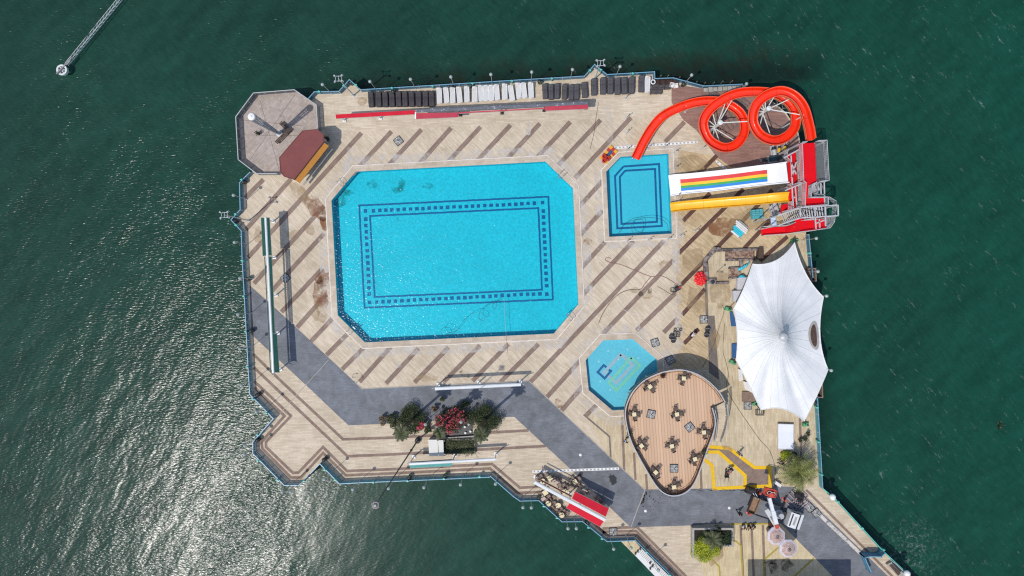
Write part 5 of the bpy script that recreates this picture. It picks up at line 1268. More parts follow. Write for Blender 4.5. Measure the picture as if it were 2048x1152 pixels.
def tent():
    ap=P(1567,674,ZA); CR=[((1589,485),3.0),((1647,594),3.0),((1656,739),3.0),((1608,842),2.6),((1522,820),2.8),((1472,720),2.8),((1467,618),2.8),((1505,528),3.0)]
    MID=[((1612,548),3.3),((1640,672),3.5),((1634,790),3.3),((1567,818),3.3),((1497,768),3.3),((1474.5,668),3.4),((1487,578),3.4),((1552,521),3.4)]
    c0=Vector((ap.x,ap.y,0)); t=thing('tent','large white peaked membrane tent with eight corners on the right quay','tent',(ap.x,ap.y,0))
    per=[]; corner=[]
    for i in range(8):
        a=P(*CR[i][0],CR[i][1]); mid=P(*MID[i][0],MID[i][1]); b=P(*CR[(i+1)%8][0],CR[(i+1)%8][1]); ctl=mid*2-(a+b)/2
        k=10
        for j in range(k):
            u=j/k; per.append(a*(1-u)**2+ctl*(2*u*(1-u))+b*u*u)
    n=len(per); rings=16; r0=.45
    def pt(i,u):   # u 0 rim .. 1 top
        p=per[i%n]; d=Vector((p.x-ap.x,p.y-ap.y,0)); L=d.length; e=d/L
        r=L+(r0-L)*u; z=p.z+(ZA-p.z)*(.52*u**1.0*.62+.68*u**5.0*1.0)/( .52*.62+.68)
        return Vector((ap.x+e.x*r,ap.y+e.y*r,z))
    m=MB(); vs=[pt(i,(j/rings)) for j in range(rings+1) for i in range(n)]; fs=[(j*n+i,j*n+(i+1)%n,(j+1)*n+(i+1)%n,(j+1)*n+i) for j in range(rings) for i in range(n)]
    m.add(vs,fs); mem=m.build('membrane',M['tent'],t,True)
    m=MB()
    for i in range(0,n,2): m.path([pt(i,j/rings)+Vector((0,0,.015)) for j in range(rings+1)],.022,4)
    m.build('seams',M['seam'],mem)
    m=MB(); m.path([p+Vector((0,0,.01)) for p in per],.06,6,closed=True); m.build('edge_rope',M['wplastic'],mem)
    m=MB(); m.lathe((ap.x,ap.y,ZA-.1),[(.52,0),(.55,.25),(.42,.42),(.1,.55)],20); m.build('peak_cap',M['rail_gr'],t)
    m=MB(); m.tube((ap.x,ap.y,0),(ap.x,ap.y,ZA),.16,.14,10); m.build('mast',M['pale'],t)
    # oval opening near the right rim
    idx=min(range(n),key=lambda i:(per[i]-P(1641,670,3.4)).length)
    m=MB();m2=MB(); cu=.155; vs=[];k=28; vo=[]
    for j in range(k):
        a=2*math.pi*j/k; vs.append((idx+1.8*math.cos(a),cu+.075*math.sin(a))); vo.append((idx+2.3*math.cos(a),cu+.125*math.sin(a)))
    def ptf(i,u):
        i0=math.floor(i); f=i-i0; return pt(i0,u).lerp(pt(i0+1,u),f)
    A=[ptf(*q)+Vector((0,0,.05)) for q in vs]; B=[ptf(*q)+Vector((0,0,.04)) for q in vo]
    m.add(A,[tuple(range(k))]); m.build('opening',M['brown'],t)
    m2.add(A+B,[(j,(j+1)%k,k+(j+1)%k,k+j) for j in range(k)]); m2.build('opening_rim',M['grate'],t)
    # corner struts and green anchor blocks
    for (cx,cy),(ax_,ay_),z,an in (((1589,485),(1587,481),3.0,.1),((1467,618),(1455,618),2.8,-.2),((1472,720),(1465,724),2.8,-.4),((1522,820),(1508,806),2.8,.4),((1608,842),(1609,848),2.6,.1),((1647,594),(1640,592),3.0,0),((1656,739),(1650,741),3.0,0)):
        q=P(ax_,ay_); tp=P(cx,cy,z); m=MB(); m.tube(q+Vector((0,0,.4)),tp,.07,.05,8); m.build('strut',M['darkm'],t)
    return t
tent()
M['anchor']=plain('green_anchor_paint',C(96,170,120),.6,.2)
for x,y,an,L,lb in ((1587,482,.1,.95,'at the top corner of the white tent'),(1455,618,-.25,.9,'at the upper left side of the white tent'),(1464,724,-.45,.9,'at the lower left side of the white tent'),(1508,806,.5,.6,'at the lower left corner of the white tent'),(1609,848,.1,.75,'at the bottom corner of the white tent')):
    q=P(x,y); t=thing('tent_anchor','green painted anchor block '+lb,'anchor',(q.x,q.y,.02)); t['group']='green tent anchors'
    m=MB(); m.box((q.x,q.y,.3),(L,.45,.55),an,0,.9); m.build('block',M['anchor'],t)
    m=MB(); m.lathe((q.x+.2,q.y,.57),[(.12,0),(.12,.06),(.05,.1)],10); m.build('bolt',M['darkm'],t)
# things half under the tent
M['bluemat']=plain('blue_mat',C(58,98,148),.6,.1); M['countw']=plain('pale_counter',C(200,198,202),.5,.08)
def boxthing(nm,lb,cat,pts,z0,z1,mat,extra=None):
    q=PP(pts,z1); c=sum(q,Vector())/len(q); t=thing(nm,lb,cat,(c.x,c.y,z0)); m=MB(); m.prism(q,z0,z1-.04); m.build('body',mat,t)
    m=MB(); m.prism(offset(q,.03),z1-.04,z1); m.build('top',extra or mat,t); return t
boxthing('blue_mat','dark blue padded mat sticking out below the upper left tent corner','mat',[(1460,624),(1464,624),(1474,652),(1463,652)],.02,.25,M['bluemat'])
boxthing('blue_mat','dark blue padded mat at the middle of the left tent edge','mat',[(1464,688),(1476,687),(1476,716),(1464,716)],.02,.25,M['bluemat'])
boxthing('counter','pale lilac counter under the upper left tent edge, upper one','counter',[(1476,556),(1500,555),(1500,578),(1475,579)],.02,1.0,M['countw'])
boxthing('counter','pale counter with cups under the left tent edge, lower one','counter',[(1467,582),(1492,581),(1490,604),(1468,603)],.02,1.0,M['countw'])
boxthing('slatted_panel','white slatted panel leaning out of the lower left tent edge, upper one','panel',[(1477,738),(1484,742),(1486,760),(1478,762)],.02,.4,M['wplastic'])
boxthing('slatted_panel','white slatted panel under the lower left tent edge, lower one','panel',[(1487,763),(1497,766),(1506,786),(1490,778)],.02,.4,M['wplastic'])
boxthing('low_stage','brown boarded low stage at the lower left edge of the tent','stage',[(1485,784),(1510,784),(1516,803),(1485,803)],.02,.3,M['band'])
def steel_cage(px,py,lb):
    q=P(px,py); t=thing('trestle',lb,'trestle',(q.x,q.y,0)); m=MB()
    for z in (.05,.5):
        for k in (-1,1): m.bar((q.x-.5,q.y+k*.35,z),(q.x+.5,q.y+k*.35,z),.05); m.bar((q.x+k*.5,q.y-.35,z),(q.x+k*.5,q.y+.35,z),.05)
    m.build('frame',M['darkm'],t); m=MB()
    for k in range(4): m.bar((q.x-.4+.27*k,q.y-.35,.5),(q.x-.4+.27*k,q.y+.35,.5),.04)
    m.build('bars',M['darkm'],t)
steel_cage(1518,824,'dark steel trestle at the bottom left corner of the white tent')
for pts,lb in (([(1613,537),(1627,537),(1628,562),(1620,562)],'brown framed balcony sticking out of the quay by the upper right tent edge'),([(1630,762),(1640,765),(1641,793),(1628,793)],'grey framed balcony sticking out of the quay by the lower right tent edge')):
    q=PP(pts,.4); t=thing('quay_balcony',lb,'balcony',(q[0].x,q[0].y,0)); m=MB(); m.prism(q,-1.2,.15); m.build('floor',M['concrete'],t); m=MB(); m.wall(q+[q[0]],.12,.15,1.1); m.build('parapet',M['band'],t)
# red flower shaped seat, bins, bags
c=P(1400,557); t=thing('bean_bag','big bright red petalled bean bag on the tan paving left of the low wall','bean bag',(c.x,c.y,.02)); m=MB()
M['redbag']=plain('bright_red_fabric',(.72,.02,.025,1),.5,.2,3)
for lv,(rr,zz,k) in enumerate(((.62,.25,9),(.40,.5,7),(.15,.72,4))):
    for i in range(k):
        a=2*math.pi*i/k+lv*.4; m=MB() if False else m
        m.ball((c.x+rr*math.cos(a),c.y+rr*1.2*math.sin(a),zz),.27-.03*lv,8,6,.9)
m.build('cushion',M['redbag'],t,True); m=MB(); m.lathe((c.x,c.y,.86),[(.1,0),(.06,.1)],8); m.build('knot',M['toyred'],t)
M['turq']=plain('turquoise_sheet',C(82,176,186),.5,.2,2); M['turq2']=plain('bright_turquoise_plastic',C(60,200,220),.35,.15,3)
c=P(1515,428,.6); t=thing('covered_crate','crate under a turquoise sheet below the yellow slide','crate',(c.x,c.y,.02)); m=MB(); m.box((c.x,c.y,.35),(1.5,1.25,.7),.1,0,.95); m.build('sheet',M['turq'],t)
m=MB(); 
for k in (-.3,.1,.4): m.bar((c.x-.8,c.y+k*.8,.72),(c.x+.8,c.y+k,.72),.03,.02)
for k in (-.4,.3): m.bar((c.x+k,c.y-.65,.725),(c.x+k*.8,c.y+.65,.725),.03,.02)
m.build('rope',M['hose_dk'],t)
c=P(1475,460); ang=R(-40)
t=thing('folded_boards','stack of folded white and turquoise boards lying on the tan paving','boards',(c.x,c.y,.02)); d=Vector((math.cos(ang),math.sin(ang),0)); s=Vector((-d.y,d.x,0))
for i in range(7):
    q=c+s*(.75-.24*i)+d*(.1*(i%3)); m=MB(); m.box((q.x,q.y,.22+.05*(i%3)),(2.0-.12*i,.2,.3),ang); m.build('board',M['turq2' if i in(3,4,5) else 'wplastic'],t)
q=c+s*.98; m=MB(); m.box((q.x,q.y,.2),(1.5,.3,.3),ang); m.build('board',M['slab'],t)
c=P(1480,557); t=thing('water_drum','turquoise plastic drum with a dark hole at the end of the low wall','drum',(c.x,c.y,.02)); m=MB(); m.lathe(c,[(.42,.02),(.45,.3),(.45,.85),(.4,.95),(.14,.97)],16); m.build('body',M['turq2'],t,True); m=MB(); m.lathe(c+Vector((.1,0,.96)),[(.13,0),(.13,.03)],12); m.build('cap',M['darkm'],t)
c=P(1484,536); t=thing('plastic_bag','shiny turquoise plastic bag lying on the broken wall bed','bag',(c.x,c.y,.02)); m=MB()
for k in range(5): m.ball((c.x-.35+.22*k,c.y-.15+.13*k,.3+.05*(k%2)),.26-.02*k,8,6,.9)
m.build('body',M['turq2'],t,True); m=MB(); m.tube((c.x+.55,c.y+.4,.3),(c.x+.95,c.y+.75,.25),.05,.12,8); m.build('neck',M['turq'],t)
# ruined low walls
def rubble(name):
    m,nt,b=newmat(name); v=pos(nt); n1=noise(nt,v,1.8,6,.8); c=mixc(nt,ramp(nt,n1,.42,.56),C(70,60,58),C(150,138,132)); nt.links.new(c,b.inputs['Base Color']); b.inputs['Roughness'].default_value=.9; nt.links.new(bump(nt,n1,.8,.05),b.inputs['Normal']); return m
M['rubble']=rubble('broken_wall'); 
def rubb2():
    m,nt,b=newmat('broken_brick_bed'); v=pos(nt); n1=noise(nt,v,2.6,6,.8); c=mixc(nt,ramp(nt,n1,.44,.60),C(108,76,64),C(186,164,142)); nt.links.new(c,b.inputs['Base Color']); b.inputs['Roughness'].default_value=.9; nt.links.new(bump(nt,n1,.8,.04),b.inputs['Normal']); return m
M['bed']=rubb2()
c=P(1440,530); t=thing('low_wall','broken low wall enclosing a bed of rubble left of the tent','low wall',(c.x,c.y,0))
def z1390(x,y): return (1390+x/11.52,470+y/11.52)
for l,wd in (([(1440,500),(1428,498),(1409,521),(1412,557)],.55),([(1412,559.5),(1431,559.5)],.34),([(1431,566),(1456,565.5)],.3),([(1456,557),(1472,556)],.22),([(1450,520.5),(1512,519)],.26),([(1481,522),(1481.5,535)],.4),([(1456,536.5),(1481,535)],.2)):
    m=MB(); m.wall(PP(l),wd,0,.42); m.build('wall_section',M['rubble'],t)
m=MB(); m.wall(PP([(1440,501),(1524,498.5)]),.3,0,.5); m.build('wall_section',M['rubble'],t)
m=MB(); m.prism(PP([(1450,503),(1508,501),(1508,517),(1450,519)]),.0,.18); m.build('rubble_bed',M['bed'],t)
m=MB(); m.prism(PP([(1457,537),(1482,537),(1480,556),(1457,556)]),.0,.16); m.build('rubble_bed',M['bed'],t)
m=MB(); m.prism(PP([(1513,497),(1521,497),(1522,519),(1511,519)]),.0,1.0); m.build('brick_pier',M['brown'],t)
c=P(1423,564); t=thing('bollard_pot','black round pot on a grey slab at the corner of the broken wall','pot',(c.x,c.y,.02)); m=MB(); m.box((c.x,c.y,.1),(1.0,.6,.16)); m.build('slab',M['slab'],t); m=MB(); m.lathe((c.x,c.y,.18),[(.22,0),(.28,.4),(.2,.42)],14); m.build('pot',M['darkm'],t)
c=P(1433,544); t=thing('thin_post','thin round topped post inside the broken wall','post',(c.x,c.y,.02)); m=MB(); m.tube((c.x,c.y,0),(c.x,c.y,2.6),.035,.03,6); m.build('pole',M['darkm'],t); m=MB(); m.ring((c.x,c.y,2.6),.07,.15,0,.06,14); m.build('ring',M['band_gr'],t)
# pressure washer, cart, buckets
c=P(1354,578); t=thing('pressure_washer','black and red pressure washer on wheels on the pale strip','pressure washer',(c.x,c.y,.02)); m=MB(); m.box((c.x,c.y,.42),(.7,.5,.4),.4,0,.85); m.build('body',M['darkm'],t)
m=MB(); m.box((c.x+.25,c.y+.2,.66),(.3,.25,.14),.4); m.build('engine_cover',M['toyred'],t)
for k in (-1,1): m=MB(); m.tube((c.x-.2+.08*k,c.y+.32*k-.03,.2),(c.x-.18+.08*k,c.y+.38*k,.2),.2,.2,14); m.build('wheel',M['darkm'],t)
m=MB(); m.path(cat_curve([(c.x-.3,c.y-.25,.5),(c.x-.75,c.y-.1,.95),(c.x-.75,c.y+.25,.95),(c.x-.3,c.y+.3,.5)],4),.03,6); m.build('handle',M['grey_metal'],t)
m=MB()
for k in range(3): m.path([(c.x-.65+.18*k+.3*math.cos(i*math.pi/7),c.y-.1+.33*math.sin(i*math.pi/7),.08+.05*k) for i in range(14)],.03,5,closed=True)
m.build('hose_coil',M['hose_dk'],t)
for x,y,lb in ((1341,673,'black bucket left of the wire cart on the tan paving'),(1345,680,'black bucket below the wire cart'),(1413,658,'dark bucket holding water right of the grey strip, upper one'),(1411,669,'dark bucket below the other at the grey strip')):
    c=P(x,y); t=thing('bucket',lb,'bucket',(c.x,c.y,.02)); m=MB(); m.lathe(c,[(.24,.02),(.33,.5),(.35,.52),(.30,.52),(.26,.42)],16); m.build('body',M['darkm'],t); m=MB(); m.path([(c.x+.33*math.cos(a),c.y+.33*math.sin(a)*.4,.55+.1*math.sin(a)) for a in [i*math.pi/8 for i in range(9)]],.018,5); m.build('handle',M['rail_gr'],t); m=MB(); m.lathe(c+Vector((0,0,.40)),[(.27,0),(.27,.01)],14); m.build('water',plain('bucket_water',(.05,.09,.10,1),.05),t)
c=P(1352,668); t=thing('wire_cart','dark wire frame cart standing beside the buckets','cart',(c.x,c.y,.02)); m=MB()
for z in (.1,.5):
    for k in (-.35,0,.35): m.bar((c.x-.4,c.y+k,z),(c.x+.4,c.y+k,z),.045); m.bar((c.x+k,c.y-.4,z),(c.x+k,c.y+.4,z),.045)
m.build('basket',M['darkm'],t)
for k in (-1,1): m=MB(); m.ring((c.x+.38*k+.2,c.y+.6,.2),.12,.2,0,.06,14); m.build('wheel',M['brown'],t)
m=MB(); m.path(cat_curve([(c.x+.2,c.y+.4,.5),(c.x+.35,c.y+.8,.9),(c.x-.1,c.y+.9,.9)],4),.03,6); m.build('handle',M['darkm'],t)
# ------------------------------------------------------------------ plants
def cloud(m,c,rad,n,size,up=.5,shell=.35,ar=.45,fn=None):
    k=0
    while k<n:
        v=Vector((rnd.uniform(-1,1),rnd.uniform(-1,1),rnd.uniform(-1,1)))
        L=v.length
        if L>1 or L<shell*rnd.random(): continue
        p=Vector((c[0]+v.x*rad[0],c[1]+v.y*rad[1],c[2]+v.z*rad[2]))
        if fn and not fn(p): continue
        m.leaf(p,size,ar,up); k+=1
def bush(nm,label,cat,px,py,rx,ry,h,mat,n,size=.2,rot=0.0,clumps=9,z0=0.0,stem=True,sq=False,flowers=0,box=False):
    c=P(px,py,h*.6); t=thing(nm,label,cat,(c.x,c.y,z0)); m=MB(); rx/=S; ry/=S
    if stem:
        s=MB()
        for k in range(5):
            a=rnd.random()*6.28; s.tube((c.x+.1*math.cos(a),c.y+.1*math.sin(a),z0),(c.x+rx*.5*math.cos(a),c.y+ry*.5*math.sin(a),z0+h*.6),.05,.02,5)
        s.build('stem',M['brown'],t)
    pts=[]
    for k in range(clumps):
        if box: u,v=rnd.uniform(-1,1),rnd.uniform(-1,1)
        else:
            a=rnd.random()*6.28; r=math.sqrt(rnd.random())*.85; u,v=r*math.cos(a),r*math.sin(a)
        u*=rx*.85; v*=ry*.85
        pts.append((c.x+u*math.cos(rot)-v*math.sin(rot),c.y+u*math.sin(rot)+v*math.cos(rot),z0+h*rnd.uniform(.45,.8)))
    q=min(rx,ry)
    for p in pts: cloud(m,p,(q*rnd.uniform(.3,.48),q*rnd.uniform(.3,.48),h*.32),n//clumps,size)
    m.build('foliage',mat,t)
    if flowers:
        m=MB()
        for k in range(flowers):
            p=rnd.choice(pts); v=Vector((rnd.gauss(0,.5),rnd.gauss(0,.5),abs(rnd.gauss(0,.4))+.5)).normalized()
            b=Vector((p[0]+v.x*q*.42,p[1]+v.y*q*.42,p[2]+v.z*h*.34))
            for j in range(5): m.leaf(b+Vector((rnd.gauss(0,.06),rnd.gauss(0,.06),rnd.gauss(0,.04))),.13,.8,.8)
        m.build('flowers',M['flower'],t)
    return t
M['fol_hd']=foliage('hedge_leaf',(.010,.022,.006,1),(.060,.080,.022,1),3.2)
bush('hedge','dark diamond shaped clipped hedge left of the pink oleander','hedge',824,838,27,25,1.3,M['fol_hd'],9000,.15,R(45),40,box=True)
bush('hedge','dark diamond shaped hedge at the right end of the plant bed','hedge',968,838,26,31,1.4,M['fol_hd'],11000,.15,R(40),46,box=True)
bush('oleander_bush','big oleander bush covered with pink red flowers in the plant bed','bush',903,838,34,29,2.0,M['fol_hd'],5600,.22,0,22,flowers=300)
bush('oleander_bush','small pink red flowering bush right of the left hedge','bush',842,850,9,13,1.4,M['fol_hd'],900,.18,0,6,flowers=130)
bush('shrub','brownish dry shrub at the far left end of the plant bed','shrub',767,840,12,12,1.0,M['fol_br'],700,.22,0,7)
bush('shrub','olive shrub second from the left end of the plant bed','shrub',788,842,16,14,1.2,M['fol_ol'],1200,.22,0,8)
bush('shrub','dark red leafed shrub above the oleander bush','shrub',869,816,7,10,1.3,M['fol_br'],400,.2,0,5)
bush('shrub','small green shrub at the upper edge of the plant bed','shrub',882,799,8,6,1.2,M['fol_md'],500,.18,0,5)
bush('shrub','dark shrub behind the upper right side of the oleander','shrub',931,808,10,10,1.3,M['fol_hd'],700,.2,0,6)
bush('shrub','pale green shrub between the left hedge and the oleander','shrub',857,856,10,14,1.0,M['fol_ol'],700,.22,0,6)
bush('shrub','dark green shrub below the right hedge','shrub',958,866,12,10,1.2,M['fol_dk'],800,.2,0,6)
def grassbed(label,x0,y0,x1,y1):
    a=P(x0,y0);b=P(x1,y1); c=(a+b)/2; t=thing('planter',label,'planter',(c.x,c.y,0)); w=abs(b.x-a.x);l=abs(a.y-b.y)
    m=MB(); m.wall([Vector(p) for p in ((a.x,a.y,0),(b.x,a.y,0),(b.x,b.y,0),(a.x,b.y,0),(a.x,a.y,0))],.12,0,.5); m.build('wall',M['grate'],t)
    m=MB(); m.box((c.x,c.y,.2),(w-.14,l-.14,.4)); m.build('soil',plain('planter_soil',(.03,.024,.018,1),.9),t)
    m=MB()
    for k in range(1500):
        p=Vector((c.x+rnd.uniform(-w/2,w/2),c.y+rnd.uniform(-l/2,l/2),.4)); d=Vector((rnd.gauss(0,.5),rnd.gauss(0,.4),rnd.uniform(.3,.9))); L=rnd.uniform(.4,.9)
        s=d.cross(Vector((0,0,1))); s=s.normalized()*.022 if s.length>1e-3 else Vector((.022,0,0)); q=p+d*L*.6; r=q+Vector((d.x,d.y,-.2))*L*.4
        m.add([p-s,p+s,q+s,q-s,r],[(0,1,2,3),(3,2,4)])
    m.build('grass_blades',M['fol_ol'],t)
grassbed('planter full of long olive grass below the oleander',887,878,950,905)
# palms
def frond(m,base,az,el,L,droop,w=.5,n=13):
    d=Vector((math.cos(az),math.sin(az),0)); s=Vector((-d.y,d.x,0)); p=base.copy(); ang=el; st=L/n; pts=[p.copy()]
    for i in range(n):
        p=p+(d*math.cos(ang)+Vector((0,0,math.sin(ang))))*st; ang-=droop/n; pts.append(p.copy())
    for i in range(n):
        m.bar(pts[i],pts[i+1],.035,.03)
        u=(i+.5)/n; wl=w*math.sin(math.pi*min(1,u*.9+.1))**.6
        f=(pts[i+1]-pts[i]).normalized()
        for sg in (-1,1):
            for k in range(1):
                a=pts[i].lerp(pts[i+1],.5*k); tip=a+s*sg*wl+f*wl*.9+Vector((0,0,-.2*wl+rnd.uniform(-.08,.08))); o=f*.065
                m.add([a-o,a+o,tip],[(0,1,2)])
def palm(label,px,py,h,nf,L,mat,crown_px=True,lean=(0,0),drop=1.5,tr=.16):
    top=P(px,py,h); t=thing('palm_tree',label,'palm tree',(top.x-lean[0],top.y-lean[1],0)); b=Vector((top.x-lean[0],top.y-lean[1],0))
    m=MB(); pts=cat_curve([b,b.lerp(top,.5)+Vector((lean[0]*-.1,0,0)),top],5); n=len(pts)
    for i in range(n-1): m.tube(pts[i],pts[i+1],tr*(1.25-.35*i/n),tr*(1.22-.35*(i+1)/n),10,cap=False)
    m.build('trunk',M['brown'],t); m=MB()
    for i in range(nf):
        a=i*2.399+rnd.uniform(-.2,.2); frond(m,top,a,R(rnd.uniform(-5,70)),L*rnd.uniform(.8,1.1),drop*rnd.uniform(.7,1.2),L*.22)
    m.build('fronds',mat,t); return t
palm('tall palm whose tuft hangs below the left hedge',803,866,9.5,24,1.25,M['fol_ol'])
palm('tall palm in front of the oleander bush',880,867,9.0,20,1.0,M['fol_ol'])
palm('tall palm whose tuft hangs below the right hedge',961,870,10.5,24,1.2,M['fol_ol'])
palm('big low palm with arching fronds by the right railing',1597,944,2.6,40,2.9,M['fol_md'],drop=1.3,tr=.3)
palm('small pale palm in the planter at the lower right',1425,1079,1.7,26,1.5,M['fol_ol'],drop=1.3)
bush('shrub','bright yellow green shrub under the white stall cover','shrub',1571,911,12,11,1.0,M['fol_yl'],1500,.16,0,8)
bush('shrub','dark green shrub between the yellow shrub and the railing palm','shrub',1589,917,12,14,1.1,M['fol_dk'],1600,.18,0,8)
bush('shrub','small dark shrub right of the railing palm','shrub',1616,929,8,9,1.2,M['fol_dk'],500,.18,0,5)
# lower right planter
a=P(1383,1053);b=P(1461,1086); c=(a+b)/2; t=thing('planter','concrete planter of dark shrubs on the lower right paving','planter',(c.x,c.y,0))
m=MB(); m.wall([Vector(p) for p in ((a.x,b.y-1.6,0),(a.x,a.y,0),(b.x,a.y,0),(b.x,b.y,0),(b.x-2.2,b.y,0))],.26,0,.95); m.build('wall',M['grate'],t)
m=MB(); m.box((c.x,c.y-.2,.35),(b.x-a.x-.2,a.y-b.y-.1,.7)); m.build('soil',plain('planter_earth',(.03,.024,.018,1),.9),t)
m=MB()
for k in range(20): cloud(m,(rnd.uniform(a.x+.5,b.x-.4),rnd.uniform(b.y+.1,a.y-.5),rnd.uniform(.8,1.15)),(.6,.5,.35),320,.15)
m.build('shrub_foliage',M['fol_dk'],t)
bush('shrub','bright lime green shrub hanging over the lower left of the planter','shrub',1411,1098,31,27,1.2,M['fol_yl'],9000,.15,0,30)
bush('shrub','brownish shrub in the middle of the lower right planter','shrub',1436,1056,6,8,1.6,M['fol_ol'],500,.16,0,4)
potplant(1436,1094,'small dark plant in a pot beside the lime green shrub',.25)
for x,y,lb in ((1598,879,'left one of the three pots'),(1607,876,'middle one of the three pots'),(1613,866,'upper one of the three pots')): potplant(x,y,'dark potted plant right of the white stall, '+lb,.26 if x!=1607 else .36)
# white cabinets by the plant bed
for x0,x1,y0,y1,lb in ((857,875,880,911,'wide white cabinet left of the grass planter'),(876.5,886,881,911,'narrow pale grey cabinet between the white cabinet and the grass planter')):
    q=PP([(x0,y0),(x1,y0),(x1+1,y1),(x0+2,y1)],1.3); c=sum(q,Vector())/4; t=thing('cabinet',lb,'cabinet',(c.x,c.y,.02)); m=MB(); m.prism(q,.02,1.25); m.build('body',M['offw'],t); m=MB(); m.prism(offset(q,.04),1.25,1.32); m.build('lid',M['offw'],t)
    m=MB(); m.box((q[0].x+.5,q[0].y-.06,1.0),(.7,.25,.5)); m.build('vent',M['darkm'],t); m=MB(); m.bar(q[3]+Vector((.5,-.05,-.3)),q[3]+Vector((.8,-.05,-.3)),.08); m.build('handle',M['darkm'],t)
t=thing('bed_pots','cluster of small white flower pots on dark soil beside the right hedge','flower pots',P(935,858)); t.name='flower_pots'
m=MB(); m.prism(PP([(885,812),(945,830),(946,872),(890,875)]),0,.05); m.build('soil',M['darkm'],t)
for x,y in ((938,848),(930,853),(931,865),(941,862)): c=P(x,y); m=MB(); m.lathe(c,[(.1,.05),(.15,.3),(.1,.32)],12); m.build('pot',M['wplastic'],t)
m=MB(); m.bar(P(886,876,.3),P(947,872,.3),.14,.3); m.build('kerb',M['grate'],t)
# white flat roof
q=PP([(1556,848),(1587,849),(1587,899),(1556,898)],.5); c=sum(q,Vector())/4; t=thing('white_stall','low stall box under a flat white cover below the tent','stall',(c.x,c.y,.02))
m=MB(); m.prism(q,.4,.5); m.build('roof',plain('white_roof_sheet',(.74,.76,.80,1),.5,.05,.8),t); m=MB(); m.wall(q+[q[0]],.08,.38,.52); m.build('edge_trim',M['countw'],t)
for p in offset(q,-.15): m=MB(); m.bar((p.x,p.y,.02),(p.x,p.y,.4),.1); m.build('post',M['rail_gr'],t)
m=MB(); m.prism(offset(q,-.1),.02,.38); m.build('counter',M['countw'],t)
# octagonal parasols
def marble(name):
    m,nt,b=newmat(name); v=pos(nt); n1=noise(nt,v,2.4,6,.75,1.5); c=mixc(nt,ramp(nt,n1,.38,.62),C(162,124,118),C(206,188,178)); n2=noise(nt,v,3.0,6,.7,2); c=mixc(nt,ramp(nt,n2,.56,.70,0,.7),c,C(92,76,78)); nt.links.new(c,b.inputs['Base Color']); b.inputs['Roughness'].default_value=.7; return m
M['marble']=marble('mottled_pink_canvas'); M['lilac']=plain('lilac_border',C(206,198,206),.6)
for x,y,zt,lb in ((1554.5,1074,2.9,'upper of the two octagonal mottled pink parasols'),(1578.5,1099,3.0,'lower of the two octagonal mottled pink parasols')):
    c=P(x,y,zt); t=thing('parasol',lb+' at the lower right','parasol',(c.x,c.y,.02)); r1=1.22; r0=.95
    ring_=lambda r,z:[Vector((c.x+r*math.cos(R(22.5+45*i)),c.y+r*math.sin(R(22.5+45*i)),z)) for i in range(8)]
    A=ring_(r0,zt-.22); B=ring_(r1,zt-.36); D=ring_(r1,zt-.56)
    m=MB(); m.add(A+[Vector((c.x,c.y,zt+.12))],[(i,(i+1)%8,8) for i in range(8)]); m.build('canopy',M['marble'],t)
    m=MB(); m.add(A+B+D,[(i,8+i,8+(i+1)%8,(i+1)%8) for i in range(8)]+[(8+i,16+i,16+(i+1)%8,8+(i+1)%8) for i in range(8)]); m.build('border',M['lilac'],t)
    m=MB(); m.tube((c.x,c.y,.05),(c.x,c.y,zt+.1),.04,.035,8); m.build('pole',M['darkm'],t); m=MB(); m.lathe((c.x,c.y,.02),[(.4,0),(.4,.1),(.06,.16)],14); m.build('base',M['darkm'],t)
    m=MB(); m.ring((c.x,c.y,zt+.06),.16,.22,0,.05,16); m.lathe((c.x,c.y,zt+.1),[(.07,0),(.05,.1)],8); m.build('vent_ring',M['dblue'],t)
    m=MB()
    for i in range(8): m.bar(Vector((c.x,c.y,zt+.05)),A[i]-Vector((0,0,.04)),.03)
    m.build('ribs',M['darkm'],t)
# blue folded fence and gangway at the lower right end
def blue_fence(pts,lb,h=1.5):
    q=PP(pts); t=thing('metal_fence',lb,'fence',(q[0].x,q[0].y,.02)); m=MB(); m.wall(q,.08,.1,h); m.build('panel',M['bluep'],t); m=MB(); m.wall(q,.12,h,h+.06); m.build('top_rail',M['rail_bl'],t)
    m=MB(); m.wall(q,.13,h*.5,h*.5+.06); m.build('mid_rail',M['rail_bl'],t)
    for p in q: m=MB(); m.bar((p.x,p.y,.02),(p.x,p.y,h+.1),.12); m.build('post',M['bluep'],t)
M['bluep']=plain('blue_steel_sheet',(.045,.18,.30,1),.5,.15)
blue_fence([(1719,1106),(1725,1103.5),(1750,1104),(1757,1097)],'blue sheet fence across the quay near its lower right end',1.6)
blue_fence([(1719,1106),(1732.5,1137)],'blue sheet fence wing pointing down the road at the lower right end',1.3)
t=thing('gangway','grey gangway with brown boards along the lower right quay','gangway',P(1793,1135))
m=MB(); m.prism(PP([(1770,1126),(1779,1121),(1812,1152),(1803,1160)]),0.05,.5); m.build('frame',M['grate'],t); m=MB(); m.prism(PP([(1774,1127),(1780,1125),(1797,1143),(1792,1148)]),.5,.55); m.build('board',M['brown'],t); m=MB(); m.prism(PP([(1779,1122.5),(1783,1121),(1800,1137),(1796,1141)]),.5,.53); m.build('dark_board',M['darkm'],t)
m=MB(); m.path(PP([(1778,1118),(1792,1128),(1806,1142)],1.0),.05,6); m.build('handrail',M['rail_gr'],t)
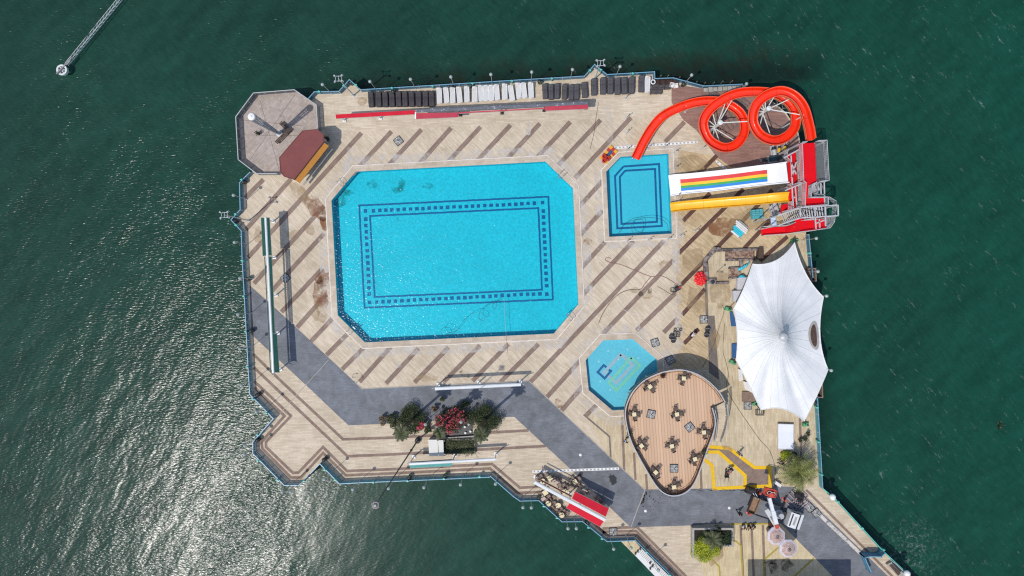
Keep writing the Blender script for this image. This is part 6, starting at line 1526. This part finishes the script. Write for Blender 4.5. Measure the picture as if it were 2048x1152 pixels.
# jetty
JT=[(1239,1080),(1268,1080),(1340,1152),(1360,1172),(1331,1172)]
t=thing('jetty','white planked jetty with a beige end below the bottom railing','jetty',P(1290,1125,-.7)); m=MB(); m.prism(PP([(1239,1080),(1268,1080),(1282,1096),(1270,1111)],-.7),-1.3,-.7); m.build('beige_deck',M['pave_y'],t)
m=MB(); m.prism(PP([(1270,1111),(1282,1096),(1372,1186),(1352,1196)],-.7),-1.3,-.72); m.build('white_deck',M['wplastic'],t); m=MB()
for i in range(36):
    u=i/36; a=(1284+u*90,1099+u*90); b_=(1277+u*90,1106+u*90); m.bar(P(*a,-.7),P(*b_,-.7),.06,.04)
m.build('plank_ridges',M['grate'],t)
for x,y in ((1280,1096.5),(1275,1101.5),(1270.5,1106),(1299.5,1125),(1304.5,1131),(1300,1136)): c=P(x,y,-.7); m=MB(); m.lathe(c,[(.11,0),(.11,.25),(.14,.3)],8); m.build('bollard',M['darkm'],t)
# white handcart and clutter
c=P(1553,966); t=thing('hand_cart','small white cart left of the railing palm','cart',(c.x,c.y,.02)); m=MB(); m.box((c.x,c.y,.45),(1.0,.45,.4),-.6,0,.9); m.build('body',M['wplastic'],t)
for k in (-1,1): m=MB(); m.tube((c.x-.2,c.y+.3*k,.2),(c.x-.2,c.y+.3*k+.08,.2),.2,.2,12); m.build('wheel',M['darkm'],t)
m=MB(); m.path(cat_curve([(c.x-.4,c.y+.3,.6),(c.x-.7,c.y+.5,.95),(c.x-.55,c.y+.7,.95)],4),.03,6); m.build('handle',M['darkm'],t)
def pallet(px,py,ang,lb,w=1.3,l=1.9):
    c=P(px,py); t=thing('pallet',lb,'pallet',(c.x,c.y,.03)); d=Vector((math.cos(ang),math.sin(ang),0)); s=Vector((-d.y,d.x,0)); m=MB()
    for i in range(6): q=c+d*(l*(i/5-.5))+Vector((0,0,.16)); m.bar(q-s*w/2,q+s*w/2,.16,.04)
    m.build('boards',M['pinkgrey'],t); m=MB()
    for k in (-1,0,1): q=c+s*(k*w*.44)+Vector((0,0,.09)); m.bar(q-d*l/2,q+d*l/2,.1,.1)
    m.build('runners',M['brown'],t)
pallet(1590,995,R(45),'worn pinkish pallet right of the truck under the palm',2.2,2.6); pallet(1601,1004,R(-45),'grey slatted pallet between the pinkish pallet and the parasol bases',1.6,1.6)
for x,y,s,lb in ((1593,987,.5,'upper dark rubbish sack on the pinkish pallet'),(1600,991,.45,'right dark rubbish sack on the pinkish pallet'),(1598,998,.4,'lower dark rubbish sack by the pallets')):
    c=P(x,y); t=thing('rubbish_sack',lb,'sack',(c.x,c.y,.2)); m=MB(); m.lathe((c.x,c.y,.2),[(s*.8,0),(s,.25*s*2),(s*.6,.8*s*1.4),(s*.15,s*1.5),(s*.25,s*1.75)],12); m.build('body',M['darkm'],t,True); m=MB(); m.ring((c.x,c.y,.2+s*1.45),s*.12,s*.2,0,.05,10); m.build('tie',M['grate'],t)
# ------------------------------------------------------------------ crane truck
M['cabw']=plain('white_cab_paint',(.70,.71,.72,1),.3,.05,1,coat=.6); M['tyre']=plain('tyre_rubber',(.02,.02,.02,1),.8); M['glassd']=plain('dark_windscreen',(.012,.014,.018,1),.08); M['chas']=plain('chassis_black',(.02,.02,.022,1),.5); M['bedg']=plain('grey_load_bed',C(122,124,126),.6,.15,1.5); M['craner']=plain('orange_red_crane_paint',(.56,.07,.035,1),.4,.15); M['wood']=plain('weathered_wood',C(150,122,98),.8,.25,3)
TA=R(-18.9); tc=P(1543,1019.5); tr=thing('crane_truck','white crane truck with a folded boom and red basket on the grey road','truck',(tc.x,tc.y,.02))
def T(x,y,z): return Vector((tc.x+x*math.cos(TA)-y*math.sin(TA),tc.y+x*math.sin(TA)+y*math.cos(TA),z+.02))
def tbox(nm,c,sz,mat,par=None,taper=1.0):
    m=MB(); q=T(*c); m.box(q,sz,TA,0,taper); return m.build(nm,mat,par or tr)
tbox('chassis',(0,0,.75),(6.6,.95,.25),M['chas']); tbox('load_bed',(-1.25,0,1.05),(3.4,2.1,.14),M['bedg'])
for s in (-1,1): tbox('side_rail',(-1.25,s*1.07,1.15),(3.4,.07,.3),M['chas'])
m=MB(); 
prof_=[(1.7,.55),(1.7,1.95),(1.85,2.1),(2.78,2.1),(2.92,2.05),(3.16,1.68),(3.56,1.58),(3.74,1.3),(3.74,.55)]; w_=1.04
L_=[T(x,-w_*(1 if z<1.6 else .93),z) for x,z in prof_]; R_=[T(x,w_*(1 if z<1.6 else .93),z) for x,z in prof_]; k=len(prof_)
m.add(L_+R_,[tuple(range(k-1,-1,-1)),tuple(range(k,2*k))]+[(i,(i+1)%k,k+(i+1)%k,k+i) for i in range(k)]); cab=m.build('cab',M['cabw'],tr)
m=MB(); m.add([T(2.88,-.96,2.07),T(3.17,-1.0,1.68),T(3.17,1.0,1.68),T(2.88,.96,2.07)],[(0,1,2,3)]); 
m.v=[v+Vector((.02*math.cos(TA),.02*math.sin(TA),.015)) for v in m.v]; m.build('windscreen',M['glassd'],cab)
m=MB(); m.bar(T(2.86,-1.0,2.13),T(2.86,1.0,2.13),.12,.05); m.build('sun_visor',M['chas'],cab); m=MB(); m.bar(T(1.92,-.8,2.12),T(1.92,.8,2.12),.16,.04); m.build('roof_vent',M['chas'],cab); m=MB(); m.bar(T(2.4,-.55,2.12),T(2.4,.55,2.12),.28,.03); m.build('roof_panel',M['grate'],cab)
for s in (-1,1):
    m=MB(); m.add([T(2.0,s*.97,1.98),T(2.8,s*.97,1.98),T(3.0,s*1.03,1.62),T(2.0,s*1.03,1.62)],[(0,1,2,3)]); m.v=[v+(T(0,s*.01,0)-T(0,0,0)) for v in m.v]; m.build('side_window',M['glassd'],cab)
    m=MB(); m.bar(T(3.0,s*1.0,1.8),T(3.1,s*1.3,1.85),.05); m.box(T(3.12,s*1.36,1.8),(.14,.2,.4),TA); m.build('mirror',M['chas'],cab); m=MB(); m.box(T(3.75,s*.75,.95),(.06,.35,.2),TA); m.build('headlight',M['wplastic'],cab)
for x in (2.6,-1.9,-.9):
    for s in (-1,1):
        m=MB(); m.tube(T(x,s*.72,.45),T(x,s*1.05,.45),.45,.45,18); wl=m.build('wheel',M['tyre'],tr); m=MB(); m.tube(T(x,s*1.05,.45),T(x,s*1.07,.45),.24,.24,14); m.build('rim',M['rail_gr'],wl)
m=MB(); m.lathe(T(.55,0,.9),[(.6,0),(.6,.3),(.36,.4),(.36,1.2)],16); m.build('turntable',M['grey_metal'],tr)
for (x,y) in ((.7,-1.9),(1.0,1.9),(-2.9,-1.35),(-2.5,1.7)):
    q=T(x,y,0); m=MB(); m.bar(T(x,0,.8),T(x,y,.8),.16,.16); m.bar(T(x,y,.85),T(x,y,.1),.12); o=m.build('outrigger',M['chas'],tr); m=MB(); m.lathe((q.x,q.y,.02),[(.24,0),(.24,.08),(.1,.12)],12); m.lathe((q.x,q.y,.85),[(.16,0),(.16,.12)],10); m.build('foot',M['craner'],o)
a_=P(1533,1020,2.3);b_=P(1556,1057.5,3.7); c_=P(1553.5,1053,4.3); d_=P(1538,995,4.9)
m=MB(); s_=(b_-a_).cross(Vector((0,0,1))).normalized()*.2; m.bar(a_+s_,b_+s_,.16,.3); m.bar(a_-s_,b_-s_,.16,.3); m.bar(a_,a_.lerp(b_,.35),.5,.32); m.build('lower_boom',M['cabw'],tr)
m=MB(); m.bar(c_,c_.lerp(d_,.55),.5,.5); m.bar(c_.lerp(d_,.5),d_,.4,.4); up=m.build('upper_boom',M['cabw'],tr); m=MB(); m.tube(c_+Vector((0,0,-.6)),c_+Vector((0,0,.3)),.2,.2,10); m.box(c_+Vector((-.1,.1,.35)),(.45,.45,.25),.3); m.build('elbow_joint',M['craner'],up)
q=P(1542.5,990.5,4.9); m=MB(); m.box(q,(.5,.5,.4),.3); m.build('tilt_motor',M['craner'],up)
q=P(1540,984.5,4.5); ba=R(-15); bd=Vector((math.cos(ba),math.sin(ba),0)); bs=Vector((-bd.y,bd.x,0)); m=MB(); m.box((q.x,q.y,3.9),(1.3,.85,.06),ba)
for zz in (4.25,4.6,4.95):
    cr=[q+bd*(.65*i)+bs*(.43*j) for i,j in ((-1,-1),(1,-1),(1,1),(-1,1))]
    for k in range(4): m.bar((cr[k].x,cr[k].y,zz),(cr[(k+1)%4].x,cr[(k+1)%4].y,zz),.06)
for p in cr: m.bar((p.x,p.y,3.9),(p.x,p.y,4.95),.06)
for k in range(4):
    a1,b1=cr[k],cr[(k+1)%4]; m.add([(a1.x,a1.y,3.93),(b1.x,b1.y,3.93),(b1.x,b1.y,4.5),(a1.x,a1.y,4.5)],[(0,1,2,3)])
m.build('basket',M['craner'],tr)
m=MB(); m.path([q+bd*(.5*math.cos(i*.7))+bs*(.25*math.sin(i*1.3))+Vector((0,0,.45)) for i in range(10)],.03,5); m.build('control_cables',M['wplastic'],tr)
# loose load on the truck
qq=T(-3.05,.1,0); t=thing('timber_crate','long weathered wooden crate on the tail of the crane truck','crate',(qq.x,qq.y,1.14)); an=TA+R(-2)
m=MB(); m.box((qq.x,qq.y,1.16),(1.0,2.2,.06),an); m.build('floor',M['wood'],t)
for s,sz in ((-1,0),(1,0)):
    m=MB(); e=T(-3.05+s*.48,.1,0); m.box((e.x,e.y,1.4),(.07,2.2,.5),an); m.build('side_board',M['brown'] if s<0 else M['wood'],t)
for s in (-1,1): m=MB(); e=T(-3.05,.1+s*1.08,0); m.box((e.x,e.y,1.4),(1.0,.06,.5),an); m.build('end_board',M['brown'],t)
c=P(1504,985,1.3); t=thing('winch','black winch machine with pale levers at the tail of the crane truck','winch',(c.x,c.y,.02)); m=MB(); m.box((c.x,c.y,.55),(1.1,.9,1.0),TA,0,.85); m.build('body',M['chas'],t); m=MB(); m.tube((c.x-.4,c.y+.2,1.15),(c.x+.5,c.y+.1,1.15),.3,.3,14); m.build('drum',M['darkm'],t)
for k,(dx,dy) in enumerate(((.5,-.75),(.85,-.85))): m=MB(); m.bar((c.x+.05+.3*k,c.y+.05,1.3),(c.x+dx,c.y+dy,1.4),.07); m.build('lever',M['pale'],t)
# ------------------------------------------------------------------ people
M['skin']=plain('skin',(.42,.25,.18,1),.6,.06); M['hair']=plain('dark_hair',(.02,.015,.012,1),.6); M['shirt_b']=plain('pale_blue_shirt',(.30,.45,.62,1),.7); M['shirt_n']=plain('navy_top',(.02,.03,.06,1),.7); M['shirt_w']=plain('white_shirt',(.66,.64,.70,1),.7); M['shirt_k']=plain('black_top',(.015,.015,.017,1),.7); M['trous']=plain('dark_trousers',(.03,.032,.04,1),.75); M['beige_t']=plain('beige_trousers',(.30,.25,.18,1),.75); M['redcap']=plain('orange_red_cap',(.60,.10,.04,1),.5); M['shoe']=plain('dark_shoes',(.02,.018,.016,1),.6)
def skinmesh(name,verts,edges,rad,mat,parent,root=0,sub=1):
    me=bpy.data.meshes.new(name); me.from_pydata(verts,edges,[]); o=bpy.data.objects.new(name,me); COL.objects.link(o); o.parent=parent; me.materials.append(mat)
    s=o.modifiers.new('skin','SKIN'); s.use_smooth_shade=True
    for i,v in enumerate(me.skin_vertices[0].data): v.radius=rad[i] if isinstance(rad[i],tuple) else (rad[i],rad[i])
    for v in me.skin_vertices[0].data: v.use_root=False
    me.skin_vertices[0].data[root].use_root=True
    q=o.modifiers.new('sub','SUBSURF'); q.levels=sub; q.render_levels=sub; return o
def bake(o):
    dg=bpy.context.evaluated_depsgraph_get(); ev=o.evaluated_get(dg); me=bpy.data.meshes.new_from_object(ev); old=o.data; o.modifiers.clear(); o.data=me
def person(label,px,py,face,pose,shirt,trous,cap=None,z=.02):
    """joints in local metres, facing +Y, then turned by face"""
    J=dict(pel=(0,0,.95),wst=(0,0,1.10),chs=(0,.01,1.32),nck=(0,0,1.47),hd0=(0,.02,1.55),hd1=(0,.03,1.66),
      lh=(-.10,0,.92),lk=(-.11,.02,.50),la=(-.11,-.02,.08),lt=(-.12,.15,.035),rh=(.10,0,.92),rk=(.11,.02,.50),ra=(.11,-.02,.08),rt=(.12,.15,.035),
      ls=(-.19,0,1.42),le=(-.25,-.02,1.14),lw=(-.26,.08,.90),rs=(.19,0,1.42),re=(.25,-.02,1.14),rw=(.26,.08,.90))
    if pose=='stride': J.update(lk=(-.11,.14,.51),la=(-.11,.24,.08),lt=(-.12,.40,.05),rk=(.11,-.06,.50),ra=(.11,-.26,.13),rt=(.11,-.12,.04),le=(-.26,-.14,1.16),lw=(-.26,-.10,.92),re=(.26,.06,1.16),rw=(.25,.24,1.0))
    if pose=='arms': J.update(le=(-.40,.06,1.26),lw=(-.48,.28,1.22),re=(.36,.14,1.22),rw=(.28,.38,1.20))
    if pose=='bend': J.update(pel=(0,-.12,.90),wst=(0,.0,1.03),chs=(0,.22,1.15),nck=(0,.38,1.20),hd0=(0,.46,1.21),hd1=(0,.55,1.20),lh=(-.10,-.1,.87),rh=(.10,-.1,.87),lk=(-.12,.03,.48),rk=(.12,.03,.48),ls=(-.19,.33,1.15),rs=(.19,.33,1.15),le=(-.24,.42,.88),lw=(-.18,.55,.64),re=(.24,.42,.88),rw=(.18,.55,.64))
    if pose=='sit': J.update(pel=(0,-.05,.30),wst=(0,-.05,.44),chs=(0,-.01,.66),nck=(0,.0,.81),hd0=(0,.03,.89),hd1=(0,.05,1.0),lh=(-.10,.0,.27),rh=(.10,.0,.27),lk=(-.14,.42,.36),rk=(.14,.42,.36),la=(-.14,.50,.08),ra=(.14,.50,.08),lt=(-.15,.66,.04),rt=(.15,.66,.04),ls=(-.19,0,.76),rs=(.19,0,.76),le=(-.25,.12,.52),lw=(-.14,.36,.44),re=(.25,.12,.52),rw=(.14,.36,.44))
    t=thing('person',label,'person',P(px,py)+Vector((0,0,z))); t.rotation_euler=(0,0,face)
    V=[];Rr=[];E=[];ix={}
    def ad(k,p,r,frm=None):
        ix[k]=len(V); V.append(Vector(p)); Rr.append(r)
        if frm is not None: E.append((ix[frm],ix[k]))
    ad('pel',J['pel'],(.13,.10)); ad('wst',J['wst'],(.12,.095),'pel'); ad('chs',J['chs'],(.145,.105),'wst'); ad('nck',J['nck'],.055,'chs'); ad('hd0',J['hd0'],(.068,.08),'nck'); ad('hd1',J['hd1'],(.072,.085),'hd0')
    hd=(Vector(J['hd1'])-Vector(J['hd0'])).normalized(); fw=Vector((0,1,0)) if abs(hd.y)<.7 else Vector((0,0,-1))
    ad('crown',Vector(J['hd1'])+hd*.07,(.05,.055),'hd1')
    for s in 'lr':
        ad(s+'h',J[s+'h'],.085,'pel'); ad(s+'k',J[s+'k'],.056,s+'h'); ad(s+'a',J[s+'a'],.038,s+'k'); ad(s+'t',J[s+'t'],.034,s+'a')
        ad(s+'s',J[s+'s'],.06,'chs'); ad(s+'e',J[s+'e'],.042,s+'s'); ad(s+'w',J[s+'w'],.028,s+'e')
        d=(Vector(J[s+'w'])-Vector(J[s+'e'])).normalized(); sx=d.cross(Vector((0,1,.2))).normalized(); sg=-1 if s=='l' else 1
        pm=Vector(J[s+'w'])+d*.075; ad(s+'p',pm,(.036,.022),s+'w')
        for f,(o_,ln) in enumerate(((-.03,.07),(-.01,.085),(.01,.08),(.028,.062))):
            b1=pm+d*(ln*.55)+sx*o_*1.2; ad(s+'f%d'%f,b1,.010,s+'p'); ad(s+'g%d'%f,b1+(d*.8+Vector((0,.5,0))).normalized()*(ln*.5),.008,s+'f%d'%f)
        th=Vector(J[s+'w'])+d*.045+sx*(-.05)+Vector((0,.02,0)); ad(s+'th',th,.011,s+'p'); ad(s+'ti',th+d*.035+Vector((0,.012,0)),.009,s+'th')
    o=skinmesh('body',V,E,Rr,M['skin'],t)
    # clothing, slightly larger than the body under it
    a=[J['pel'],J['wst'],J['chs'],Vector(J['chs']).lerp(Vector(J['nck']),.7)]; V2=[Vector(q) for q in a]; E2=[(0,1),(1,2),(2,3)]; R2=[(.15,.12),(.14,.115),(.165,.125),(.08,.075)]
    for s in 'lr':
        i=len(V2); V2+=[Vector(J[s+'s']),Vector(J[s+'s']).lerp(Vector(J[s+'e']),.85)]; E2+=[(2,i),(i,i+1)]; R2+=[.078,.06]
    skinmesh('shirt',V2,E2,R2,shirt,t)
    V3=[Vector(J['pel'])];E3=[];R3=[(.148,.118)]
    for s in 'lr':
        i=len(V3); V3+=[Vector(J[s+'h']),Vector(J[s+'k']),Vector(J[s+'a'])+Vector((0,0,.05))]; E3+=[(0,i),(i,i+1),(i+1,i+2)]; R3+=[.102,.074,.058]
    skinmesh('trousers',V3,E3,R3,trous,t)
    for s in 'lr':
        m=MB(); q=(Vector(J[s+'a'])+Vector(J[s+'t']))/2; m.box((q.x,q.y,.05),(.10,.28,.09),0,0,.8); m.build_local('shoe',M['shoe'],t)
    m=MB(); c=Vector(J['hd1'])+hd*.025-fw*.012; m.ball(c,.112,12,8,1.02); 
    m.v=[v for v in m.v]; hr=m.build_local('cap' if cap else 'hair',cap or M['hair'],t,True,lambda v:(v-c).dot(hd)<-.01 and (v-c).dot(fw)>-.02,c)
    m=MB(); e=Vector(J['hd0']).lerp(Vector(J['hd1']),.35)+fw*.088; m.box(e,(.03,.035,.045)); m.build_local('nose',M['skin'],t)
    m=MB()
    sxh=hd.cross(fw)
    for s in (-1,1): m.ball(e+sxh*(.032*s)+hd*.035-fw*.012,.011,6,4)
    m.build_local('eyes',M['hair'],t); return t
def build_local(s,name,mat,parent,smooth=False,cut=None,c=None):
    if cut:
        for i,v in enumerate(s.v):
            if cut(v): s.v[i]=c+(v-c)*.62
    me=bpy.data.meshes.new(name); me.from_pydata([tuple(v) for v in s.v],[],s.f); me.materials.append(mat)
    if smooth: me.polygons.foreach_set('use_smooth',[True]*len(me.polygons))
    o=bpy.data.objects.new(name,me); COL.objects.link(o); o.parent=parent; return o
MB.build_local=build_local
person('person in a white shirt walking above the yellow lines, arms spread',1476,905,R(60),'arms',M['shirt_w'],M['trous'])
person('person with an orange red cap bending over inside the yellow lines',1459,936,R(120),'bend',M['shirt_n'],M['trous'],M['redcap'])
person('person dressed in black walking on the road left of the truck',1475,1022,R(200),'stride',M['shirt_k'],M['trous'])
person('leftmost of the three people sitting on the yellow kerb, in a white shirt',1485,1049.5,R(185),'sit',M['shirt_w'],M['trous'])
person('middle one of the three people sitting on the yellow kerb, in beige trousers',1495.5,1050,R(175),'sit',M['shirt_k'],M['beige_t'])
person('rightmost of the three people sitting on the yellow kerb',1504.5,1049,R(180),'sit',M['shirt_n'],M['beige_t'])
person('person in pale blue standing at the left foot of the raised deck',1249.5,879,R(-60),'stride',M['shirt_b'],M['trous'])
person('person in a white top bending over on the wet brown band above the raised deck',1381,670,R(-50),'bend',M['shirt_w'],M['trous'])
person('person in dark clothes standing at the left edge of the railing palm',1560,924,R(90),'stride',M['shirt_k'],M['trous'])
c=P(1451,947); t=thing('wheelbarrow','dark wheelbarrow inside the yellow lines below the person with the cap','wheelbarrow',(c.x,c.y,.03)); m=MB(); m.add([(c.x-.3,c.y-.4,.6),(c.x+.3,c.y-.4,.6),(c.x+.26,c.y+.35,.6),(c.x-.26,c.y+.35,.6),(c.x-.18,c.y-.2,.3),(c.x+.18,c.y-.2,.3),(c.x+.16,c.y+.25,.3),(c.x-.16,c.y+.25,.3)],[(4,5,6,7),(0,1,5,4),(1,2,6,5),(2,3,7,6),(3,0,4,7)]); m.build('tray',M['darkm'],t)
m=MB(); m.tube((c.x-.05,c.y+.5,.2),(c.x+.05,c.y+.5,.2),.19,.19,14); m.build('wheel',M['tyre'],t)
for s in (-1,1): m=MB(); m.bar((c.x+.05*s,c.y+.5,.2),(c.x+.28*s,c.y-.9,.62),.045); m.bar((c.x+.22*s,c.y-.3,.45),(c.x+.22*s,c.y-.35,.03),.04); m.build('handle',M['darkm'],t)
c=P(1486,1021.5) 
# building beyond the lower edge of the photo: it throws the big shadow across the lower right
q=[Vector((26.6,-40.5,0)),Vector((39.9,-40.5,0)),Vector((39.9,-58,0)),Vector((26.6,-58,0))]
dx=8.6
t=thing('building','building just beyond the bottom edge whose shadow falls on the lower right paving','building',(33,-50,0))
m=MB(); m.prism([Vector((29.8,-44.5,0)),Vector((38.5,-44.5,0)),Vector((38.5,-57,0)),Vector((29.8,-57,0))],0,8.7); m.build('wall',M['cream'],t); m=MB(); m.prism(offset(q,.15),8.7,9.0); m.build('roof',M['roofred'],t)
for i in range(4):
    for zz in (1.2,5.2): m=MB(); m.box((30.7+2.2*i,-44.48,zz+1),(1.3,.08,2.0)); m.build('window',M['glassd'],t)
m=MB(); m.box((33.2,-44.48,1.1),(1.1,.1,2.2)); m.build('door',M['brown'],t)

for i,(x,y) in enumerate(((1322,151),(1337,150.5),(1360,154),(1394,163),(1411,165),(1429,164.5),(1446,162.5),(1465,161.5))):
    q=P(x,y,.2); t=thing('iron_stake','thin rusty iron stake standing in the water off the top quay, %s from the left'%ORD[i],'stake',(q.x,q.y,-1.8),'iron stakes off the top quay')
    m=MB(); m.tube((q.x,q.y,-3),(q.x,q.y,.2),.06,.045,6); m.build('rod',M['band'],t)
    m=MB(); m.lathe((q.x,q.y,.18),[(.08,0),(.08,.06),(.03,.1)],8); m.build('cap',M['band_gr'],t)
c=P(2000,851,-1.75); t=thing('seaweed_clump','small dark clump of weed floating alone on the right hand sea','seaweed',c); m=MB()
for k in range(60): m.leaf(c+Vector((rnd.gauss(0,.22),rnd.gauss(0,.3),rnd.uniform(0,.08))),.3)
m.build('fronds',M['fol_dk'],t)
